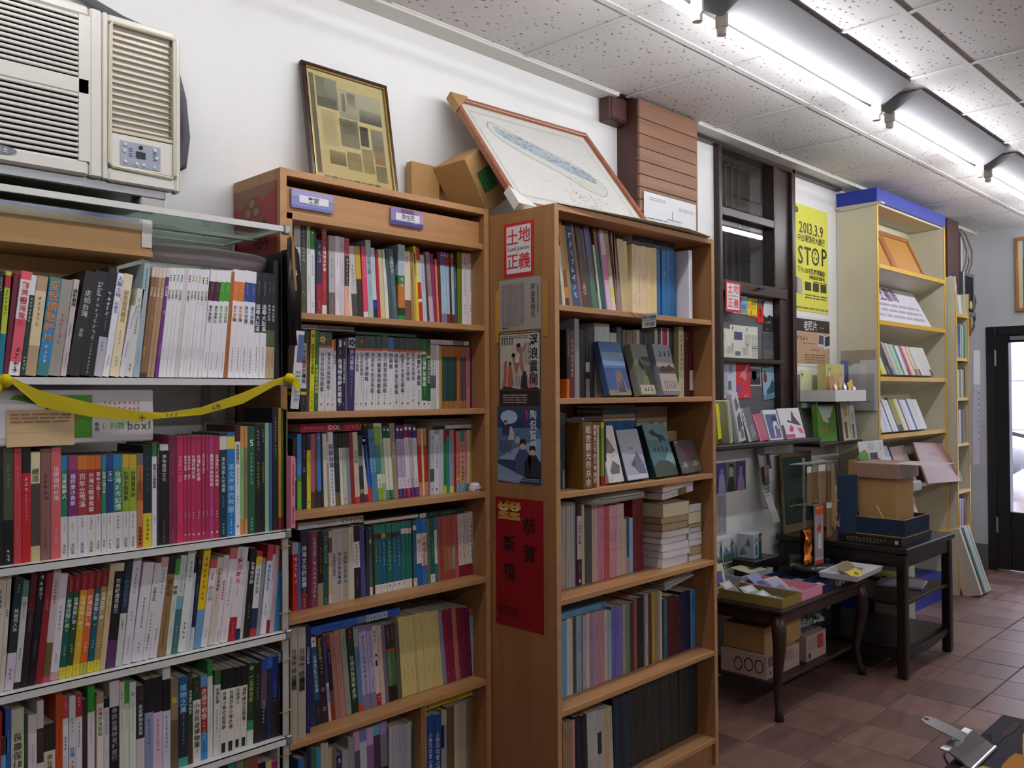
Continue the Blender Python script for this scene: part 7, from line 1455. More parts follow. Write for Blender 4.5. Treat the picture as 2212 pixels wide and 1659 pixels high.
pa('leaflet', 'large cream unfolded leaflet with four text blocks and small photos', 3.752, 1.549, .400, .165, 'd0d2c4', [('r', 0, .86, .3, 1, '55585a'), ('L', .02, .85, .26, .9, 1, 'bbb')]+[('r', .40, .55, .60, .80, '4a4a6a'), ('r', .42, .07, .55, .2, '5f6f74')]+[('L', a, b, a+.16, c, 7, 'a4a698') for a, b, c in ((.02, .45, .75), (.02, .1, .4), (.66, .4, .75), (.84, .3, .75), (.22, .12, .35), (.6, .1, .35), (.84, .05, .4))]+[('m', '▮', .36, .9, .008, '222'), ('m', '▮', .72, .9, .008, '222'), ('m', '▮', .36, .4, .008, '222'), ('m', '▮', .72, .4, .008, '222')], BY)
pa('leaflet', 'pale blue-white leaflet with text and two small blue photos', 3.752, 1.345, .180, .196, 'c2c8d0', [('L', .03, .1, .5, .9, 22, '8f98a2'), ('r', .58, .62, .78, .86, '7f9ac4'), ('r', .55, .22, .72, .44, '5a7076')], BY)
pa('flyer', 'red flyer with a pale bird silhouette and blue figures', 3.928, 1.344, .142, .194, 'd0404a', [('p', [(.2, .55), (.35, .68), (.55, .74), (.85, .95), (.8, .78), (.66, .66), (.72, .55), (.6, .46), (.5, .5), (.42, .56)], 'd8848a'), ('p', [(.0, .16), (.2, .14), (.3, .28), (.24, .38), (.1, .3)], '4a60b8'), ('L', .5, .03, .8, .1, 2, 'e8a0a4')], BY-.001)
pa('postcard', 'small snapshot card of a street with dark figures', 4.060, 1.408, .122, .096, 'd4d6da', [('r', .05, .06, .95, .45, '3a3440'), ('r', .05, .45, .95, .94, '5a6470'), ('r', .2, .4, .6, .8, 'a8b0bc'), ('r', .3, .3, .5, .6, '2c2c34')], BY)
pa('flyer', 'curled blue flyer with dark red drop over mountains', 4.205, 1.332, .125, .168, '8fb0c6', [('p', [(.2, .95), (.35, .75), (.36, .6), (.22, .53), (.08, .6), (.08, .75)], '7a3038'), ('p', [(.3, .3), (.6, .42), (.8, .6), (1, .5), (1, .2), (.3, .15)], '3f5a6a'), ('r', 0, 0, 1, .15, '6a90aa')], BY-.002, rot=(0, R(-5), 0))
yp = [('p', [(.07+.06*cos(a*pi/8), .94+.03*sin(a*pi/8)) for a in range(16)], '2a2a20', .0004), ('m', '~', .07, .94, .02, 'd8d050'), ('m', '2013.3.9', .5, .79, .090, '1f1f16'), ('m', '中台灣廢核大遊行', .5, .69, .044, '222218'), ('m', 'ST', .30, .53, .145, '1f1f16'), ('m', 'P', .88, .55, .145, '1f1f16'),
 ('m', '下午1:00市民廣場集結!', .5, .385, .036, '222218'), ('m', '(勤美誠品對面草地)', .66, .33, .024, '222218'), ('L', .55, .28, .95, .30, 1, '444430'), ('p', [(.02, .16), (.02, .31), (.09, .31), (.09, .16)], '5a5a56'), ('p', [(.09, .16), (.09, .31), (.22, .29), (.22, .15)], 'a8a8a2')]
for k in range(12):
    a, b = k*pi/6, (k+1)*pi/6; c_, d_ = .615, .535
    yp.append(('p', [(c_+.115*cos(a), d_+.085*sin(a)), (c_+.115*cos(b), d_+.085*sin(b)), (c_+.085*cos(b), d_+.063*sin(b)), (c_+.085*cos(a), d_+.063*sin(a))], '1f1f16'))
for k in range(3):
    a = pi/2+k*2*pi/3; yp.append(('p', [(.615+.02*cos(a), .535+.015*sin(a)), (.615+.065*cos(a-.45), .535+.048*sin(a-.45)), (.615+.065*cos(a+.45), .535+.048*sin(a+.45))], '1f1f16'))
for k in range(3): yp += [('r', .30+.23*k, .20, .48+.23*k, .28, '3a3a2a'), ('L', .30+.23*k, .12, .5+.23*k, .17, 2, '5a5a3a')]
yp.append(('L', .02, .01, .98, .05, 1, '8a8a40'))
plate('poster', 'large yellow anti-nuclear march poster dated 2013.3.9 beside the display shelf', 'poster', 4.548, 2.2575, 1.832, .430, .600, 'dcd85c', yp, .0012)
plate('poster', 'tan exhibition poster with black torn head and two instant photos', 'poster', 4.560, 2.2575, 1.520, .428, .282, 'd4d8da', [('r', 0, .05, 1, .95, 'bd9a7c'), ('r', 0, .70, 1, .95, '2e2a2a', .0004), ('m', '老照片', .42, .82, .058, 'd8d8d8'), ('L', .7, .78, .85, .82, 1, '999'), ('m', '~~~~', .18, .56, .036, '3a3028'), ('L', .2, .44, .55, .49, 1, '8a7058'), ('L', .25, .06, .85, .26, 4, '7a6250'), ('L', .4, .32, .7, .36, 1, '7a6250'), ('p', [(.64, .42), (.66, .68), (.82, .66), (.82, .40)], 'c8ccd4', .0006), ('p', [(.655, .47), (.67, .66), (.81, .64), (.81, .46)], '4a4660', .0008), ('p', [(.82, .36), (.83, .64), (1, .68), (1, .40)], 'd0d4da', .0006), ('p', [(.84, .42), (.85, .62), (1, .66), (1, .45)], '2f2f34', .0008)], .0012)
plate('poster', 'strip of three violet-tinted portrait photos on the wall below the sill', 'photo strip', 3.722, 2.2575, .882, .277, .147, '5a5684', [('r', 0, 0, .31, 1, '4a4a90'), ('r', .32, .02, .65, 1, '77796f'), ('r', .66, 0, 1, 1, '5a4f80'), ('p', [(.05, 0), (.08, .55), (.14, .75), (.22, .7), (.27, .4), (.3, 0)], 'a8a8cc', .0005), ('p', [(.12, .6), (.12, .8), (.22, .8), (.22, .6)], '8a8ab8', .0006), ('p', [(.34, 0), (.4, .45), (.46, .55), (.56, .5), (.62, .1), (.62, 0)], '3c3e3c', .0005), ('p', [(.42, .5), (.42, .85), (.55, .86), (.55, .5)], 'b0b2aa', .0006), ('p', [(.4, .8), (.46, .95), (.56, .92), (.57, .78), (.48, .84)], '20221f', .0007), ('p', [(.7, 0), (.72, .4), (.78, .55), (.9, .5), (.96, 0)], 'b090c4', .0005), ('p', [(.77, .5), (.77, .85), (.88, .86), (.88, .5)], '9a88b0', .0006), ('p', [(.75, .78), (.82, .95), (.9, .82), (.82, .86)], '2a2440', .0007)], .0012)
plate('notice', 'narrow pale notice sheet of small print low on the wall', 'notice', 3.722, 2.2575, .680, .088, .200, 'b4b6c0', [('L', .08, .05, .9, .95, 20, '80838e')], .001)
nr = thing('newspaper', 'long curling newspaper clippings hanging from the sill by a clip', 'newspaper', (4.055, 2.19, .70)); m = MB()
pts = [(.0, .03, .36), (.012, .02, .25), (.02, .005, .15), (.045, -.012, .06), (.085, -.012, .0)]
for i, ((x, y, z), (x2, y2, z2)) in enumerate(zip(pts, pts[1:])):
    m.quad((x, y, z), (x2, y2, z2), (x2+.095, y2+.015, z2), (x+.10, y+.015, z), 'b9bcb6'); m.quad((x2, y2+.0012, z2), (x, y+.0012, z), (x+.10, y+.0162, z), (x2+.095, y2+.0162, z2), 'a9aca6')
m.sm = True; m.build('sheet', 'matte', nr)
p = Pr(0); p.poly([(.012, .30), (.09, .30), (.085, .25), (.018, .25)], '9a6a66'); p.poly([(.018, .25), (.085, .25), (.09, .20), (.022, .20)], '55604f')
for k in range(6): p.rect(.03, .18-k*.02, .09, .185-k*.02, '77797a')
p.m.build('print', 'print', nr, (0, .0, 0), (0, 0, R(8.5)))
m = MB(); m.tube([(.10, .03, .38), (.10, .025, .33), (.105, .02, .28)], .012, 8, '50565a'); m.box(.02, .0, .36, .1, .05, .40, 'a8a8a4', .003); m.build('clip', 'satin', nr)
# ------------------------------------------------------------------ books on the sill
def sb(nm, label, x, y, w, h, d, col, lean=0, yaw=0, tilt=0, ops=(), face=None, z=1.1355, mat='print'):
    o = thing(nm, label, 'book', (x, y, z), (-R(tilt), R(lean), R(yaw)), 'books standing on the window sill')
    m = MB(); t = .001; m.box(0, 0, 0, t, d, h, col); m.box(w-t, 0, 0, w, d, h, col); m.box(t, 0, 0, w-t, t, h, col); m.build('cover', mat, o)
    MB().box(t, t, .001, w-t, d-.001, h-.001).build('page_block', 'pages', o)
    if ops:
        p = Pr(-.0004)
        for a in ops:
            if a[0] == 'r': p.rect(a[1]*w, a[2]*h, a[3]*w, a[4]*h, a[5])
            elif a[0] == 'p': p.poly([(u*w, v*h) for u, v in a[1]], a[2], .0003)
            else: p.col(a[1], a[2]*w, a[3]*h, a[4], a[5])
        p.build('cover_print', 'print', o)
    return o
sb('paperback_book', 'pale green paperback first on the sill beside the bookcase', 3.47, 2.13, .03, .17, .11, '9ab48a', -6, ops=[('r', 0, 0, 1, .4, 'd8cc5a')])
sb('paperback_book', 'bright yellow-spined paperback leaning on the window sill', 3.528, 2.13, .034, .185, .11, 'dcd428', -8, ops=[('r', 0, 0, 1, .12, '3a3a2a'), ('r', 0, .0, .12, 1, '1f4a2a')])
sb('paperback_book', 'pale green paperback in plastic leaning beside the patterned book', 3.615, 2.12, .030, .20, .11, 'aab4a0', -9, ops=[('r', .1, .05, .3, .95, '7a8a6a')])
sb('paperback_book', 'tall white paperback with black ink pattern on the sill', 3.682, 2.115, .072, .235, .02, 'c8c8cc', -9, 0, 6, [('r', 0, 0, .2, 1, '8a8a90'), ('p', [(.3, .2), (.9, .3), (.8, .6), (.4, .5)], '5a5a60'), ('p', [(.4, .6), (.9, .7), (.7, .9), (.4, .85)], '6a6a70'), ('r', .5, .05, .9, .25, '77777c')])
sb('paperback_book', 'grey paperback with bold black spine lettering on the sill', 3.778, 2.112, .092, .165, .018, '6a6a6e', -5, 0, 14, [('r', 0, 0, .24, 1, 'b8b8bc'), ('c', '~~~~', .12, .95, .022, '222'), ('p', [(.4, .1), (.9, .15), (.8, .5), (.5, .45)], '88888c')])
sb('booklet', 'small pink booklet between two larger books on the sill', 3.878, 2.108, .088, .135, .012, 'b85a74', -4, 0, 16, [('r', 0, 0, .2, 1, 'd06a90'), ('r', .3, .2, .85, .8, 'a8707c'), ('c', '~~~~', .12, .9, .012, 'e8c0d0')])
sb('paperback_book', 'white paperback with blue circuit cover and pink hook shape', 3.975, 2.106, .135, .155, .012, 'd0d4da', 0, 0, 16, [('r', .08, .06, .92, .86, '4f5f8a'), ('p', [(.45, .1), (.55, .1), (.6, .45), (.75, .5), (.78, .35), (.85, .36), (.82, .6), (.6, .62), (.5, .5)], 'd8d8e4'), ('r', .5, .65, .85, .8, '26262e'), ('p', [(.6, .06), (.75, .08), (.8, .3), (.7, .28)], 'b04a8a')])
sb('paperback_book', 'white square book with magenta and purple shapes leaning on the wall', 4.135, 2.112, .235, .160, .010, 'd8d6d6', 0, 0, 15, [('r', 0, 0, .12, .45, '3f444a'), ('p', [(.5, .55), (.6, .85), (.7, .7), (.85, .5), (.9, .4), (.3, .55), (.35, .62)], '5a3a5a'), ('p', [(.3, .25), (.42, .45), (.55, .35), (.45, .2)], 'd03a7a'), ('p', [(.7, .35), (.9, .3), (.95, .15), (.8, .15)], 'd0508a'), ('r', .1, .02, .52, .14, 'd03a84'), ('p', [(.55, .72), (.62, .92), (.68, .8)], '8a3a5a')])
# ------------------------------------------------------------------ glass shelf with snack tray next to the window
gs = thing('glass_shelf', 'small glass wall shelf carrying the white snack tray', 'shelf', (4.54, 2.02, 1.315)); MB().box(0, 0, 0, .44, .238, .007).build('glass', 'shelf_glass', gs)
for x in (.06, .37): MB().box(x, .14, -.03, x+.01, .239, -.0005).build('bracket', 'steel', gs)
tr = thing('snack_tray', 'white card tray of snack packets on the glass shelf', 'tray', (4.55, 2.03, 1.3225)); m = MB()
m.box(0, 0, 0, .40, .20, .003, 'd8d8d6'); m.box(0, 0, .003, .40, .003, .062, 'd8d8d6'); m.box(0, .197, .003, .40, .20, .062, 'd8d8d6'); m.box(0, .003, .003, .003, .197, .062, 'd8d8d6'); m.box(.397, .003, .003, .40, .197, .062, 'd8d8d6'); m.build('tray', 'matte', tr)
for i, (x, y, c, tl, ht) in enumerate(((.03, .03, 'b8855a', 20, .13), (.09, .06, 'c08a5c', 24, .14), (.15, .03, 'c0946a', 18, .13), (.21, .06, 'b88a5a', 12, .15), (.25, .02, 'c8a84a', 40, .10))):
    o = thing('snack_packet', ['first tan snack packet from the window in white tray', 'second snack packet leaning in the white tray', 'crinkled silver-fronted snack packet in the white tray', 'upright orange-topped snack packet in the white tray', 'small yellow snack packet tipped at front of white tray'][i], 'packet', (4.55+x, 2.03+y, 1.327), (-R(8), -R(tl*.4), R(5)), 'snack packets in the white tray')
    m = MB(); m.sm = True; w = .085; n = 5; rg = random.Random(i)
    vs = []; fs = []
    for a in range(n+1):
        for b in range(n+1):
            u, v = a/n, b/n; bul = .014*sin(pi*u)*sin(pi*v); vs += [(u*w, -bul+rg.uniform(-.003, .003)*(0 < a < n and 0 < b < n), v*ht)]
    for a in range(n):
        for b in range(n): fs.append((a*(n+1)+b, (a+1)*(n+1)+b, (a+1)*(n+1)+b+1, a*(n+1)+b+1))
    m.mesh(vs, fs, c); m.mesh([(x_, .012*sin(pi*x_/w)*sin(pi*z_/ht)+.0005, z_) for x_, y_, z_ in vs], [f[::-1] for f in fs], c); m.sm = False; m.build('pouch', 'gloss', o)
    p = Pr(-.0155); p.poly([(.02, ht*.55), (.045, ht*.7), (.07, ht*.5), (.045, ht*.3)], ['d8a870', 'e0c8a0', 'd8d8d8', 'd8b080', 'e0d060'][i]); p.build('label', 'gloss', o)
hd = plate('box_card', 'olive-green backing card box standing behind the snack packets', 'box', 4.72, 2.16, 1.333, .24, .20, 'c4be7e', [('r', .3, 0, 1, .28, '77756a'), ('m', '~~', .2, .85, .02, '6a6a3a'), ('p', [(.02, .55), (.1, .65), (.16, .6), (.1, .55)], '4a6a3a')], .05)
cdl = plate('price_card', 'pale yellow-green card with one black character beside the snack tray', 'card', 4.565, 2.235, 1.37, .14, .13, 'ccd4a8', [('m', '肉' if False else '~', .15, .75, .035, '222')], .002)
# holder of leaflets on the display shelf's side
lh = thing('leaflet_holder', 'clear plastic leaflet holder with papers on the display shelf side', 'holder', (5.068, 2.06, 1.26), (0, 0, -pi/2))
MB().box(-.18, .028, 0, .03, .031, .36).build('back_plate', 'clear_plastic', lh); MB().box(-.18, 0, 0, .03, .003, .22).build('front_plate', 'clear_plastic', lh); MB().box(-.18, .003, 0, .03, .028, .003).build('base', 'clear_plastic', lh)
for i, (a, c, h) in enumerate(((-.17, '6a74b0', .30), (-.125, 'c8ccd4', .27), (-.10, 'd0d2d6', .28), (-.06, 'c4c6ca', .30))):
    MB().box(a, .005+i*.005, .004, a+.04+.02*i, .008+i*.005, h, c).build('leaflet', 'print', lh)
# ------------------------------------------------------------------ blue-topped display shelf
ds = thing('display_shelf', 'cream slanted display shelf with blue top, blue base and yellow edges', 'bookcase', (0, 0, 0)); DX0, DX1, DY = 5.10, 6.25, 2.02
for a, b in ((DX0, DX0+.02), (DX1-.02, DX1)):
    bx(a, DY, .16, b, WY-.002, 2.482).build('side_panel', 'laminate_cream', ds); bx(a-.001, DY-.004, .16, b+.001, DY, 2.482).build('edge_band', 'display_yellow', ds)
bx(DX0-.005, DY-.006, 2.482, DX1+.005, WY-.002, 2.562).build('top_box', 'display_blue', ds); bx(DX0+.02, DY+.01, 2.470, DX1-.02, WY-.01, 2.4815).build('canopy', 'laminate_cream', ds)
bx(DX0, DY-.002, 0, DX1, WY-.002, .16).build('base_box', 'display_blue', ds); bx(DX0+.02, WY-.012, .16, DX1-.02, WY-.002, 2.47).build('back_panel', 'laminate_cream', ds)
for z in (2.115, 1.785, 1.455, 1.115, .79, .45):
    m = MB(); m.prism([(DY+.004, z-.016), (WY-.015, z-.10), (WY-.015, z-.085), (DY+.004, z)], DX0+.02, DX1-.02, axis='x'); m.build('slanted_shelf', 'laminate_cream', ds)
    bx(DX0+.02, DY-.006, z-.018, DX1-.02, DY+.004, z+.008).build('edge_band', 'display_yellow', ds)
m = MB(); m.tube([(5.095, 2.262, 2.56), (5.085, 2.255, 2.47), (5.085, 2.22, 2.455), (5.088, 1.985, 2.470), (5.13, 1.985, 2.470)], .006, 6, 'c4c6c4'); tag(m.build('curtain_rod', 'satin'), 'bent pale rod hooked along the blue top of display shelf', 'rod')
for i, (x, w) in enumerate(((5.13, .36), (5.50, .50))):
    f_ = frame('picture_frame', ['empty oak frame partly behind display shelf side, top slanted shelf', 'second empty oak frame leaning on the top slanted shelf'][i], 'picture', w, .30, .03, .018, 'oak_frame', (x, 2.048, 2.118), (-R(24), 0, 0), 'oak frames on the display shelf')
    p = Pr(.012); p.rect(.03, .03, w-.03, .27, 'c08a44', 0); p.build('picture_back', 'print', f_)
m = MB(); m.box(0, 0, 0, .012, .012, .31, 'd8d4c4'); tag(m.build('white_board', 'matte', None, (5.482, 2.062, 2.115), (-R(24), 0, 0)), 'white-edged board between the two oak frames', 'board')
plate('shop_banner', 'white slanted board with purple heading and rows of text on display shelf', 'sign', 5.125, 2.046, 1.792, .95, .27, 'd2d0d8', [('m', '臺灣本土書局', .30, .80, .105, '5a2a62'), ('L', .02, .12, .93, .58, 3, '9a98a4'), ('r', 0, 0, 1, .03, '8a6a90')], .004, (-R(27), 0, 0))
def dbook(label, x, y, z, w, h, d, col, lean, yaw=0, tilt=20, ops=(), kind='paperback_book'):
    o = thing(kind, label, 'book', (x, y, z), (-R(tilt), R(lean), R(yaw)), 'books on the slanted display shelf'); m = MB(); t = .001
    m.box(0, 0, 0, t, d, h, col); m.box(w-t, 0, 0, w, d, h, col); m.box(t, 0, 0, w-t, t, h, col); m.build('cover', 'print', o); MB().box(t, t, .001, w-t, d-.001, h-.001).build('page_block', 'pages', o)
    if ops:
        p = Pr(-.0004)
        for a in ops: p.rect(a[1]*w, a[2]*h, a[3]*w, a[4]*h, a[5])
        p.build('spine_print', 'print', o)
    return o
RC = {'C': (1.466, 'third'), 'D': (1.126, 'fourth'), 'G': (.461, 'lowest')}
rowC = [('e0d424', .030, .235), ('d8dcdc', .022, .2), ('3a6a4a', .018, .20), ('3a2c30', .024, .2), ('2f2626', .03, .2), ('c8a898', .02, .195), ('a89ab0', .026, .19), ('d8c8a8', .02, .19), ('8ac4c0', .034, .185), ('c8c890', .028, .185), ('3a7aa0', .022, .185), ('d4dcdc', .04, .18), ('a88aa0', .02, .18), ('c03a4a', .022, .18), ('d8b0b4', .02, .18), ('e0e0dc', .022, .18), ('d8a040', .016, .18), ('dcdcd8', .024, .18), ('c8a8a0', .02, .18), ('d8d8d4', .03, .18), ('dcdcd8', .034, .18), ('d4d4d0', .032, .18), ('d8d6d0', .03, .18), ('cfcfc8', .03, .18), ('d8d8d2', .034, .18)]
rowD = [('d0d0c4', .014, .26), ('c8d0e0', .03, .25), ('b8c4dc', .02, .21), ('d4d8dc', .026, .20), ('4a4a58', .012, .2), ('dce0e4', .02, .2), ('c8d0dc', .014, .19), ('e0e4e8', .018, .185), ('5a5a66', .012, .18), ('8a8a28', .05, .20), ('d8c860', .022, .19), ('d8d8dc', .02, .19), ('4a4a78', .016, .185), ('d0c8d4', .03, .185), ('d8d8dc', .036, .185), ('3a4a9a', .02, .19), ('d8d4c8', .03, .19), ('c4ccd4', .026, .19), ('d4d6d8', .05, .185)]
rowG = [('5a4420', .09, .24), ('d8c848', .014, .24), ('c8b8b4', .03, .23), ('d4d0d8', .03, .23), ('c0a8a0', .026, .2), ('b8c0cc', .02, .2), ('d0ccc8', .05, .21), ('b0a49c', .03, .2), ('a87a28', .05, .22), ('dcd8c0', .016, .22), ('8a3a44', .15, .22), ('c8ccd8', .02, .21), ('4a5a8a', .02, .2), ('d8d8dc', .03, .21), ('c8c8d4', .02, .21), ('d8d4d8', .05, .21)]
for key, row, x0, pitch in (('C', rowC, 5.135, 1.3), ('D', rowD, 5.13, 1.55), ('G', rowG, 5.16, 1.0)):
    z, nm = RC[key]; x = x0
    for i, (c, w, h) in enumerate(row):
        ww = w*pitch
        if x+ww > DX1-.03: break
        ops = [('r', 0, 0, 1, .22, ['6a4a4a', '4a7a6a', '7a8a9a', '8a5a5a'][i % 4])] if (i*5) % 7 in (1, 4) and key == 'C' else ([('r', 0, 0, 1, .18, '16181a'), ('r', .5, .04, .8, .14, 'ccc')] if c == '8a8a28' else ([('r', .1, .2, .8, .95, '6a2a34'), ('r', .4, .6, .7, .9, 'a8786a')] if c == '8a3a44' else []))
        dbook('%s book, %s from the window side on %s slanted shelf' % (cname(c), ordn(i+1), nm), x, DY-.012, z+.010, ww-.002, h*1.08, .075, c, 0, 0, 20, ops); x += ww
# large pink-brown folder and neighbours on the fifth slanted shelf
bf = thing('portfolio', 'large pinkish-brown portfolio jutting from the fifth slanted shelf', 'folder', (5.70, 1.955, .80), (-R(20), R(3), 0)); MB().box(0, 0, 0, .62, .012, .27, 'a27a74').build('cover', 'satin', bf); MB().box(.62, -.001, 0, .66, .013, .27, '2a2426').build('spine', 'satin', bf); p = Pr(-.0004); p.line('~~~~ ~~~~', .2, .19, .02, '7a5a56'); p.rect(.56, 0, .565, .27, '8a625c'); p.build('print', 'print', bf)
dbook('pale violet glossy magazine catching the light on the fifth slanted shelf', 5.22, 2.0, .80, .17, .26, .01, 'c4c8ec', 0, 0, 20, kind='magazine'); dbook('pinkish brown magazine beside the pale violet one, fifth slanted shelf', 5.42, 2.0, .80, .24, .25, .01, 'a88a80', 0, 0, 20, kind='magazine')  # first magazine has one even pale violet cover
# ------------------------------------------------------------------ narrower second unit past the display shelf
us = thing('display_shelf', 'narrow yellow-edged shelf unit past the blue-topped display shelf', 'bookcase', (0, 0, 0))
for a in (6.29, 6.535): bx(a, 1.97, 0, a+.018, WY-.002, 2.05 if a > 6.4 else 2.15).build('side_panel', 'laminate_cream', us); bx(a-.001, 1.966, 0, a+.019, 1.97, 2.05).build('edge_band', 'display_yellow', us)
for z in (1.90, 1.60, 1.33, 1.02, .70, .43, .08): bx(6.308, 1.97, z-.018, 6.535, WY-.01, z).build('shelf', 'laminate_cream', us); bx(6.308, 1.966, z-.02, 6.535, 1.971, z+.002).build('edge_band', 'display_yellow', us)
plate('magazine', 'grey-blue magazine with cloudy ship cover atop the narrow unit', 'magazine', 6.31, 1.99, 1.902, .13, .26, '8a9cac', [('r', 0, .7, 1, 1, 'a8b4c0'), ('r', .3, .2, .7, .4, '4f5a66'), ('r', .4, .4, .6, .55, '5a6670')], .008, (-R(5), 0, 0))
plate('magazine', 'white narrow booklet beside the cloudy ship magazine', 'magazine', 6.455, 1.995, 1.902, .07, .14, 'c8c8c4', [], .006, (-R(5), 0, 0))
for zi, z in enumerate((1.60, 1.33, 1.02, .43)):
    cs = [['c8a86a', 'd0b878', 'b8c8c0', '3a7ab0', '2a5a9a', '30343a', 'c0c0c0', '5a90a8', 'd0d4d8', '3fa090', '3f9a6a'], ['8a9a6a', 'c8c0a0', 'a8b08a', '4a4a44', 'd0c8b0', 'b0a890', '6a6a60'], ['5a5a72', 'c8a8a8', '7a6a7a', 'd8d0c8', '4a4a66', '2f3040', 'b09aa0', '8a8a9a'], ['8a6a78', 'b8a0b8', '5a4a66', 'c8b8cc', '7a6a8a', 'd0c8d4', '2a2430', 'a8889a', 'b87a78']][zi]; x = 6.31
    for i, c in enumerate(cs):
        w = .221/len(cs); dbook('%s book, %s on the %s shelf of the narrow unit' % (cname(c), ordn(i+1), ['second', 'third', 'fourth', 'sixth'][zi]), x, 1.985, z+.0005, w-.001, [.235, .2, .23, .215][zi]-.004*(i % 3), .14, c, 0, 0, 0); x += w
for i, (c, w) in enumerate((('d8d4c0', .03), ('3a4a3a', .012), ('a8c0c4', .05), ('b8c8a0', .022), ('d0d4cc', .02))):
    o = dbook('%s tall magazine, %s leaning at the foot of the narrow unit' % (cname(c), ordn(i+1)), 6.33+i*.045, 1.84, .0165, w, .46, .12, c, -10, 0, 14, kind='magazine')
plate('hanging_calendar', 'curled pale calendar sheets hanging from the far end of narrow unit', 'calendar', 6.556, 1.952, .86, .10, .80, 'b4aab8', [('r', 0, .7, 1, 1, 'bcbcbc'), ('L', .7, .2, .95, .65, 9, '6a6070'), ('r', 0, .3, 1, .32, '9a90a0')], .004, (R(1), 0, R(-8)))
# picture on the end wall
ep = frame('picture_frame', 'wooden frame with blue picture on the end wall above the door', 'picture', .60, .56, .025, .02, 'oak_frame', (EX-.021, 1.885, 1.975), (0, 0, -pi/2)); p = Pr(.012); p.rect(.025, .025, .575, .535, '1f5f9e', 0); p.rect(.025, .025, .05, .535, 'c8c8a0', .0003); p.rect(.05, .4, .575, .535, '3f8ac0', .0003); p.build('picture', 'print', ep)
# ------------------------------------------------------------------ low cabriole table
LZ = .47; lt = thing('side_table', 'low dark wooden table with curved legs and lower shelf under the window', 'table', (0, 0, 0)); x0, x1, y0, y1 = 3.36, 4.25, 1.735, 2.235
bx(x0, y0, LZ-.022, x1, y1, LZ, bev=.008).build('table_top', 'dark_wood', lt); m = MB()
for b in ((x0+.04, y0+.03, x1-.04, y0+.05), (x0+.04, y1-.05, x1-.04, y1-.03)): m.box(b[0], b[1], LZ-.075, b[2], b[3], LZ-.0225)
for xx in (x0+.03, x1-.05): m.box(xx, y0+.05, LZ-.075, xx+.02, y1-.05, LZ-.0225)
m.build('apron', 'dark_wood', lt)
bx(x0+.05, y0+.06, .125, x1-.05, y1-.05, .143, bev=.004).build('lower_shelf', 'dark_wood', lt)
for sx, xx in ((-1, x0+.045), (1, x1-.045)):
    for sy, yy in ((-1, y0+.045), (1, y1-.045)):
        m = MB(); m.sm = True; m.tube([(xx, yy, LZ-.024), (xx+sx*.014, yy+sy*.014, LZ-.09), (xx+sx*.018, yy+sy*.018, LZ-.15), (xx+sx*.002, yy+sy*.002, .20), (xx-sx*.004, yy-sy*.004, .12), (xx+sx*.006, yy+sy*.006, .045), (xx+sx*.022, yy+sy*.016, .0)], [.026, .031, .028, .021, .017, .015, .020], 10); m.build('leg', 'dark_wood_z', lt)
# dark altar-style stand
AZ = .625; at = thing('altar_table', 'small black square-legged stand beside the low table', 'table', (0, 0, 0)); a0, a1, b0, b1 = 4.27, 4.93, 1.572, 2.225
bx(a0-.01, b0-.01, AZ-.03, a1+.01, b1+.01, AZ, bev=.005).build('table_top', 'black_wood', at); m = MB()
m.box(a0+.03, b0+.008, AZ-.095, a1-.03, b0+.022, AZ-.031); m.box(a0+.03, b1-.022, AZ-.095, a1-.03, b1-.008, AZ-.031); m.box(a0+.008, b0+.03, AZ-.095, a0+.022, b1-.03, AZ-.031); m.box(a1-.022, b0+.03, AZ-.095, a1-.008, b1-.03, AZ-.031); m.build('apron', 'black_wood', at)
for xx in (a0, a1-.045):
    for yy in (b0, b1-.045): bx(xx, yy, 0, xx+.045, yy+.045, AZ-.031, bev=.006).build('leg', 'black_wood_z', at)
bx(a0+.01, b0+.01, .345, a1-.01, b1-.01, .365, bev=.003).build('shelf', 'black_wood', at)
for yy in (b0+.012, b1-.035): m = MB(); m.prism([(a0+.04, .10), (a0+.2, .085), (a0+.33, .078), (a1-.2, .085), (a1-.04, .10), (a1-.04, .125), (a0+.04, .125)], yy, yy+.022, axis='y'); m.build('stretcher', 'black_wood', at)
for xx in (a0+.012, a1-.035): m = MB(); m.prism([(b0+.04, .09), (b0+.3, .075), (b1-.04, .09), (b1-.04, .125), (b0+.04, .125)], xx, xx+.022, axis='x'); m.build('stretcher', 'black_wood', at)
bx(a0+.03, b0+.03, .127, a1-.03, b1-.03, .142, bev=.003).build('foot_board', 'black_wood', at)
# papers on the stand's inner shelf
for i, (x, y, c, l) in enumerate(((4.62, 1.62, 'b4aab4', 'lilac-grey paper sheaf on the inner shelf of the black stand'), (4.72, 1.85, '8a9a3a', 'yellow-green magazine on the inner shelf of the black stand'))):
    tag(MB().box(0, 0, 0, .2, .22, .012, c, .001).build('magazine', 'print', None, (x, y, .366), (0, 0, R(12-20*i))), l, 'magazine')
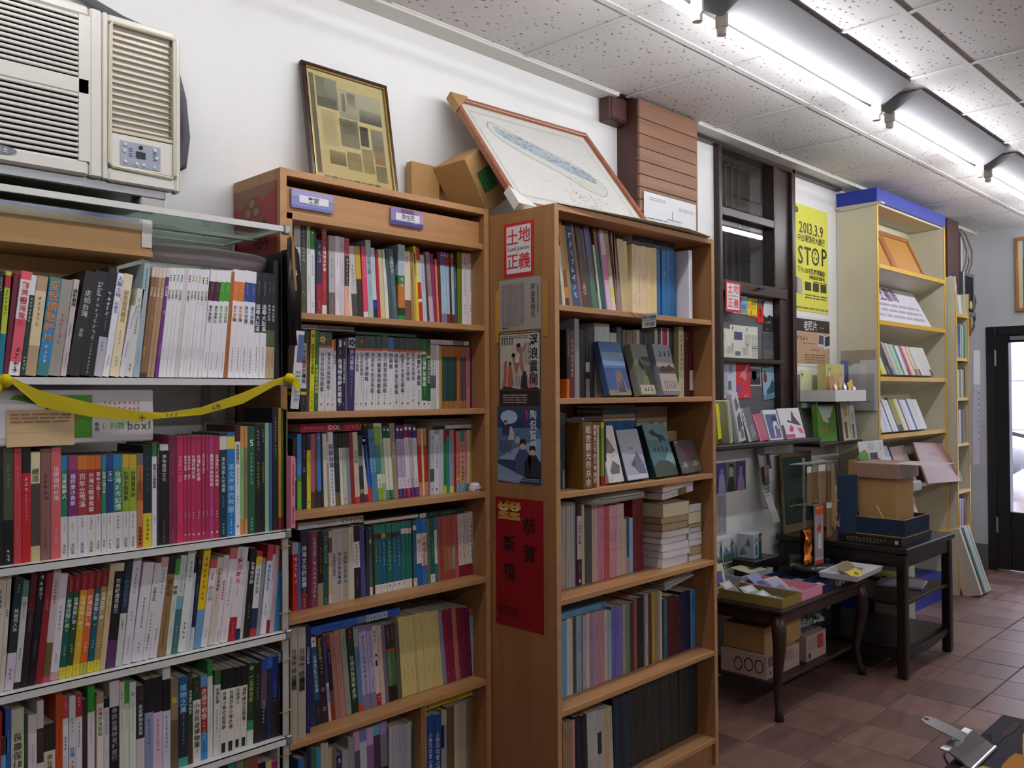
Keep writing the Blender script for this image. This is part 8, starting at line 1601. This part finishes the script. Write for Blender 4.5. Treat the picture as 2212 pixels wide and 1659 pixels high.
# ------------------------------------------------------------------ on the low table
def tray(name, label, x, y, z, w, d, h, t, col, yaw=0, mat='matte', inner=None):
    o = thing(name, label, 'tray', (x, y, z), (0, 0, R(yaw))); ic = inner or col
    m = MB(); m.box(0, 0, 0, w, d, t, ic)
    m.box(0, 0, t, w, t, h, col); m.box(0, d-t, t, w, d, h, col); m.box(0, t, t, t, d-t, h, col); m.box(w-t, t, t, w, d-t, h, col); m.build('tray', mat, o); return o
def card(label, x, y, z, w, h, col, rot, ops=(), grp='cards and packets on the low table', nm='postcard', th=.0015, mat='print'):
    return plate(nm, label, 'card', x, y, z, w, h, col, ops, th, tuple(R(a) for a in rot), grp, mat)
TZ = LZ+.001
tray('tray', 'khaki cardboard tray at the near end of the low table', 3.372, 1.74, TZ, .175, .30, .042, .004, '8a7a44', 0, inner='6a5c34')
tray('tray', 'pink card tray beside the khaki tray', 3.556, 1.745, TZ, .20, .30, .042, .004, 'd890a8', 0, inner='c87a94')
for i, (x, y, c, rx, rz, l) in enumerate(((3.39, 1.80, 'b8bcc4', -62, 8, 'clear sleeved silver card in the khaki tray'), (3.41, 1.90, 'a8b8b4', -58, -6, 'clear sleeved green-grey card behind the silver one'), (3.40, 1.99, 'b8b4a8', -50, 5, 'pale sleeved card at the back of the khaki tray'), (3.44, 1.765, '9aa8a4', -80, 20, 'small glassy packet at the front of the khaki tray'))):
    card(l, x, y, TZ+.008, .095, .08, c, (rx, 0, rz), [('r', .1, .1, .9, .5, '7a7f84'), ('r', .2, .55, .8, .9, 'c8ccd0')], mat='gloss', nm='sleeved_card')
for i, (x, y, c, rx, rz, l) in enumerate(((3.57, 1.76, '8a8c90', -75, 2, 'grey landscape postcard with white border in the pink tray'), (3.59, 1.86, '9a9cc0', -55, 4, 'lilac-blue postcard leaning in the pink tray'), (3.64, 1.90, 'c8c0a0', -60, -4, 'cream and pink card in the pink tray'), (3.61, 1.97, '8a9cc8', -50, 6, 'sky-blue sleeved card at the back of the pink tray'))):
    card(l, x, y, TZ+.008, .11, .085, 'd0d0d0' if not i else c, (rx, 0, rz), [('r', .06, .08, .94, .92, c), ('r', .2, .2, .8, .5, ['5a5c60', '7a7aa8', 'b08a98', 'b0c0e0'][i])], mat='gloss')
tray('tray', 'blue-patterned white tray at the back of the low table', 3.62, 2.07, TZ, .30, .145, .05, .004, 'b0b8c0', 0, inner='a8a898')
card('leaf-printed cream card lying on the patterned tray', 3.70, 2.075, TZ+.054, .15, .11, 'c4bc9c', (-84, 0, -6), [('p', [(.4, .3), (.5, .6), (.6, .45), (.75, .5), (.6, .3)], '3f4a3a')])
for i in range(7):
    card('%s cream greeting card filed upright behind the khaki tray' % ['first', 'second', 'third', 'fourth', 'fifth', 'sixth', 'front purple-stamped'][i], 3.39+.004*i, 2.215-.022*i, TZ, .12, .125, 'cfc9a8', (-12, 0, 4), [('r', .25, .25, .8, .75, '6a5fa0')] if i == 6 else [], nm='greeting_card')
card('slim sky-blue card standing behind the cream greeting cards', 3.535, 2.16, TZ, .05, .14, '7fa8d0', (-8, 0, 0))
for i in range(4):
    card('%s mountain-scene card in the row against the wall' % ordn(i+1), 3.42+.10*i, 2.225, TZ+.03*(i+1)*.6, .13, .12, 'b8c0c4', (-4, 0, 3), [('r', .05, .05, .95, .35, '3f5a4a'), ('p', [(.05, .35), (.3, .7), (.55, .4), (.8, .75), (.95, .35)], '5a7a94'), ('p', [(.6, .6), (.8, .95), (.98, .7)], '6a6a4a')], nm='photo_card')
bt = tray('tray', 'dark navy tray with a paper scrap, middle of the low table', 3.79, 1.86, TZ, .23, .19, .035, .005, '1e2848'); tag(MB().box(0, 0, 0, .1, .06, .002, 'b8a898').build('paper_scrap', 'matte', None, (3.85, 1.92, TZ+.006), (0, 0, R(-10))), 'beige paper scrap lying in the navy tray', 'paper')
tray('tray', 'second navy tray with lilac cards behind the pink tray', 3.775, 1.755, TZ, .12, .10, .03, .004, '232d52'); card('lilac card lying in the smaller navy tray', 3.785, 1.762, TZ+.012, .10, .06, 'a8a0b8', (-80, 0, 0))
sp = bx(0, 0, 0, .24, .12, .09, bev=.002).build('block', 'black_wood', None, (3.80, 2.10, TZ)); tag(sp, 'black block behind the navy tray carrying the glass-topped base', 'box')
tb = plate('tissue_box', 'blue and white carton with dark green end and red disc behind the trays', 'box', 3.86, 2.14, .5625, .10, .115, 'a9b2bc', [('r', .62, 0, 1, 1, '24523f'), ('p', [(.8+.14*cos(a*pi/8), .78+.12*sin(a*pi/8)) for a in range(16)], 'd0443a', .0006), ('p', [(.25, .1), (.25, .5), (.35, .6), (.45, .5), (.45, .1)], '2f6a5a', .0005), ('p', [(.05, .6), (.2, .9), (.3, .7), (.4, .95), (.5, .7)], '6a84a8', .0004)], .085, (0, 0, R(6)))
p = Pr(0); p.poly([(.01, .01), (.03, .06), (.05, .02)], '6a84a8'); p.poly([(.04, .06), (.06, .10), (.075, .05)], '5a7a9a'); p.m.build('end_print', 'print', tb, (0, .085, 0), (0, 0, -pi/2))
hr = thing('hanging_rack', 'pole rack on a round dark glass base, hung with sachets and keyrings', 'rack', (4.10, 1.95, .50)); m = MB(); m.sm = True; m.lathe([(.085, 0), (.105, .006), (.108, .02), (.10, .032), (.02, .04)], 32, '4a4e48'); m.build('base', 'gloss', hr); m = MB(); m.lathe([(.095, .0405), (.093, .044)], 32, '77807a'); m.build('glass_top', 'shelf_glass', hr)
m = MB(); m.tube([(-.02, .03, .04), (-.03, .03, .25), (-.035, .03, .55)], .008, 8, '8a8a88'); m.build('pole', 'satin', hr)
sup = bx(0, 0, 0, .2, .13, .0285, bev=.002).build('block', 'black_wood', None, (4.0, 1.90, TZ)); tag(sup, 'flat black block under the round glass base', 'box')
for z in (.30, .46): MB().box(-.16, .026, z, .20, .032, z+.055).build('glass_panel', 'shelf_glass', hr)
for z, xs in ((.525, (-.15, -.10, -.04, .02, .08, .13)), (.325, (-.10, -.05, .02, .07, .11, .15))):
    for x in xs: m = MB(); m.tube([(x, .028, z), (x, -.06, z+.004), (x, -.064, z+.012)], .0018, 5, 'b0b2b0'); m.build('hook', 'satin', hr)
    m = MB(); m.tube([(-.17, .03, z), (.2, .03, z)], .003, 6, '9a9c9a'); m.build('crossbar', 'satin', hr)
for i, (x, z, w, h, c, l) in enumerate(((-.175, .34, .045, .18, '7a6242', 'brown herb sachet with white header, nearest the wall'), (-.118, .355, .05, .16, '6a5438', 'dark brown herb sachet second on the top bar'), (-.055, .335, .075, .185, '84694a', 'wide brown herb sachet with white header on the top bar'), (.035, .335, .04, .18, '5f4a34', 'narrow dark herb sachet on the top bar'), (.085, .335, .03, .185, '8f7f64', 'pale narrow herb sachet at the end of the top bar'), (.03, .165, .055, .165, '7a6446', 'brown herb sachet alone on the lower bar'))):
    o = thing('herb_sachet', l, 'sachet', (4.10+x, 1.893, .50+z), (0, 0, 0), 'herb sachets on the hanging rack'); m = MB(); m.prism([(0, 0), (w*.15, -.007), (w*.85, -.007), (w, 0), (w*.85, .006), (w*.15, .006)], 0, h*.84, c); m.build('pouch', 'gloss', o); MB().box(0, -.001, h*.84, w, .001, h, 'c8c8c4' if i in (0, 2, 5) else '8a8070').build('header', 'matte', o)
rp = plate('gift_packet', 'clear sleeve with red knot charm and red printed header', 'packet', 4.0, 1.890, .545, .085, .285, 'aa9c9c', [('r', 0, .84, 1, 1, 'c04a34'), ('L', .1, .93, .9, .97, 1, 'd8c060'), ('r', 0, .0, 1, .07, 'b8403c'), ('p', [(.2, .60), (.35, .66), (.5, .68), (.65, .66), (.8, .60), (.65, .56), (.5, .54), (.35, .56)], 'b83a44'), ('r', .48, .68, .52, .84, 'b0404a'), ('r', .32, .26, .68, .50, 'c8ccd0', .0005), ('L', .38, .40, .6, .46, 2, '777')], .006, mat='gloss')
op = thing('foil_packet', 'crumpled orange-brown foil packet hanging behind the red knot charm', 'packet', (3.915, 1.91, .55)); m = MB(); rg = random.Random(3); vs = []; fs = []
for a in range(6):
    for b in range(8): vs.append((a*.016, rg.uniform(-.012, .006), b*.024+.002))
for a in range(5):
    for b in range(7): fs.append((a*8+b, a*8+8+b, a*8+9+b, a*8+b+1))
m.mesh(vs, fs, 'b0662a'); m.mesh([(x, .014, z) for x, y, z in vs], [f[::-1] for f in fs], '8a4a20'); m.build('foil', 'metal', op)
for i, (x, z) in enumerate(((.10, .24), (.145, .25))):
    o = thing('keyring', ['wire keyring charm next to the lower sachet', 'wire keyring charm at the end of the lower bar'][i], 'keyring', (4.10+x, 1.885, .50+z), (0, 0, 0), 'keyrings on the hanging rack'); m = MB(); m.tube([(.018*cos(a*pi/8), 0, .018*sin(a*pi/8)) for a in range(17)], .0018, 5, 'a8a49c'); m.build('ring', 'metal', o); m = MB(); m.box(-.008, -.003, -.05, .008, .003, -.018, '8a7f70', .002); m.build('charm', 'gloss', o)
ft = thing('foam_tray', 'white foam tray with yellow paper cuttings on the table corner', 'tray', (3.905, 1.645, .512), (0, 0, R(3))); m = MB()
w, d, h, ins = .33, .185, .026, .014; o4 = [(0, 0), (w, 0), (w, d), (0, d)]; i4 = [(ins, ins), (w-ins, ins), (w-ins, d-ins), (ins, d-ins)]
m.mesh([(x*.94+.01, y*.9+.01, 0) for x, y in o4]+[(x, y, h) for x, y in o4]+[(x+(.004 if x < w/2 else -.004), y+(.004 if y < d/2 else -.004), h) for x, y in o4]+[(x, y, .005) for x, y in i4], [(0, 3, 2, 1), (0, 1, 5, 4), (1, 2, 6, 5), (2, 3, 7, 6), (3, 0, 4, 7), (4, 5, 9, 8), (5, 6, 10, 9), (6, 7, 11, 10), (7, 4, 8, 11), (8, 9, 13, 12), (9, 10, 14, 13), (10, 11, 15, 14), (11, 8, 12, 15), (12, 13, 14, 15)], 'd4d6dc'); m.build('tray', 'satin', ft)
for x, y in ((.06, .11), (.12, .115), (.18, .12), (.24, .11), (.10, .16), (.20, .16)): MB().box(x, y, -.0405, x+.03, y+.02, 0, 'c8c8cc').build('foot', 'matte', ft)
plate('paper_cutting', 'yellow scalloped paper cutting in the foam tray', 'paper', 3.94, 1.675, .522, .13, .05, 'd8c44a', [('p', [(.5+.3*cos(a*pi/10), .4+.4*sin(a*pi/10)) for a in range(20)], 'e0cf62', .0004), ('p', [(.5+.15*cos(a*pi/10), .4+.22*sin(a*pi/10)) for a in range(20)], '8a7a2a', .0006)], .0012, (R(-62), 0, R(3)))
plate('paper_cutting', 'ribbed tan card leaning over the yellow cutting', 'paper', 3.96, 1.715, .522, .16, .075, 'a8987a', [('V', .02, .05, .98, .95, 16, '94856a')], .0015, (R(-55), 0, R(3)))
plate('paper_cutting', 'grey-tan flat card with white strip at the back of foam tray', 'paper', 4.05, 1.735, .520, .15, .075, '8f887a', [('p', [(.2, .3), (.25, .3), (.55, .95), (.5, .95)], 'c8ccd0')], .0015, (R(-84), 0, R(3)))
# ------------------------------------------------------------------ under the low table
c1 = plate('carton', 'pinkish carton with stamped label blocks on the lower shelf', 'box', 3.42, 1.84, .1445, .30, .10, 'b09a90', [('r', .04, .5, .3, .95, '6a5550'), ('r', .34, .5, .6, .95, '8a736c'), ('m', '~~~', .2, .7, .016, 'b8a098'), ('L', .55, .4, .95, .6, 2, '8a736c'), ('r', .1, .15, .14, .3, '44352f'), ('p', [(.7+.12*cos(a*pi/8), .72+.2*sin(a*pi/8)) for a in range(16)], '9a837c')], .22)
p = Pr(0)
for a, b in ((.08, .045), (.13, .05), (.18, .05)):
    for k in range(10): c_ = k*pi/5; d_ = c_+pi/5; p.poly([(a+.022*cos(c_), b+.03*sin(c_)), (a+.022*cos(d_), b+.03*sin(d_)), (a+.018*cos(d_), b+.025*sin(d_)), (a+.018*cos(c_), b+.025*sin(c_))], '7a3a44')
p.m.build('end_print', 'print', c1, (0, .215, 0), (0, 0, -pi/2))
c2 = plate('carton', 'tan carton with dark red stamp, on lower shelf beside plastic bags', 'box', 3.77, 1.83, .1445, .20, .115, 'a8948a', [('r', .55, .35, .85, .9, 'a83a3e'), ('r', .1, .1, .22, .3, '44403a'), ('L', .1, .4, .5, .85, 3, '8f7a70')], .2)
c3 = tag(bx(0, 0, 0, .34, .2, .11, bev=.002).build('carton', 'cardboard', None, (3.44, 1.86, .2465)), 'plain brown carton lying on the stamped carton under the table', 'box')
pbag = thing('plastic_bag', 'crumpled grey plastic bag on the dark red stamped carton', 'bag', (3.83, 1.86, .2605)); m = MB(); rg = random.Random(9)
for k in range(26):
    x, y, z = rg.uniform(0, .15), rg.uniform(0, .1), rg.uniform(.0, .06); m.poly([(x, y, z), (x+rg.uniform(.02, .05), y+rg.uniform(-.02, .02), z+rg.uniform(0, .02)), (x+rg.uniform(0, .04), y+rg.uniform(0, .03), z+rg.uniform(.015, .04))], ['8a8c8e', '9a9ca0', '6f7174'][k % 3])
m.box(0, 0, 0, .15, .1, .004, '6f7174'); m.build('bag', 'gloss', pbag)
# ------------------------------------------------------------------ on the black stand
bk = flatbook('mid1', 4.30, 4.70, .038, '18181c', 'thick black hardcover with gold title lying on the black stand', [], [], d=.30, y=1.60, z=AZ+.0005, nm='hardcover_book'); MB().box(-.0012, 0, 0, -.0002, .30, .038, '18181c').build('spine', 'print', bk)
p = Pr(0)
p.line('~~~~~·~~~ ~~~~', .03, .022, .016, 'c8a84a'); p.rect(.03, .009, .2, .0105, 'a8a8a0'); p.line('~~~', .235, .016, .007, '8a8a8a'); p.rect(.268, .010, .285, .028, 'b8b8b8'); p.m.build('spine_lettering', 'print', bk, (-.0014, .30, 0), (0, 0, -pi/2))
TB = AZ+.0395; nt_ = tray('box_tray', 'navy box lid with tan rim holding tins, on the black hardcover', 4.33, 1.595, TB, .33, .30, .085, .005, '26344a', 0, inner='a88a52')
for b in ((0, 0, .33, .006), (0, .294, .33, .30), (0, .006, .006, .294), (.324, .006, .33, .294)): MB().box(b[0], b[1], .0852, b[2], b[3], .0875, 'b8935a').build('rim', 'matte', nt_)
kb = thing('display_box', 'tall kraft box with pinkish overhanging lid standing in the navy tray', 'box', (4.40, 1.66, TB+.006)); MB().box(0, 0, 0, .23, .19, .27, bev=.002).build('carton', 'kraft', kb); MB().box(-.02, -.02, .2705, .25, .21, .345, '9a7a6c', .002).build('lid', 'satin', kb); p = Pr(0); p.rect(-.015, -.015, .24, .2, 'b8b4ac', 0); p.m.build('pale_lid_layer', 'matte', kb, (0, 0, .3455), (R(-90), 0, 0)).scale = (1, 1, -1)  # last print is a flat pale layer for the lid
m = MB(); m.box(0, 0, 0, .006, .004, .16, 'd0b058'); tag(m.build('yellow_strap', 'matte', None, (4.345, 1.66, TB+.007), (R(-28), 0, 0)), 'yellow strap slanting out of the navy tray against the kraft box', 'strap')
for i in range(4):
    o = thing('tin', '%s round silver tin standing on edge in the navy tray' % ordn(i+1), 'tin', (4.585+.017*i, 1.632, TB+.040), (0, R(90), R(0)), 'round tins in the navy tray'); m = MB(); m.sm = False; m.lathe([(.033, 0), (.034, .002), (.034, .012), (.032, .0145)], 24, 'c8c8cc' if i < 3 else 'a8a4d0'); m.build('can', 'satin', o); m = MB(); m.lathe([(.030, .0147), (.029, .0155)], 24, 'b0b0bc'); m.build('lid', 'metal', o)
nb = tag(bx(0, 0, 0, .095, .02, .33, bev=.002).build('folder', 'matte', None, (4.30, 1.915, AZ+.001), (0, 0, R(-70))), 'tall navy slipcase standing behind the kraft box', 'folder')
nb.data.attributes['col'].data.foreach_set('color', list(lin('2a3a52'))*len(nb.data.polygons))
gb = plate('display_card', 'dark green backing board with faint print behind the hanging sachets', 'board', 4.30, 2.20, AZ+.001, .36, .42, '7a6a4a', [('r', .04, .1, .96, .95, '1f3a32'), ('m', '~~~~~~', .5, .3, .04, '3a5a4c'), ('L', .1, .4, .9, .6, 3, '2f4a40')], .01, (R(-3), 0, 0))
kx = tag(bx(0, 0, 0, .22, .10, .22, bev=.01).build('carton', 'kraft', None, (4.62, 2.10, AZ+.001)), 'kraft gift carton with hand-hole at the back of the black stand', 'box')
# things above the stand on the wall side: tote-bag picture, paper bag, books leaning
plate('book_display', 'green book with pale bird-head cover standing under the glass shelf', 'book', 4.545, 2.12, 1.10, .23, .205, '5f8a3a', [('p', [(.05, .95), (.9, .95), (.55, .5), (.3, .55)], 'b4bcb0'), ('p', [(.3, .35), (.5, .42), (.42, .22)], 'c8503c'), ('p', [(.6+.04*cos(a*pi/5), .6+.05*sin(a*pi/5)) for a in range(10)], '2f3a2a', .0006)], .03, (-R(4), 0, 0))
wl = thing('wall_ledge', 'narrow dark ledge along the wall carrying books under the glass shelf', 'shelf', (4.515, 2.10, 1.075)); MB().box(0, 0, 0, .55, .158, .022, '2c2420', .003).build('board', 'satin', wl)
for i, (x, w, h, c, l) in enumerate(((4.785, .022, .24, '3a342e', 'dark spined art book third on the wall ledge'), (4.812, .026, .245, '2f2a26', 'black-brown spined art book fourth on the wall ledge'), (4.842, .10, .235, 'cdbd9c', 'cream art book with ink figure cover on the wall ledge'), (4.948, .075, .20, 'b4b8bc', 'white book with green landscape cover at the ledge end'))):
    dbook(l, x, 2.112, 1.0975, w, h, .03 if w > .05 else .11, c, 0, 0, 6, [('r', .3, .05, .6, .45, '5a544c'), ('r', .4, .6, .8, .8, 'a8946a')] if w > .05 else [])
plate('red_folder', 'red board standing behind the cream art book', 'folder', 4.885, 2.17, 1.0975, .15, .28, '8f2c2a', [], .004, (-R(4), 0, 0))
plate('calendar', 'white desk calendar card with flower picture on the stand side of display shelf', 'calendar', 4.84, 2.02, .99, .30, .105, 'd0d2d2', [('L', .35, .5, .6, .9, 4, '999'), ('c', '~~~', .86, .9, .016, '444'), ('p', [(.0, .0), (.0, .4), (.2, .55), (.35, .3), (.33, .0)], '5a9a4a'), ('p', [(.16, .4), (.24, .55), (.3, .35)], 'd0703a', .0006), ('r', .4, .0, .7, .35, '3a3c40')], .0015, (-R(8), 0, R(-4)))
bs = tag(bx(0, 0, 0, .30, .06, .13, bev=.002).build('carton', 'kraft', None, (4.84, 2.03, .86)), 'kraft box base under the flower desk calendar', 'box')
# parcels on the fifth shelf front of the display
for i, (x, y, z, w, d, h, c, l) in enumerate(((5.02, 1.86, .795, .30, .14, .058, 'b4b6b0', 'clear-wrapped white book parcel jutting from display shelf'), (5.0, 1.88, .70, .26, .14, .07, 'a89a94', 'bubble-wrapped parcel under the clear-wrapped one'))):
    o = thing('parcel', l, 'parcel', (x, y, z)); MB().box(0, 0, 0, w, d, h, c, .008).build('content', 'matte', o); MB().box(-.003, -.003, -.0005, w+.003, d+.003, h+.003, bev=.01).build('wrapping', 'film', o)
ps = thing('plinth_stand', 'small white display stand with fruit sticker beside the display shelf', 'stand', (4.99, 1.88, 0)); MB().box(0, 0, 0, .26, .13, .6985, 'b8b4a8', .003).build('stand', 'matte', ps); p = Pr(-.0006); p.rect(.12, .55, .16, .62, 'd0a030')
for k in range(7): p.poly([(.19+.03*(k % 3)+.009*cos(a*pi/5), .50+.035*(k//3)+.009*sin(a*pi/5)) for a in range(10)], ['a8402c', 'b8602c', '7a2a24'][k % 3])
p.build('sticker', 'print', ps)
# ------------------------------------------------------------------ board with bull clip near the camera
ct = thing('counter', 'wooden counter edge carrying the painted board, at the near corner', 'counter', (0, 0, 0))
bx(.52, -.34, .935, 1.14, .285, .968, bev=.004).build('counter_top', 'dark_wood', ct)
for x, y in ((.56, -.3), (1.06, -.3), (.56, .2), (1.06, .2)): bx(x, y, 0, x+.05, y+.05, .9345, bev=.003).build('leg', 'dark_wood_z', ct)
pbd = thing('painted_board', 'dark slate board brushed with yellow strokes, held by bull clip at the near corner', 'board', (0, 0, .9685)); MB().box(.50, -.30, 0, 1.180, .322, .008, '33333c', .002).build('board', 'matte', pbd)
m = MB(); rg = random.Random(11)
def stroke(x0, y0, x1, y1, w, c, lift):
    n = 9; dx, dy = x1-x0, y1-y0; L = math.hypot(dx, dy); nx, ny = -dy/L, dx/L; a = []; b = []
    for i in range(n):
        t = i/(n-1); ww = w*(.25+.75*sin(pi*min(1, t*1.25+.12)))*rg.uniform(.75, 1.1); a.append((x0+dx*t+nx*ww, y0+dy*t+ny*ww, lift)); b.append((x0+dx*t-nx*ww*.8, y0+dy*t-ny*ww*.8, lift))
    for i in range(n-1): m.quad(b[i], b[i+1], a[i+1], a[i], c)
for i, s in enumerate(((1.17, .285, 1.00, .255, .010, 'b8963a'), (1.15, .262, .93, .235, .012, 'c0a040'), (1.16, .30, 1.08, .30, .006, '4a3a3a'), (1.10, .315, .95, .298, .008, '241f26'), (1.06, .272, .90, .262, .010, 'a8702e'), (1.00, .288, .90, .292, .010, 'b8983a'), (.99, .302, .93, .305, .007, 'a06a30'), (1.17, .235, 1.02, .205, .012, '5a3a34'), (1.12, .20, .9, .17, .014, 'b8963a'), (1.0, .22, .86, .20, .010, '20202a'))): stroke(*s, .0083+.0002*i)
m.build('brush_strokes', 'matte', pbd)
cl = thing('bull_clip', 'silver steel bull clip gripping the painted board edge', 'clip', (1.022, .312, .9775)); m = MB()
m.prism([(-.016, 0), (-.006, .006), (.008, .013), (.016, .014), (.016, .0125), (.009, .0115), (-.005, .004), (-.015, -.001)], -.040, .040, axis='x'); m.prism([(-.016, -.0135), (-.006, -.016), (.010, -.023), (.016, -.024), (.016, -.0225), (.01, -.0215), (-.005, -.0145), (-.0155, -.0125)], -.040, .040, axis='x'); m.tube([(-.040, -.0155, .0005), (.040, -.0155, .0005)], .0018, 6); m.build('jaw', 'steel', cl)
m = MB(); m.prism([(-.013, .008), (.013, .008), (.0135, .030), (.012, .045), (.007, .052), (-.007, .052), (-.012, .045), (-.0135, .030)], .0145, .0157, 'fff'); m.build('upper_tail', 'steel', cl, (0, 0, 0), (R(14), 0, 0)); m = MB(); m.lathe([(.0028, 0), (.0028, .0003)], 12, '222'); m.build('hole', 'matte', cl, (0, .0435, .0268), (R(14), 0, 0))
m = MB(); m.prism([(-.013, .006), (.013, .006), (.0135, .028), (.011, .042), (.006, .048), (-.006, .048), (-.011, .042), (-.0135, .028)], -.024, -.0228, 'fff'); m.build('lower_tail', 'steel', cl, (0, 0, 0), (R(-22), 0, 0))
m = MB(); m.tube([(-.012, .014, .012), (-.012, .022, -.004), (-.012, .014, -.02)], .0016, 6); m.tube([(.012, .014, .012), (.012, .022, -.004), (.012, .014, -.02)], .0016, 6); m.build('spring', 'steel', cl)
